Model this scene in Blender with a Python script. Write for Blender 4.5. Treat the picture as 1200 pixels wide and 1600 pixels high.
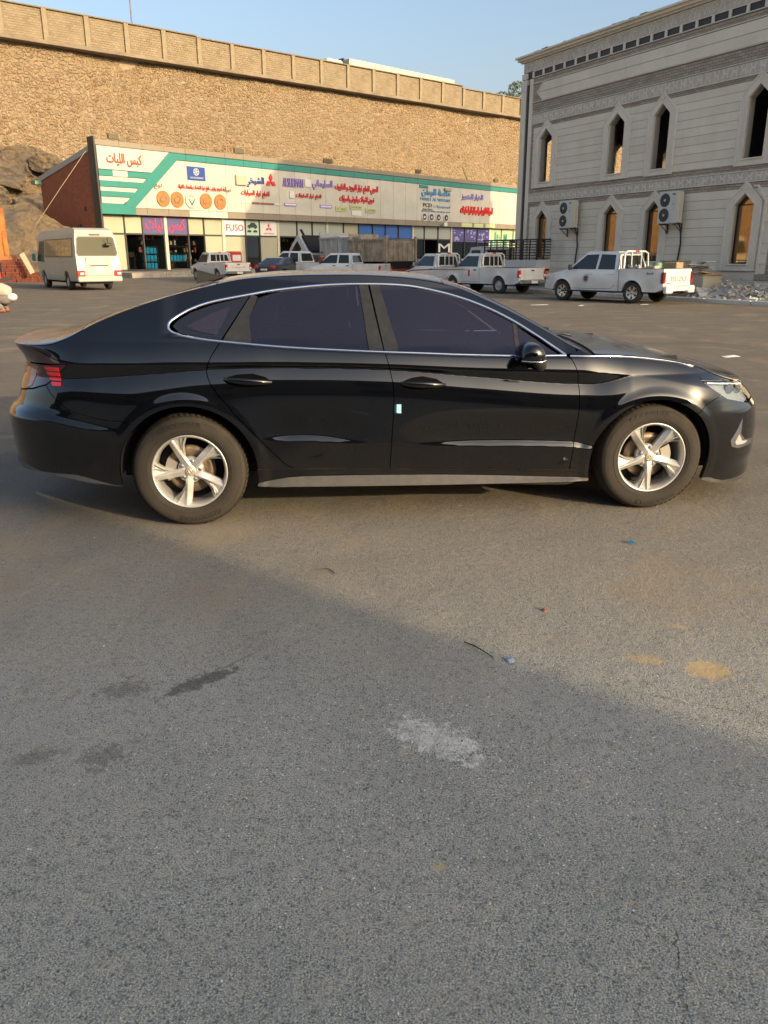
import bpy, math, random
import numpy as np
from mathutils import Vector, Matrix
PI = math.pi
R = math.radians
random.seed(7)
rng = np.random.default_rng(5)
sc = bpy.context.scene
C = sc.collection
for o in list(bpy.data.objects): bpy.data.objects.remove(o)

# ================================================================ camera, sky, sun, exposure
cam = bpy.data.cameras.new('camera'); camo = bpy.data.objects.new('camera', cam); C.objects.link(camo)
cam.sensor_fit = 'VERTICAL'; cam.sensor_height = 36.0; cam.lens = 1242.0/1600*36
cam.clip_start = .05; cam.clip_end = 2000
camo.location = (0, 0, 1.551)
camo.rotation_euler = (Matrix.Rotation(R(90-17.91), 3, 'X') @ Matrix.Rotation(R(-.22), 3, 'Z')).to_euler()
sc.camera = camo
SUN_EL, SUN_AZ = 16.0, 129.7          # azimuth clockwise from +Y
SUN_DIR = Vector((math.sin(R(SUN_AZ))*math.cos(R(SUN_EL)), math.cos(R(SUN_AZ))*math.cos(R(SUN_EL)), math.sin(R(SUN_EL))))
w = bpy.data.worlds.new('World'); sc.world = w; w.use_nodes = True
wn = w.node_tree; bg = wn.nodes['Background']
sky = wn.nodes.new('ShaderNodeTexSky'); sky.sky_type = 'NISHITA'; sky.sun_disc = False
sky.sun_elevation = R(SUN_EL); sky.sun_rotation = R(SUN_AZ); sky.altitude = 300; sky.air_density = 1.0; sky.dust_density = 7.2; sky.ozone_density = 1.0
# pale dust haze towards the horizon, all the way round
wtc = wn.nodes.new('ShaderNodeTexCoord'); wse = wn.nodes.new('ShaderNodeSeparateXYZ'); wmr = wn.nodes.new('ShaderNodeMapRange'); wmr.interpolation_type = 'SMOOTHSTEP'
wmr.inputs[1].default_value = .26; wmr.inputs[2].default_value = -.02; wmx = wn.nodes.new('ShaderNodeMix'); wmx.data_type = 'RGBA'; wmx.inputs[7].default_value = (1.95, 2.15, 2.2, 1)
wn.links.new(wtc.outputs['Generated'], wse.inputs[0]); wn.links.new(wse.outputs[2], wmr.inputs[0]); wn.links.new(wmr.outputs[0], wmx.inputs[0]); wn.links.new(sky.outputs[0], wmx.inputs[6])
wn.links.new(wmx.outputs[2], bg.inputs[0]); bg.inputs[1].default_value = .15
sl = bpy.data.lights.new('sun', 'SUN'); sl.energy = 2.3; sl.angle = R(.53); sl.color = (1.0, .76, .47)
so = bpy.data.objects.new('sun', sl); C.objects.link(so); so.rotation_euler = (-SUN_DIR).to_track_quat('-Z', 'Y').to_euler(); so.location = SUN_DIR*60
sc.view_settings.view_transform = 'Standard'; sc.view_settings.look = 'None'; sc.view_settings.gamma = 1
sc.view_settings.use_curve_mapping = False
sc.view_settings.exposure = 1.05
sc.render.engine = 'CYCLES'
sc.cycles.max_bounces = 8; sc.cycles.transparent_max_bounces = 12

# ================================================================ materials
MATS = {}
def mat(name, col, rough=.6, metal=0.0, spec=.5, coat=0.0, noise=None, bump=None, emit=None, alpha=None, col2=None, nscale=4.0, ndetail=6, coords='Object'):
    """Principled material; noise = amount of mottling towards col2 (or darker), bump = (scale, strength, distance)."""
    if name in MATS: return MATS[name]
    m = bpy.data.materials.new(name); m.use_nodes = True; nt = m.node_tree; b = nt.nodes['Principled BSDF']
    b.inputs['Base Color'].default_value = (*col, 1); b.inputs['Roughness'].default_value = rough
    b.inputs['Metallic'].default_value = metal; b.inputs['Specular IOR Level'].default_value = spec
    b.inputs['Coat Weight'].default_value = coat; b.inputs['Coat Roughness'].default_value = .03
    if emit: b.inputs['Emission Color'].default_value = (*emit[0], 1); b.inputs['Emission Strength'].default_value = emit[1]
    tc = nt.nodes.new('ShaderNodeTexCoord')
    if noise:
        n = nt.nodes.new('ShaderNodeTexNoise'); n.inputs['Scale'].default_value = nscale; n.inputs['Detail'].default_value = ndetail; n.inputs['Roughness'].default_value = .65
        nt.links.new(tc.outputs[coords], n.inputs['Vector'])
        r = nt.nodes.new('ShaderNodeMapRange'); r.inputs[1].default_value = .35; r.inputs[2].default_value = .68
        nt.links.new(n.outputs[0], r.inputs[0])
        x = nt.nodes.new('ShaderNodeMix'); x.data_type = 'RGBA'
        c2 = col2 or tuple(c*(1-noise) for c in col)
        x.inputs[6].default_value = (*col, 1); x.inputs[7].default_value = (*c2, 1)
        nt.links.new(r.outputs[0], x.inputs[0]); nt.links.new(x.outputs[2], b.inputs['Base Color'])
        rr = nt.nodes.new('ShaderNodeMapRange'); rr.inputs[3].default_value = max(0, rough-.08); rr.inputs[4].default_value = min(1, rough+.12)
        nt.links.new(n.outputs[0], rr.inputs[0]); nt.links.new(rr.outputs[0], b.inputs['Roughness'])
    if bump:
        n2 = nt.nodes.new('ShaderNodeTexNoise'); n2.inputs['Scale'].default_value = bump[0]; n2.inputs['Detail'].default_value = 8
        nt.links.new(tc.outputs[coords], n2.inputs['Vector'])
        bp = nt.nodes.new('ShaderNodeBump'); bp.inputs['Strength'].default_value = bump[1]; bp.inputs['Distance'].default_value = bump[2]
        nt.links.new(n2.outputs[0], bp.inputs['Height']); nt.links.new(bp.outputs[0], b.inputs['Normal'])
    MATS[name] = m
    return m
class NT:
    """Small node graph writer."""
    def __init__(s, name):
        s.m = bpy.data.materials.new(name); s.m.use_nodes = True; s.t = s.m.node_tree; s.b = s.t.nodes['Principled BSDF']
        s.tc = s.t.nodes.new('ShaderNodeTexCoord'); MATS[name] = s.m
    def n(s, kind, **kw):
        x = s.t.nodes.new('ShaderNode' + kind)
        for k, v in kw.items(): setattr(x, k, v)
        return x
    def l(s, a, b): s.t.links.new(a, b)
    def setin(s, sock, v):
        if hasattr(v, 'is_output') or hasattr(v, 'links'): s.l(v, sock)
        else: sock.default_value = v
    def math(s, op, a, b=0.0, c=0.0, clamp=False):
        x = s.n('Math', operation=op); x.use_clamp = clamp
        for i, v in enumerate((a, b, c)): s.setin(x.inputs[i], v)
        return x.outputs[0]
    def mix(s, f, a, b):
        x = s.n('Mix', data_type='RGBA'); s.setin(x.inputs[0], f)
        for i, v in ((6, a), (7, b)):
            if isinstance(v, tuple): v = (*v, 1) if len(v) == 3 else v
            s.setin(x.inputs[i], v)
        return x.outputs[2]
    def rng(s, v, a, b, c=0.0, d=1.0, smooth=True):
        x = s.n('MapRange'); x.interpolation_type = 'SMOOTHSTEP' if smooth else 'LINEAR'
        s.setin(x.inputs[0], v)
        for i, k in enumerate((a, b, c, d)): x.inputs[i+1].default_value = k
        return x.outputs[0]
    def noise(s, scale, detail=6, rough=.6, vec=None, dist=0.0):
        x = s.n('TexNoise'); x.inputs['Scale'].default_value = scale; x.inputs['Detail'].default_value = detail; x.inputs['Roughness'].default_value = rough; x.inputs['Distortion'].default_value = dist
        s.l(vec or s.tc.outputs['Object'], x.inputs['Vector']); return x.outputs[0]
    def voro(s, scale, feature='F1', vec=None, out=0, rand=1.0):
        x = s.n('TexVoronoi', feature=feature); x.inputs['Scale'].default_value = scale; x.inputs['Randomness'].default_value = rand
        s.l(vec or s.tc.outputs['Object'], x.inputs['Vector']); return x.outputs[out]
    def mapping(s, scale=(1, 1, 1), loc=(0, 0, 0), rot=(0, 0, 0), src='Object'):
        x = s.n('Mapping'); x.inputs['Scale'].default_value = scale; x.inputs['Location'].default_value = loc; x.inputs['Rotation'].default_value = rot
        s.l(s.tc.outputs[src], x.inputs[0]); return x.outputs[0]
    def bump(s, h, strength=.5, dist=.02, normal=None):
        x = s.n('Bump'); x.inputs['Strength'].default_value = strength; x.inputs['Distance'].default_value = dist
        s.l(h, x.inputs['Height'])
        if normal is not None: s.l(normal, x.inputs['Normal'])
        return x.outputs[0]

def glassy(name, tint, tr_amt=.9, rough=.02, ior=1.45):
    m = bpy.data.materials.new(name); m.use_nodes = True; t = m.node_tree; t.nodes.remove(t.nodes['Principled BSDF'])
    a = t.nodes.new('ShaderNodeBsdfTransparent'); a.inputs[0].default_value = (*tint, 1); gq = t.nodes.new('ShaderNodeBsdfGlossy'); gq.inputs['Roughness'].default_value = rough
    f = t.nodes.new('ShaderNodeFresnel'); f.inputs[0].default_value = ior; x = t.nodes.new('ShaderNodeMixShader'); t.links.new(f.outputs[0], x.inputs[0]); t.links.new(a.outputs[0], x.inputs[1]); t.links.new(gq.outputs[0], x.inputs[2]); t.links.new(x.outputs[0], t.nodes['Material Output'].inputs[0]); MATS[name] = m; return m

# ================================================================ mesh helpers
class MB:
    """Collects shapes; build() links them as one mesh object."""
    def __init__(s): s.v = []; s.f = []; s.m = []; s.sm = []
    def add(s, vs, fs, mi=0, smooth=False):
        k = len(s.v); s.v.extend([tuple(map(float, p)) for p in vs])
        for f in fs: s.f.append(tuple(i + k for i in f)); s.m.append(mi); s.sm.append(smooth)
        return s
    def xf(s, M):
        s.v = [tuple(M @ Vector(p)) for p in s.v]; return s
    def box(s, x0, x1, y0, y1, z0, z1, mi=0, bev=0.0):
        if bev <= 0:
            vs = [(x, y, z) for z in (z0, z1) for y in (y0, y1) for x in (x0, x1)]
            return s.add(vs, [(0, 2, 3, 1), (4, 5, 7, 6), (0, 1, 5, 4), (2, 6, 7, 3), (0, 4, 6, 2), (1, 3, 7, 5)], mi)
        b = min(bev, (x1-x0)/2.01, (y1-y0)/2.01, (z1-z0)/2.01); vs = []; idx = {}
        for a in (0, 1):
            for c in (0, 1):
                for d in (0, 1):
                    X, Y, Z = (x0, x1)[a], (y0, y1)[c], (z0, z1)[d]; sx, sy, sz = (1, -1)[a]*b, (1, -1)[c]*b, (1, -1)[d]*b
                    idx[a, c, d] = [len(vs), len(vs)+1, len(vs)+2]
                    vs += [(X, Y+sy, Z+sz), (X+sx, Y, Z+sz), (X+sx, Y+sy, Z)]
        fs = []
        def q(ax, side):
            o = [k for k in range(3) if k != ax]; r = []
            for p, t in ((0, 0), (1, 0), (1, 1), (0, 1)):
                key = [0, 0, 0]; key[ax] = side; key[o[0]] = p; key[o[1]] = t; r.append(idx[tuple(key)][ax])
            fs.append(tuple(r))
        for ax in range(3): q(ax, 0); q(ax, 1)
        for ax in range(3):
            o = [k for k in range(3) if k != ax]
            for p in (0, 1):
                for t in (0, 1):
                    k0 = [0, 0, 0]; k1 = [0, 0, 0]; k0[o[0]] = k1[o[0]] = p; k0[o[1]] = k1[o[1]] = t; k0[ax] = 0; k1[ax] = 1
                    fs.append((idx[tuple(k0)][o[0]], idx[tuple(k1)][o[0]], idx[tuple(k1)][o[1]], idx[tuple(k0)][o[1]]))
        for key in idx: fs.append(tuple(idx[key]))
        return s.add(vs, fs, mi)
    def cyl(s, p0, p1, r0, r1=None, n=16, mi=0, caps=True, smooth=True):
        r1 = r0 if r1 is None else r1; p0, p1 = Vector(p0), Vector(p1); d = (p1-p0).normalized()
        a = d.orthogonal().normalized(); b = d.cross(a); vs = []
        for p, r in ((p0, r0), (p1, r1)):
            for i in range(n): t = 2*PI*i/n; vs.append(p + a*math.cos(t)*r + b*math.sin(t)*r)
        s.add(vs, [(i, (i+1) % n, n+(i+1) % n, n+i) for i in range(n)], mi, smooth)
        if caps: s.add(vs, [tuple(range(n))[::-1], tuple(range(n, 2*n))], mi)
        return s
    def tube(s, pts, r, n=8, mi=0, closed=False, smooth=True, flat=None):
        P = [Vector(p) for p in pts]; N = len(P); vs = []; ref = None
        for i, p in enumerate(P):
            d = (P[(i+1) % N] - P[i-1]) if closed else (P[min(i+1, N-1)] - P[max(i-1, 0)])
            d.normalize(); ref = d.orthogonal().normalized() if ref is None else (ref - d*ref.dot(d)).normalized(); b = d.cross(ref)
            rr = r[i] if isinstance(r, (list, tuple)) else r
            for k in range(n): t = 2*PI*k/n; vs.append(p + ref*math.cos(t)*rr + b*math.sin(t)*rr)
        M = N if closed else N-1; fs = [(i*n+k, i*n+(k+1) % n, ((i+1) % N)*n+(k+1) % n, ((i+1) % N)*n+k) for i in range(M) for k in range(n)]
        s.add(vs, fs, mi, smooth)
        if not closed: s.add(vs, [tuple(range(n))[::-1], tuple(range((N-1)*n, N*n))], mi)
        return s
    def lathe(s, prof, n=48, mi=0, axis='y', smooth=True, closed=False):
        """prof: (radius, axial)"""
        vs = []
        for r, a in prof:
            for i in range(n):
                t = 2*PI*i/n
                vs.append((r*math.cos(t), a, r*math.sin(t)) if axis == 'y' else ((r*math.cos(t), r*math.sin(t), a) if axis == 'z' else (a, r*math.cos(t), r*math.sin(t))))
        m = len(prof); fs = [(j*n+i, j*n+(i+1) % n, ((j+1) % m)*n+(i+1) % n, ((j+1) % m)*n+i) for j in range(m if closed else m-1) for i in range(n)]
        return s.add(vs, fs, mi, smooth)
    def prism(s, poly, y0, y1, mi=0, axis='y', caps=True):
        """Extrude a 2D polygon; axis y: poly is (x, z); axis x: (y, z); axis z: (x, y)."""
        f = {'y': lambda a, b, c: (a, c, b), 'x': lambda a, b, c: (c, a, b), 'z': lambda a, b, c: (a, b, c)}[axis]
        n = len(poly); vs = [f(a, b, y0) for a, b in poly] + [f(a, b, y1) for a, b in poly]
        fs = [(i, (i+1) % n, n+(i+1) % n, n+i) for i in range(n)]
        if caps: fs += [tuple(range(n))[::-1], tuple(range(n, 2*n))]
        return s.add(vs, fs, mi)
    def mesh(s, name, mats):
        me = bpy.data.meshes.new(name); me.from_pydata(s.v, [], s.f)
        for m in (mats if isinstance(mats, (list, tuple)) else [mats]): me.materials.append(m)
        me.polygons.foreach_set('material_index', s.m); me.polygons.foreach_set('use_smooth', s.sm)
        me.validate(); me.update(); return me
    def build(s, name, mats, parent=None, fix=True, loc=None, rot=None):
        me = s.mesh(name, mats)
        if fix: fixn(me)
        return obj(name, me, parent, loc, rot)
def fixn(me):
    import bmesh
    b = bmesh.new(); b.from_mesh(me); bmesh.ops.recalc_face_normals(b, faces=b.faces); b.to_mesh(me); b.free()
def obj(name, data, parent=None, loc=None, rot=None):
    o = bpy.data.objects.new(name, data); C.objects.link(o)
    if parent is not None: o.parent = parent
    if loc is not None: o.location = loc
    if rot is not None: o.rotation_euler = rot
    return o
def tag(o, label=None, cat=None, group=None, kind=None):
    if label: o['label'] = label
    if cat: o['category'] = cat
    if group: o['group'] = group
    if kind: o['kind'] = kind
    return o
def thing(name, label, cat, loc=(0, 0, 0), rz=0.0, group=None):
    o = bpy.data.objects.new(name, None); C.objects.link(o); o.empty_display_size = .3
    o.location = loc; o.rotation_euler = (0, 0, rz); return tag(o, label, cat, group)
def copy_tree(root, loc, rz, label, parent=None):
    c = root.copy(); C.objects.link(c); c.parent = parent
    if parent is None: c.location = loc; c.rotation_euler = (0, 0, rz); c['label'] = label
    for ch in root.children: copy_tree(ch, None, None, None, c)
    return c
def sstep(a, b, v):
    t = min(1, max(0, (v-a)/(b-a))); return t*t*(3-2*t)
def zg(x, y):
    """Height of the asphalt: flat near the camera, falling a little to the far right."""
    return -.15*sstep(12, 30, y)*sstep(-8, 5, x)

# ---------------------------------------------------------------- lettering (Blender's own font), Arabic letters joined by rule
_AR = {'ا': 'FE8D FE8E', 'أ': 'FE83 FE84', 'ب': 'FE8F FE90 FE91 FE92', 'ت': 'FE95 FE96 FE97 FE98', 'ة': 'FE93 FE94', 'ث': 'FE99 FE9A FE9B FE9C', 'ج': 'FE9D FE9E FE9F FEA0', 'ح': 'FEA1 FEA2 FEA3 FEA4', 'خ': 'FEA5 FEA6 FEA7 FEA8', 'د': 'FEA9 FEAA', 'ذ': 'FEAB FEAC', 'ر': 'FEAD FEAE', 'ز': 'FEAF FEB0', 'س': 'FEB1 FEB2 FEB3 FEB4', 'ش': 'FEB5 FEB6 FEB7 FEB8', 'ص': 'FEB9 FEBA FEBB FEBC', 'ض': 'FEBD FEBE FEBF FEC0', 'ط': 'FEC1 FEC2 FEC3 FEC4', 'ظ': 'FEC5 FEC6 FEC7 FEC8', 'ع': 'FEC9 FECA FECB FECC', 'غ': 'FECD FECE FECF FED0', 'ف': 'FED1 FED2 FED3 FED4', 'ق': 'FED5 FED6 FED7 FED8', 'ك': 'FED9 FEDA FEDB FEDC', 'ل': 'FEDD FEDE FEDF FEE0', 'م': 'FEE1 FEE2 FEE3 FEE4', 'ن': 'FEE5 FEE6 FEE7 FEE8', 'ه': 'FEE9 FEEA FEEB FEEC', 'و': 'FEED FEEE', 'ي': 'FEF1 FEF2 FEF3 FEF4', 'ى': 'FEEF FEF0', 'ء': 'FE80', 'ئ': 'FE89 FE8A FE8B FE8C'}
_AR = {k: [chr(int(h, 16)) for h in v.split()] for k, v in _AR.items()}
def arabic(t):
    out = []
    for i, ch in enumerate(t):
        if ch not in _AR: out.append(ch); continue
        f = _AR[ch]; pv = t[i-1] if i else ' '; nx = t[i+1] if i+1 < len(t) else ' '
        jp = pv in _AR and len(_AR[pv]) == 4; jn = nx in _AR and len(_AR[nx]) > 1 and len(f) == 4
        out.append(f[3] if jp and jn else (f[1] if jp and len(f) > 1 else (f[2] if jn else f[0])))
    return ''.join(reversed(out))
_FONT_CACHE = {}
def glyphs(body, extrude=0.0, bold=0.0, res=3):
    """(verts, faces, width, y0, y1) of a word as a flat or raised mesh, letter height about 1."""
    key = (body, extrude, bold, res)
    if key in _FONT_CACHE: return _FONT_CACHE[key]
    if any(ch in _AR for ch in body): txt = arabic(body)
    else: txt = body
    cu = bpy.data.curves.new('lettering', 'FONT'); cu.body = txt; cu.size = 1; cu.extrude = extrude/2; cu.resolution_u = res; cu.offset = bold
    o = bpy.data.objects.new('lettering', cu)
    me = bpy.data.meshes.new_from_object(o)
    v = np.array([tuple(p.co) for p in me.vertices]).reshape(-1, 3); f = [tuple(p.vertices) for p in me.polygons]
    bpy.data.objects.remove(o); bpy.data.curves.remove(cu); bpy.data.meshes.remove(me)
    v[:, 0] -= v[:, 0].min(); v[:, 1] -= v[:, 1].min()
    r = (v, f, v[:, 0].max(), 0, v[:, 1].max()); _FONT_CACHE[key] = r
    return r
def put_text(mb, body, x0, x1, z0, z1, y, depth=.01, mi=0, bold=0.0, M=None):
    """Write into the rectangle x0..x1, z0..z1 on a plane facing -y at y; the letters stand out by depth."""
    v, f, w_, _, h = glyphs(body, 1.0, bold)
    vv = [(x0 + p[0]/w_*(x1-x0), y - depth/2 - p[2]*depth, z0 + p[1]/h*(z1-z0)) for p in v]
    if M is not None: vv = [tuple(M @ Vector(p)) for p in vv]
    mb.add(vv, f, mi); return mb

# ---------------------------------------------------------------- region mesher: fills a 2D outline with grid cells mapped onto a surface
def _clip(poly, x0, x1, y0, y1):
    for ax, val, keep in ((0, x0, 1), (0, x1, -1), (1, y0, 1), (1, y1, -1)):
        out = []; n = len(poly)
        if n == 0: return out
        for i in range(n):
            a, b = poly[i-1], poly[i]; da = (a[ax]-val)*keep; db = (b[ax]-val)*keep
            if (da >= 0) != (db >= 0):
                t = da/(da-db); p = [a[0]+(b[0]-a[0])*t, a[1]+(b[1]-a[1])*t]; p[ax] = val; out.append(tuple(p))
            if db >= 0: out.append(b)
        poly = out
    return poly
def shrink(poly, d):
    n = len(poly); ar = sum(poly[i-1][0]*poly[i][1]-poly[i][0]*poly[i-1][1] for i in range(n)); sg = 1 if ar > 0 else -1; out = []
    for i in range(n):
        a, b, c = poly[i-1], poly[i], poly[(i+1) % n]
        def nn(p, q):
            dx, dy = q[0]-p[0], q[1]-p[1]; l = math.hypot(dx, dy) or 1e-9; return (-dy/l*sg, dx/l*sg)
        n1, n2 = nn(a, b), nn(b, c); mx, my = n1[0]+n2[0], n1[1]+n2[1]; l2 = mx*mx+my*my
        if l2 < .15: out.append((b[0]+n1[0]*d, b[1]+n1[1]*d)); continue
        k = min(2*d/l2, 3*d); out.append((b[0]+mx*k, b[1]+my*k))
    return out
def region(poly, surf, step=.02, gap=.0025, lip=.02, off=0.0, holes=(), mirror=False, stepv=None):
    """Return (verts, faces, normals) of an outline in the surface's (u, v) plane, with a skirt turned inwards."""
    if gap: poly = shrink(poly, gap)
    sv = stepv or step
    P = np.array(poly); i0, i1 = math.floor(P[:, 0].min()/step), math.ceil(P[:, 0].max()/step); j0, j1 = math.floor(P[:, 1].min()/sv), math.ceil(P[:, 1].max()/sv)
    def inside(px, py, pl):
        r = np.zeros(px.shape, bool); n = len(pl)
        for a in range(n):
            (xa, ya), (xb, yb) = pl[a-1], pl[a]
            if ya == yb: continue
            c = ((ya > py) != (yb > py)) & (px < (xb-xa)*(py-ya)/(yb-ya)+xa); r ^= c
        return r
    gi, gj = np.meshgrid(np.arange(i0, i1+1)*step, np.arange(j0, j1+1)*sv, indexing='ij'); ins = inside(gi, gj, poly)
    crossed = set(); mixed = ins[:-1, :-1].astype(int)+ins[1:, :-1]+ins[:-1, 1:]+ins[1:, 1:]
    for ci, cj in zip(*np.nonzero((mixed > 0) & (mixed < 4))): crossed.add((int(ci), int(cj)))
    for a in range(len(poly)):
        p, q = np.array(poly[a-1]), np.array(poly[a]); k = int(np.ceil(max(abs(q-p)/np.array([step, sv]))*10))+1
        for t in np.linspace(0, 1, k+1):
            x = p+(q-p)*t; ci, cj = x[0]/step, x[1]/sv
            for e1 in (-1e-6, 1e-6):
                for e2 in (-1e-6, 1e-6): crossed.add((math.floor(ci+e1)-i0, math.floor(cj+e2)-j0))
    vid = {}; vs = []; fs = []
    def vert(p):
        k = (round(p[0], 6), round(p[1], 6))
        if k not in vid: vid[k] = len(vs); vs.append(k)
        return vid[k]
    for i in range(i1-i0):
        for j in range(j1-j0):
            x0, x1, y0, y1 = (i+i0)*step, (i+i0+1)*step, (j+j0)*sv, (j+j0+1)*sv
            if (i, j) in crossed:
                c = _clip(list(map(tuple, poly)), x0, x1, y0, y1)
                ids = []
                for p in c:
                    k = vert(p)
                    if not ids or ids[-1] != k: ids.append(k)
                if len(ids) > 1 and ids[0] == ids[-1]: ids.pop()
                if len(ids) >= 3 and len(set(ids)) == len(ids): fs.append(tuple(ids))
                elif len(set(ids)) >= 3:
                    s2 = []
                    [s2.append(k) for k in ids if k not in s2]
                    fs.append(tuple(s2))
            elif ins[i, j] and ins[i+1, j] and ins[i, j+1] and ins[i+1, j+1]:
                fs.append(tuple(vert(p) for p in ((x0, y0), (x1, y0), (x1, y1), (x0, y1))))
    U = np.array([p[0] for p in vs]); V = np.array([p[1] for p in vs]); e = .005
    X = surf(U, V); N = np.cross(surf(U+e, V)-surf(U-e, V), surf(U, V+e)-surf(U, V-e)); N /= np.linalg.norm(N, axis=1, keepdims=True)+1e-12
    # turn normals outwards from the car's middle
    sg = np.sign((N*(X-np.array([1.3, 0, .55]))).sum(1).mean()) or 1; N = N*sg
    X = X+N*off
    verts = [tuple(p) for p in X]; nors = [tuple(p) for p in N]; faces = list(fs)
    if lip:
        # boundary edges get a skirt
        cnt = {}
        for f in fs:
            for a in range(len(f)):
                k = (f[a-1], f[a]); cnt[k] = cnt.get(k, 0)+1
        bd = [(a, b) for (a, b) in cnt if (b, a) not in cnt]
        for a, b in bd:
            k = len(verts); va, vb = X[a], X[b]; na, nb = N[a], N[b]; side = np.cross(vb-va, na); l = np.linalg.norm(side)
            side = side/l if l > 1e-9 else na
            verts += [tuple(va), tuple(vb), tuple(vb-nb*lip), tuple(va-na*lip)]; nors += [tuple(side)]*4; faces.append((k, k+1, k+2, k+3))
    return verts, faces, nors
def region_obj(name, parent, m, poly, surf, both=True, **kw):
    if surf is S and 'step' not in kw: kw['step'] = .014; kw['stepv'] = .007
    """One part per side of the car (both=True), or both halves in one mesh (both='one')."""
    v, f, n = region(poly, surf, **kw); out = []
    def mk(v, f, n):
        me = bpy.data.meshes.new(name); me.from_pydata(v, [], f); me.materials.append(m)
        me.polygons.foreach_set('use_smooth', [True]*len(f)); me.update()
        if len(me.vertices) == len(n): me.normals_split_custom_set_from_vertices(n)
        return me
    vm = [(p[0], -p[1], p[2]) for p in v]; nm = [(p[0], -p[1], p[2]) for p in n]; fm = [tuple(reversed(q)) for q in f]
    # faces should wind with their normals
    def wind(v, f, n):
        V = np.array(v); o = []
        for q in f:
            a = V[list(q)]; c = np.zeros(3)
            for i in range(1, len(q)-1): c += np.cross(a[i]-a[0], a[i+1]-a[0])
            o.append(q if c @ np.array(n[q[0]]) >= 0 else tuple(reversed(q)))
        return o
    f = wind(v, f, n); fm = [tuple(reversed(q)) for q in f]
    if both == 'one':
        k = len(v); return [obj(name, mk(v+vm, f+[tuple(i+k for i in q) for q in fm], n+nm), parent)]
    out.append(obj(name, mk(v, f, n), parent))
    if both: out.append(obj(name, mk(vm, fm, nm), parent))
    return out
# ================================================================ ground
g = NT('asphalt')
wp = g.mapping()                       # object space = metres
sep = g.n('SeparateXYZ'); g.l(wp, sep.inputs[0]); gx, gy = sep.outputs[0], sep.outputs[1]
def ell(cx, cy, rx, ry, ang=0, soft=.35, wob=.35, ns=9.0):
    """1 inside a ragged ellipse on the ground."""
    n1 = g.noise(ns, 5, .7)
    dx = g.math('SUBTRACT', gx, cx); dy = g.math('SUBTRACT', gy, cy); ca, sa = math.cos(R(ang)), math.sin(R(ang))
    a = g.math('DIVIDE', g.math('ADD', g.math('MULTIPLY', dx, ca), g.math('MULTIPLY', dy, sa)), rx)
    b = g.math('DIVIDE', g.math('SUBTRACT', g.math('MULTIPLY', dy, ca), g.math('MULTIPLY', dx, sa)), ry)
    r = g.math('SQRT', g.math('ADD', g.math('MULTIPLY', a, a), g.math('MULTIPLY', b, b)))
    r = g.math('ADD', r, g.math('MULTIPLY', g.math('SUBTRACT', n1, .5), wob*4))
    return g.rng(r, 1-soft, 1+soft, 1, 0)
agg = g.voro(78, 'F1'); aggc = g.voro(78, 'F1', out=1); edge = g.voro(78, 'DISTANCE_TO_EDGE')
fine = g.noise(210, 4, .7); med = g.noise(26, 5, .65); big = g.noise(1.1, 5, .6); huge = g.noise(.16, 4, .55)
stone = g.rng(aggc, .0, 1.0)
c0 = g.mix(g.rng(fine, .32, .70), (.075, .079, .071), (.56, .55, .48))
hs = g.n('SeparateColor'); g.l(aggc, hs.inputs[0])
c1 = g.mix(g.math('MULTIPLY', g.math('MULTIPLY', g.rng(hs.outputs[0], .30, .60), .85), g.rng(g.math('ADD', agg, g.math('MULTIPLY', g.noise(130, 4, .7), .5)), .72, .42)), c0, (.095, .102, .108))
c1 = g.mix(g.math('MULTIPLY', g.rng(hs.outputs[1], .86, .90), g.rng(agg, .30, .18)), c1, (.42, .40, .36))
c1 = g.mix(g.math('MULTIPLY', g.rng(med, .48, .68), .45), c1, (.42, .395, .35)); c1 = g.mix(g.math('MULTIPLY', g.rng(g.noise(95, 5, .8), .54, .66), .6), c1, (.085, .088, .09)); c1 = g.mix(g.math('MULTIPLY', g.rng(g.noise(55, 6, .8), .56, .68), .6), c1, (.55, .52, .43)); c1 = g.mix(g.math('MULTIPLY', g.math('MULTIPLY', g.rng(g.noise(9, 6, .8), .56, .66), g.rng(g.noise(140, 4, .8), .50, .60)), .8), c1, (.56, .47, .28)); c1 = g.mix(g.math('MULTIPLY', g.rng(g.noise(30, 4, .6, dist=.4), .56, .66), .35), c1, (.075, .082, .086))
c1 = g.mix(g.math('MULTIPLY', g.rng(big, .45, .75), .33), c1, (.35, .32, .27))
c1 = g.mix(g.math('MULTIPLY', g.rng(g.noise(3.2, 6, .7), .55, .75), .30), c1, (.16, .16, .168))
# tyre-worn streaks and dust drifts lying across the lot farther away
st = g.noise(1.0, 6, .65, vec=g.mapping(scale=(.22, 1.6, 1), rot=(0, 0, R(4)))); far = g.rng(gy, 7, 16)
c1 = g.mix(g.math('MULTIPLY', g.math('MULTIPLY', g.rng(st, .48, .66), far), .55), c1, (.40, .33, .235))
c1 = g.mix(g.math('MULTIPLY', g.math('MULTIPLY', g.rng(st, .46, .32), far), .45), c1, (.14, .13, .12))
# the lot is darker and browner away from the camera
c1 = g.mix(g.math('MULTIPLY', g.rng(gy, 2.4, 7.0), .70), c1, g.mix(g.rng(big, .35, .65), (.062, .054, .043), (.108, .088, .063)))
c1 = g.mix(g.math('MULTIPLY', g.rng(gy, 2.3, 3.6), .24), c1, (.19, .14, .088))
c1 = g.mix(g.math('MULTIPLY', g.rng(g.noise(.9, 6, .7, dist=.8), .50, .66), g.math('MULTIPLY', g.rng(gy, 2.2, 4.0), .5)), c1, (.30, .235, .155))
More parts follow.
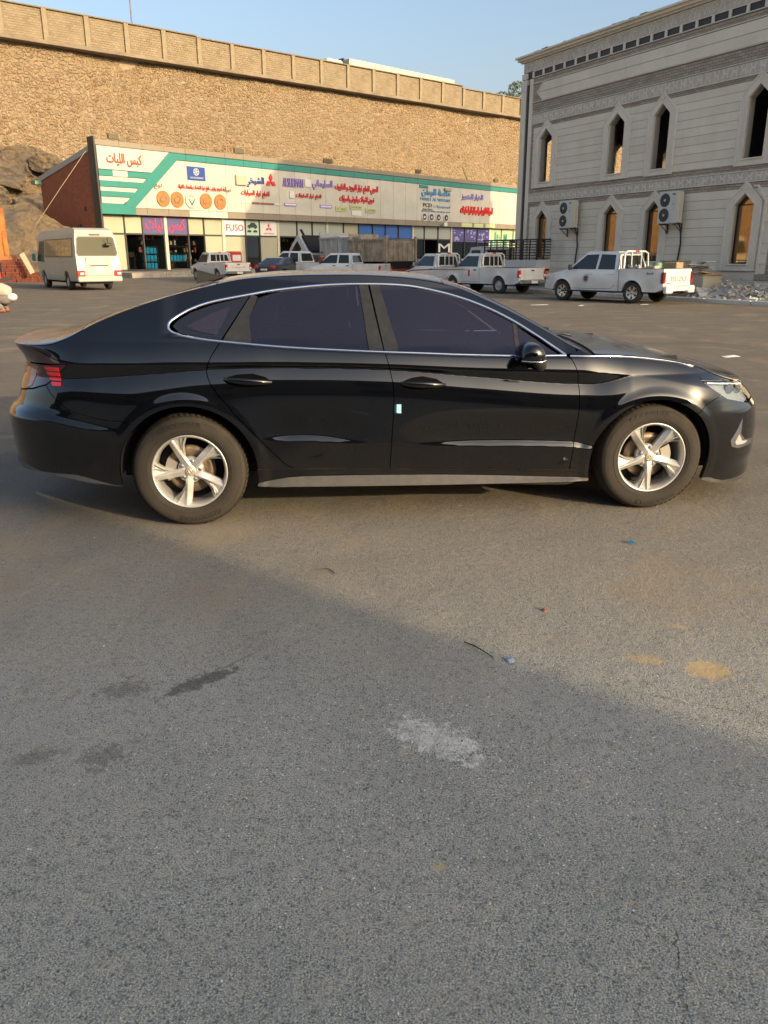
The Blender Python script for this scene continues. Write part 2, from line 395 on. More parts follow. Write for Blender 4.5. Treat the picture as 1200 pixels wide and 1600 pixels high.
# oil and water stains
oil = g.math('MAXIMUM', ell(-.70, 2.70, .15, .04, 42, wob=.8, ns=26), g.math('MULTIPLY', ell(-.98, 2.64, .09, .06, 25, wob=1.3, ns=32), .6))
oil = g.math('MAXIMUM', oil, g.math('MULTIPLY', ell(-.58, 2.87, .10, .006, 50, wob=.4, ns=14), .6))
oil = g.math('MAXIMUM', oil, g.math('MULTIPLY', ell(-.91, 2.22, .07, .06, 60, wob=1.5, ns=38), .6)); oil = g.math('MAXIMUM', oil, g.math('MULTIPLY', ell(-1.14, 2.22, .06, .04, 20, wob=1.3, ns=34), .55))
c1 = g.mix(g.math('MULTIPLY', oil, .66), c1, (.05, .044, .038))
# pale crushed patch and white specks round it
pale = ell(.18, 2.31, .17, .075, -38, wob=1.0, ns=20)
c1 = g.mix(g.math('MULTIPLY', g.math('MULTIPLY', pale, g.rng(g.noise(8, 5, .7), .35, .65, .35, 1.0)), g.rng(g.noise(120, 5, .8), .38, .52, .15, 1.0)), c1, (.74, .72, .68))
v2 = g.n('TexVoronoi'); v2.inputs['Scale'].default_value = 55; g.l(g.tc.outputs['Object'], v2.inputs['Vector']); s2 = g.n('SeparateColor'); g.l(v2.outputs[1], s2.inputs[0])
near_sp = g.rng(ell(.2, 2.15, .9, .45, 0, .8, .2), 0, 1, .997, .93)
sp = g.math('MULTIPLY', g.math('GREATER_THAN', s2.outputs[2], near_sp), g.math('LESS_THAN', v2.outputs[0], .17))
c1 = g.mix(sp, c1, (.62, .62, .60))
# sand lying in the hollows
sand = g.math('MAXIMUM', ell(1.27, 2.77, .085, .07, 10, wob=.4, ns=24), g.math('MULTIPLY', ell(1.05, 2.86, .08, .03, -20, wob=.8, ns=24), .65))
sand = g.math('MAXIMUM', sand, g.math('MULTIPLY', ell(1.29, 3.15, .05, .02, -20, wob=.8, ns=24), .6)); sand = g.math('MAXIMUM', sand, g.math('MULTIPLY', ell(.15, 1.72, .02, .012, 0, wob=.8, ns=30), .8))
sand = g.math('MAXIMUM', sand, g.math('MULTIPLY', g.rng(g.noise(5.5, 6, .75), .62, .80), .5))
c1 = g.mix(sand, c1, g.mix(fine, (.36, .26, .135), (.52, .40, .22)))
# cracks
def crack(x0, y0, x1, y1, wd=.004):
    n1 = g.noise(7, 5, .7); L = math.hypot(x1-x0, y1-y0); ux, uy = (x1-x0)/L, (y1-y0)/L
    dx = g.math('SUBTRACT', gx, x0); dy = g.math('SUBTRACT', gy, y0)
    al = g.math('ADD', g.math('MULTIPLY', dx, ux), g.math('MULTIPLY', dy, uy)); pe = g.math('SUBTRACT', g.math('MULTIPLY', dy, ux), g.math('MULTIPLY', dx, uy))
    pe = g.math('ABSOLUTE', g.math('ADD', pe, g.math('MULTIPLY', g.math('SUBTRACT', n1, .5), .11)))
    return g.math('MULTIPLY', g.rng(pe, wd, wd*.3, 0, 1), g.math('MULTIPLY', g.rng(al, -.02, .02), g.rng(al, L+.02, L-.02)))
cr = g.math('MAXIMUM', crack(.70, 1.52, .60, 1.15, .004), g.math('MULTIPLY', crack(-.80, 1.50, -.93, 1.30, .003), .6)); cr = g.math('MAXIMUM', cr, g.math('MULTIPLY', crack(.95, 2.60, 2.1, 2.10, .006), .6))
c1 = g.mix(g.math('MULTIPLY', g.math('MULTIPLY', cr, g.rng(g.noise(11, 5, .8), .40, .58)), .7), c1, (.018, .017, .016))
c1 = g.mix(g.math('MULTIPLY', g.rng(g.noise(.55, 5, .7, dist=.5), .42, .62), .16), c1, (.075, .078, .074))
g.l(c1, g.b.inputs['Base Color'])
g.l(g.rng(med, .2, .8, .78, .95), g.b.inputs['Roughness']); g.b.inputs['Specular IOR Level'].default_value = .18
peb = g.math('SUBTRACT', 1.0, g.rng(g.voro(150, 'F1'), .05, .75)); h = g.math('ADD', g.math('MULTIPLY', peb, .45), g.math('ADD', g.math('MULTIPLY', fine, .5), g.math('MULTIPLY', g.noise(60, 8, .75), .9))); h = g.math('SUBTRACT', h, g.math('MULTIPLY', g.math('MULTIPLY', cr, g.rng(g.noise(11, 5, .8), .40, .58)), 1.0))
h = g.math('MULTIPLY', h, g.math('SUBTRACT', 1.0, g.math('MULTIPLY', sand, .6)))
b1 = g.bump(h, .8, .0040); b2 = g.bump(med, .5, .012, b1); b3 = g.bump(g.noise(2.4, 4, .6), .35, .05, b2)
g.l(b3, g.b.inputs['Normal'])

def grid_sheet(name, xs, ys, zf, m):
    vs = [(x, y, zf(x, y)) for y in ys for x in xs]; nx = len(xs)
    fs = [(j*nx+i, j*nx+i+1, (j+1)*nx+i+1, (j+1)*nx+i) for j in range(len(ys)-1) for i in range(nx-1)]
    b = MB(); b.add(vs, fs, 0, True); return b.build(name, m, fix=False)
xs = sorted(set([-900, -400, -200, -100, -70, -50] + list(range(-40, 42, 2)) + [50, 70, 100, 200, 400, 900]))
ys = sorted(set([-600, -200, -100, -60, -40, -20, -10, -5] + list(range(0, 42, 1)) + [44, 48, 54, 60, 70, 80, 100, 120, 160, 250, 500, 900]))
gr = grid_sheet('asphalt_ground', xs, ys, zg, g.m); tag(gr, kind='structure', label='grey worn asphalt lot reaching to the shops')

# ---------------------------------------------------------------- common materials
concrete = mat('concrete', (.36, .32, .26), .9, noise=.35, nscale=1.2, bump=(9, .35, .02))
conc_dark = mat('concrete_dark', (.16, .145, .125), .9, noise=.3, nscale=2)
blackm = mat('black_metal', (.018, .018, .018), .45)
rubber = mat('rubber', (.03, .028, .026), .8)
steel = mat('steel', (.42, .42, .42), .38, metal=.9)

# ================================================================ retaining wall with block wall on top
WO = (-35.40, 83.59); WA = R(40.1)
rw = thing('retaining_wall', 'tall tan rubble stone retaining wall rising behind the row of shops', 'wall', (WO[0], WO[1], 0), WA)
r = NT('rubble_masonry'); src = r.mapping(scale=(1.0, 1, 1.35)); wob = r.n('Mix', data_type='VECTOR'); nz = r.n('TexNoise'); nz.inputs['Scale'].default_value = 1.5; r.l(src, nz.inputs['Vector'])
r.setin(wob.inputs[0], .16); r.l(src, wob.inputs[4]); r.l(nz.outputs[1], wob.inputs[5])
ed = r.voro(2.5, 'DISTANCE_TO_EDGE', vec=wob.outputs[1]); vc = r.n('SeparateColor'); r.l(r.voro(2.5, 'F1', vec=wob.outputs[1], out=1), vc.inputs[0]); dd = r.voro(2.5, 'F1', vec=wob.outputs[1])
stn = r.mix(vc.outputs[0], (.17, .118, .068), (.26, .196, .122)); stn = r.mix(r.rng(vc.outputs[1], .72, .95), stn, (.13, .08, .045)); stn = r.mix(r.rng(r.noise(7, 6, .7), .4, .75), stn, (.42, .27, .14))
mort = r.mix(r.noise(.9, 5, .6), (.255, .20, .13), (.34, .275, .185))
mm = r.rng(r.math('ADD', ed, r.math('MULTIPLY', r.math('SUBTRACT', r.noise(5, 5, .7), .5), .10)), .03, .13)
body = r.mix(mm, mort, stn)
lg = r.rng(r.noise(.11, 5, .6), .40, .66); body = r.mix(r.math('MULTIPLY', lg, .35), body, (.30, .237, .152))
pitn = r.rng(r.math('ADD', ed, r.math('MULTIPLY', r.noise(3.1, 5, .8), .12)), .085, .05); body = r.mix(r.math('MULTIPLY', r.math('MULTIPLY', pitn, r.rng(r.noise(2.3, 4, .6), .36, .52)), .9), body, (.11, .062, .033))
r.l(body, r.b.inputs['Base Color']); r.b.inputs['Roughness'].default_value = .92; r.b.inputs['Specular IOR Level'].default_value = .15
r.l(r.bump(r.math('ADD', r.rng(ed, 0, .25), r.math('MULTIPLY', r.noise(9, 5, .7), .35)), .9, .14), r.b.inputs['Normal'])
b = MB(); nx_, nz_ = 270, 44; vs = []; rs = np.random.default_rng(3)
from mathutils import noise as mno
for j in range(nz_+1):
    for i in range(nx_+1):
        u = -62 + i*165/nx_; z = -1 + j*21.85/nz_
        vs.append((u, (21.0-z)*.045 - .35*mno.noise((u*.12, z*.15, 3)) - .16*mno.noise((u*.7, z*.8, 1)), z))
b.add(vs, [(j*(nx_+1)+i, j*(nx_+1)+i+1, (j+1)*(nx_+1)+i+1, (j+1)*(nx_+1)+i) for j in range(nz_) for i in range(nx_)], 0, True)
b.v = [(x, -(y - .3), z) for x, y, z in b.v]
b.build('stone_face', r.m, rw, fix=False)
MB().box(-62, 103, -.95, .5, 20.72, 21.05, bev=.03).build('concrete_ledge', mat('ledge', (.25, .20, .14), .9, noise=.35, nscale=.8, bump=(6, .3, .03)), rw)
k = NT('block_masonry'); bt = k.n('TexBrick'); bt.inputs['Scale'].default_value = 1.0; bt.inputs['Brick Width'].default_value = .42; bt.inputs['Row Height'].default_value = .21; bt.inputs['Mortar Size'].default_value = .018; bt.inputs['Bias'].default_value = 0
sx = k.n('SeparateXYZ'); k.l(k.tc.outputs['Object'], sx.inputs[0]); cx_ = k.n('CombineXYZ'); k.l(sx.outputs[0], cx_.inputs[0]); k.l(sx.outputs[2], cx_.inputs[1]); k.l(cx_.outputs[0], bt.inputs['Vector'])
bt.inputs['Color1'].default_value = (.19, .15, .093, 1); bt.inputs['Color2'].default_value = (.255, .21, .135, 1); bt.inputs['Mortar'].default_value = (.16, .115, .07, 1)
k.l(k.mix(k.math('MULTIPLY', k.rng(k.noise(.5, 5, .6), .42, .62), .45), bt.outputs[0], (.30, .235, .15)), k.b.inputs['Base Color']); k.b.inputs['Roughness'].default_value = .95
k.l(k.bump(k.math('SUBTRACT', 1.0, bt.outputs[1]), .8, .03), k.b.inputs['Normal'])
bw = thing('block_wall', 'tan concrete block wall with pillars along the top of the stone wall', 'wall', (WO[0], WO[1], 0), WA)
pil = mat('render_pillar', (.275, .225, .145), .9, noise=.25, nscale=1.5, bump=(8, .3, .02))
cop = mat('coping', (.23, .185, .125), .9, noise=.3, nscale=2)
us = [.1+4.04*i for i in range(-15, 26)]
for i, u in enumerate(us):
    top = 23.85 if u < 16.6 else (23.80 if u < 57 else 23.50)
    if 16.6 > u: top += .1
    o = MB().box(-.24, .24, -.42, 0, 0, top-21.05, bev=.02)
    if i == 0: pm = o.mesh('pillar', pil); fixn(pm)
    q = obj('pillar', pm if abs(top-23.95) < .01 else (lambda me: (fixn(me), me)[1])(o.mesh('pillar', pil)), bw, (u, -.05, 21.05))
    if i < len(us)-1:
        t2 = top-.02; b = MB(); b.box(.24, 3.8, -.22, -.02, 0, t2-21.05-.14); b.build('block_panel', k.m, bw, loc=(u, -.05, 21.05))
        MB().box(-.24, 3.8, -.46, .04, 0, .12, bev=.02).build('coping', cop, bw, loc=(u, -.03, t2-.13))
# pole, trailer and tree beyond the wall
def wallpt(u, y): return (WO[0]+u*math.cos(WA)-y*math.sin(WA), WO[1]+u*math.sin(WA)+y*math.cos(WA))
b = MB().cyl((0, 0, 0), (0, 0, 9.5), .09, .05, 10); px, py = wallpt(14.0, 2.0); b.cyl((0, 0, 0), (0, 0, .6), .16, .16, 10)
tag(b.build('lamp_pole', mat('pole_grey', (.16, .15, .15), .5, metal=.5), loc=(px, py, 21.0)), 'thin dark pole standing up behind the block wall', 'pole')
tp = wallpt(52.5, 6.0); tr_ = thing('box_trailer', 'long cream semi trailer parked beyond the block wall top', 'trailer', (tp[0], tp[1], 21.0), WA+R(3))
cream = mat('cream_trailer', (.55, .51, .38), .5, noise=.12, nscale=1.0)
MB().box(-8.2, 12.0, -1.25, 1.25, .95, 4.72, bev=.06).build('cargo_box', cream, tr_)
for k2 in range(14): MB().box(-8.0+k2*1.48, -7.92+k2*1.48, -1.29, -1.24, .97, 4.66).build('rib', cream, tr_)
b = MB(); b.box(-11.8, -9.0, -1.2, 1.2, 1.0, 4.35, bev=.25); b.build('tractor_cab', mat('cab_cream', (.6, .56, .45), .45), tr_)
MB().box(-9.3, -9.0, -1.25, 1.25, 2.2, 4.6, bev=.05).build('air_deflector', blackm, tr_)
b = MB(); [b.cyl((x, -1.2, .5), (x, -.85, .5), .5, n=14) for x in (-11, -7, 8, 9.4, 10.8)]; b.build('wheel', rubber, tr_)
terr = MB(); ptl = [wallpt(-62, .5), wallpt(103, .5), wallpt(103, 60), wallpt(-62, 60)]; terr.prism([(p[0], p[1]) for p in ptl], 1.0, 20.95, axis='z')
tag(terr.build('upper_terrace', mat('terrace', (.36, .28, .18), .95, noise=.2)), kind='structure')

def leaf_cloud(mb, c, rad, n, size, seed, squash=.8, hollow=.35):
    rr = np.random.default_rng(seed); clumps = [(rr.normal(size=3)*np.array(rad)*.48, rr.uniform(.28, .5)) for _ in range(22)]
    for _ in range(n):
        cc, cr_ = clumps[rr.integers(len(clumps))]; d = rr.normal(size=3); d /= np.linalg.norm(d); p = np.array(c)+cc+d*cr_*np.array(rad)*rr.uniform(hollow, 1)**.5
        a = rr.normal(size=3); a /= np.linalg.norm(a); bb = np.cross(a, rr.normal(size=3)); bb /= np.linalg.norm(bb); s = size*rr.uniform(.6, 1.3)
        mb.add([p-a*s, p+bb*s*.45, p+a*s, p-bb*s*.45], [(0, 1, 2, 3)], int(rr.integers(2)))
leafA = mat('leaf_olive', (.085, .105, .045), .7); leafB = mat('leaf_olive_light', (.13, .15, .07), .7); bark = mat('bark', (.10, .075, .05), .9)
for (u, y, hgt, rad, nl, lab) in ((80.5, 7.0, 4.6, (3.6, 2.6, 1.9), 3400, 'bushy olive green tree peeking over the block wall beside the stone building'),):
    p = wallpt(u, y); t = thing('tree', lab, 'tree', (p[0], p[1], 20.9), 0.3)
    b = MB(); b.tube([(0, 0, 0), (.1, 0, 1.2), (.3, .1, 2.4), (.5, .1, hgt)], [.22, .17, .12, .05]); b.tube([(.1, 0, 1.2), (-.8, .3, 2.6), (-1.6, .2, 3.6)], [.13, .09, .03]); b.tube([(.3, .1, 2.2), (1.2, -.4, 3.2), (2.2, -.3, 4.0)], [.11, .07, .03]); b.build('trunk', bark, t)
    b = MB(); leaf_cloud(b, (.2, 0, hgt-.2), rad, nl, .17, 4); b.build('crown', [leafA, leafB], t, fix=False)

# ---------------------------------------------------------------- natural rock under the wall, far left
rk = NT('rock'); nA = rk.noise(.35, 8, .65); nB = rk.noise(1.7, 8, .7)
cA = rk.mix(rk.rng(nA, .38, .62), (.31, .225, .135), (.17, .15, .125)); cA = rk.mix(rk.math('MULTIPLY', rk.rng(nB, .5, .7), .7), cA, (.37, .28, .18)); cA = rk.mix(rk.math('MULTIPLY', rk.rng(rk.noise(.8, 6, .7, dist=.6), .56, .7), .6), cA, (.47, .24, .10))
ck = rk.voro(.55, 'DISTANCE_TO_EDGE', vec=rk.mapping(rot=(.3, .2, .5))); cA = rk.mix(rk.math('MULTIPLY', rk.rng(rk.math('ADD', ck, rk.math('MULTIPLY', rk.noise(2.5, 5), .06)), .05, .02), .35), cA, (.13, .09, .055))
rk.l(cA, rk.b.inputs['Base Color']); rk.b.inputs['Roughness'].default_value = .95; rk.b.inputs['Specular IOR Level'].default_value = .15
rk.l(rk.bump(rk.math('ADD', rk.math('ADD', nB, rk.math('MULTIPLY', rk.voro(1.3, 'F1', vec=rk.mapping(rot=(.5, .2, .9), scale=(1, 1, 1.8))), .9)), rk.math('MULTIPLY', rk.noise(6, 8, .8), .6)), 1.0, .55), rk.b.inputs['Normal'])
rs_ = tag(obj('rock_slope', None), kind='structure'); rs_.location = (WO[0], WO[1], 0); rs_.rotation_euler = (0, 0, WA)
def ridged(x, y, z): return 1-abs(mno.noise((x, y, z)))*2
b = MB(); NX, NZ = 150, 70; vs = []
for j in range(NZ+1):
    for i in range(NX+1):
        u = -16 + i*36/NX; t = j/NZ; top = 11.6 - .25*max(0, u-0) + .5*mno.noise((u*.3, 0, 0)); z = -.6 + t*(top+.6)
        out = (1-t)**.8*3.2 + .5 + 2.6*math.exp(-((u-1.0)/4.5)**2)*(1-t)**.6
        out += .9*ridged(u*.22, z*.30, 1.3)*(1-.3*t) + .55*ridged(u*.5+z*.2, z*.6, 5) + .28*mno.noise((u*1.3, z*1.6, 2)) + .16*mno.noise((u*3, z*3.4, 7))
        vs.append((u, -out-.55, z))
b.add(vs, [(j*(NX+1)+i, j*(NX+1)+i+1, (j+1)*(NX+1)+i+1, (j+1)*(NX+1)+i) for j in range(NZ) for i in range(NX)])
me = b.mesh('rock_slope', rk.m); o2 = obj('rock_face', me, rs_); tag(o2, kind='stuff')
def rock_mesh(name, r3, seed, m, sub=4):
    import bmesh
    bm = bmesh.new(); bmesh.ops.create_icosphere(bm, subdivisions=sub, radius=1)
    for v in bm.verts:
        p = v.co.normalized(); d = 1+.34*mno.noise(p*1.3+Vector((seed, 0, 0)))+.24*ridged(p.x*2.2+seed, p.y*2.2, p.z*2.2)+.12*mno.cell(p*2.4+Vector((0, seed, 0)))+.08*mno.noise(p*6+Vector((0, seed, 0)))
        q = p*d; q = Vector([max(-.78, min(.78, c)) for c in q]); v.co = Vector((q.x*r3[0], q.y*r3[1], q.z*r3[2]))
    me = bpy.data.meshes.new(name); bm.to_mesh(me); bm.free(); me.materials.append(m); return me
for i, (u, y, z, a, c2, d2) in enumerate(((-2.5, -4.3, 8.6, 2.0, 1.3, 1.3), (1.6, -3.8, 9.6, 1.9, 1.2, 1.0), (5.2, -3.0, 8.6, 1.8, 1.2, 1.2), (3.2, -4.4, 6.3, 2.3, 1.4, 1.5), (7.2, -3.6, 5.6, 1.9, 1.3, 1.5), (5.5, -4.4, 3.2, 2.2, 1.4, 1.5), (-4.6, -4.4, 10.0, 1.9, 1.2, 1.0), (-1.2, -6.4, 5.2, 2.4, 1.6, 1.7), (8.8, -3.2, 8.4, 1.4, 1.0, 1.1), (1.2, -6.2, 2.4, 2.4, 1.7, 1.5), (-5.2, -6.6, 6.6, 2.3, 1.5, 1.6))):
    obj('boulder', rock_mesh('boulder', (a, c2, d2), i*3.7, rk.m), rs_, (u, y, z), (.3*i, .2, .5*i))
# nearer earth and rock mound at the left edge
mb_ = MB(); NX, NY = 70, 46; vs = []
for j in range(NY+1):
    for i in range(NX+1):
        x = -12+24*i/NX; y = -6+12*j/NY; rr2 = math.hypot(x/11.5, y/5.6); hh_ = max(0, 1-rr2**2)**.75*6.6
        hh_ *= 1+.22*mno.noise((x*.35, y*.4, 0)); hh_ += (.55*ridged(x*.45, y*.5, 2)+.25*mno.noise((x*1.4, y*1.5, 3)))*min(1, hh_)
        vs.append((x, y, hh_-.35))
mb_.add(vs, [(j*(NX+1)+i, j*(NX+1)+i+1, (j+1)*(NX+1)+i+1, (j+1)*(NX+1)+i) for j in range(NY) for i in range(NX)])
o2 = obj('rock_mound', mb_.mesh('rock_mound', rk.m), None, (-33.5, 65.0, 0), (0, 0, R(12))); tag(o2, kind='structure')
# ================================================================ row of shops
SO = (-22.37, 66.62); SA = math.atan2(.750, .661); SL = 62.5; SZ = .36
pv = obj('pavement', None, None, (SO[0], SO[1], 0), (0, 0, SA)); pv['kind'] = 'structure'
pavm = mat('pavement_concrete', (.30, .27, .22), .9, noise=.35, nscale=1.1, bump=(12, .4, .01))
MB().box(-1.5, 70, -6.2, 14, -.3, SZ).build('slab', pavm, pv)
for i in range(24): MB().box(-1.5+i*3.0, 1.47+i*3.0, -6.45, -6.203, -.3, SZ+.02, bev=.02).build('kerb_stone', mat('kerb', (.36, .32, .26), .9, noise=.35, nscale=3), pv)
shop = thing('shop_row', 'long single storey row of spare parts shops with cream fascia and teal stripes', 'building', (SO[0], SO[1], SZ), SA)
Z = lambda z: z-SZ
panelm = mat('fascia_panel', (.52, .49, .41), .42, noise=.14, nscale=.5, col2=(.42, .405, .35))
teal = mat('teal_panel', (.03, .215, .18), .38, noise=.12, nscale=1)
tan = mat('tan_panel', (.25, .21, .15), .5, noise=.15, nscale=.8)
dframe = mat('dark_frame', (.05, .046, .04), .5)
# fascia: separate cladding sheets 1.5 m wide with open joints
def fpoly(name, poly, m, y0=-.60, y1=-.52): return MB().prism([(a, Z(c)) for a, c in poly], y0, y1).build(name, m, shop)
FB = 4.98
step_ = 2.05; i = 0; u = 0.0
def cut(poly, a, b): return _clip([tuple(p) for p in poly], a, b, -50, 50)
main = [(6.0, 9.10), (7.0, 9.10), (SL, 9.10), (SL, 5.24), (3.05, 5.24)]
for k_ in range(31):
    a = k_*step_+.012; b = (k_+1)*step_-.012; p = cut([(7.3, 9.08), (SL, 9.08), (SL, 5.26), (2.98, 5.26)], a, b)
    if len(p) > 2: fpoly('fascia_panel', p, panelm)
    p = cut([(.10, 9.62), (6.6, 9.62), (4.81, 7.98), (.10, 7.98)], a, b)
    if len(p) > 2: fpoly('fascia_panel', p, panelm)
    p = cut([(0.0, 10.05), (SL, 10.05), (SL, 9.66), (0.0, 9.66)], a, b)
    if len(p) > 2: fpoly('parapet_panel', p, tan, -.62, -.50)
    m_ = tan if (a < 7.6 or 10.5 < a) else panelm
    p = cut([(2.95, 5.235), (SL, 5.235), (SL, 4.72), (2.95, 4.72)], a, b)
    if len(p) > 2: fpoly('lower_fascia_panel', p, m_ if not (7.9 < a < 11.3) else panelm, -.60, -.50)
    p = cut([(6.9, 9.60), (SL, 9.60), (SL, 9.12), (6.55, 9.12)], a, b)
    if len(p) > 2: fpoly('teal_stripe', p, teal, -.66, -.50)
fpoly('teal_brace', [(6.62, 9.62), (7.95, 9.62), (7.32, 9.10), (2.99, 5.26), (1.85, 5.26), (1.95, 5.36)], teal, -.672, -.50)
ul = lambda z: 2.0+(z-5.4)*1.09
for (z0, z1) in ((7.50, 7.92), (6.72, 7.16), (6.0, 6.40)):
    if z1 > 7.9: fpoly('teal_bar', [(.05, z0), (1.25, z0), (1.25, z1), (.05, z1)], teal, -.67, -.5); fpoly('cream_bar', [(1.25, z0), (2.55, z0), (2.55, z1), (1.25, z1)], panelm, -.655, -.5); fpoly('teal_bar', [(2.55, z0), (ul(z0), z0), (ul(z1), z1), (2.55, z1)], teal, -.67, -.5)
    else: fpoly('teal_bar', [(.05, z0), (ul(z0), z0), (ul(z1), z1), (.05, z1)], teal, -.67, -.5)
    fpoly('bar_infill', [(.1, z0-.34), (ul(z0-.34), z0-.34), (ul(z0-.03), z0-.03), (.1, z0-.03)], panelm, -.60, -.5)
fpoly('fascia_panel', [(.1, 5.50), (2.0, 5.50), (2.2, 5.66), (.1, 5.66)], panelm)
fpoly('teal_base', [(-.05, 4.72), (3.0, 4.72), (3.02, 5.25), (2.2, 5.26), (1.95, 5.48), (-.05, 5.48)], teal, -.67, -.5)
MB().box(-.12, SL, -.50, -.30, Z(4.70), Z(10.0)).build('fascia_backing', dframe, shop)
MB().box(-.12, .02, -.64, .3, Z(.36), Z(10.25), bev=.02).build('edge_column', dframe, shop)
MB().prism([(-.30, Z(9.2)), (8.6, Z(7.5)), (8.6, Z(7.7)), (-.30, Z(9.45))], .21, SL, axis='x').build('roof', tan, shop)
redbrick = NT('red_brick_wall'); bt = redbrick.n('TexBrick'); bt.inputs['Scale'].default_value = 1; bt.inputs['Brick Width'].default_value = .4; bt.inputs['Row Height'].default_value = .2; bt.inputs['Mortar Size'].default_value = .012
sx = redbrick.n('SeparateXYZ'); redbrick.l(redbrick.tc.outputs['Object'], sx.inputs[0]); cx_ = redbrick.n('CombineXYZ'); redbrick.l(sx.outputs[1], cx_.inputs[0]); redbrick.l(sx.outputs[2], cx_.inputs[1]); redbrick.l(cx_.outputs[0], bt.inputs['Vector'])
bt.inputs['Color1'].default_value = (.235, .072, .036, 1); bt.inputs['Color2'].default_value = (.285, .092, .046, 1); bt.inputs['Mortar'].default_value = (.20, .085, .055, 1)
redbrick.l(bt.outputs[0], redbrick.b.inputs['Base Color']); redbrick.b.inputs['Roughness'].default_value = .9
sb = MB(); sb.prism([(.0, -.4), (8.6, -.4), (8.6, Z(7.55)), (.0, Z(9.35))], -.02, .20, axis='x'); sb.build('side_wall', redbrick.m, shop)
sb = MB(); sb.prism([(-.1, Z(9.30)), (8.7, Z(7.50)), (8.7, Z(7.90)), (-.1, Z(9.72))], -.10, .26, axis='x'); sb.build('wall_coping', mat('sheet_edge', (.30, .31, .30), .5), shop)
MB().box(-.06, -.02, 0, 8.6, Z(3.35), Z(3.52)).build('tie_beam', mat('tie', (.14, .06, .04), .9), shop)
MB().box(-.6, .1, 8.4, 9.1, Z(7.3), Z(7.6)).build('gutter_end', mat('green_gutter', (.16, .25, .19), .6), shop)
for (a, c) in ((1.6, 5.0), (2.6, 3.75), (3.0, 3.6)): MB().box(-.05, -.02, a, a+.25, Z(c), Z(c)+.3).build('wall_hole', blackm, shop)
# glazing: bays between mullions
glass_lit = NT('shop_glass'); 
def glass_mat(name, col, rough=.06):
    m = mat(name, col, rough, coat=.6); return m
gdark = glassy('shop_glass_clear', (.78, .80, .78), ior=1.42)
blind = mat('window_blind', (.40, .385, .27), .6, noise=.12, nscale=.5); blind2 = mat('window_film', (.36, .38, .33), .35, noise=.10, nscale=.5)
bluef = mat('blue_film', (.03, .12, .42), .35, noise=.15, nscale=.8); purp = mat('purple_poster', (.10, .085, .20), .4); whitem = mat('white_print', (.75, .73, .68), .5); navy = mat('navy_print', (.03, .06, .28), .4)
redp_ = mat('red_print', (.62, .03, .04), .45); redl2 = mat('red_letters', (.50, .035, .03), .42); bluel = mat('blue_letters', (.03, .06, .26), .4); skyb = mat('sky_letters', (.10, .28, .50), .42); violet = mat('violet_letters', (.28, .20, .52), .4); brownl = mat('brown_letters', (.22, .10, .05), .5); orange = mat('orange_disc', (.52, .19, .04), .5, noise=.5, nscale=4, col2=(.30, .10, .03)); whitel = mat('white_letters', (.62, .60, .56), .45); blackl = mat('black_letters', (.05, .05, .05), .5)
edges = [.30, 2.19, 3.84, 6.05, 8.31, 9.99, 12.08, 14.63, 16.31, 18.60, 21.07, 23.14, 25.19, 27.6, 29.9, 32.1, 34.2, 36.4, 38.9, 41.0, 43.6, 46.2, 48.9, 51.6, 54.35, 57.0, 59.8, 62.3]
thick = {6.05, 12.08, 18.60, 25.19, 38.9, 46.2, 54.35}
upper = {0: blind, 1: blind, 4: blind, 5: blind, 9: blind2, 10: blind2, 11: blind2, 12: blind2, 13: blind, 14: bluef, 15: bluef, 16: bluef, 17: bluef, 18: blind2, 19: blind2, 20: blind2}
lower = {0: blind, 1: None, 2: None, 3: None, 4: None, 5: blind, 6: blind, 7: None, 8: blind}
backdark = mat('shop_interior', (.05, .045, .04), .9)
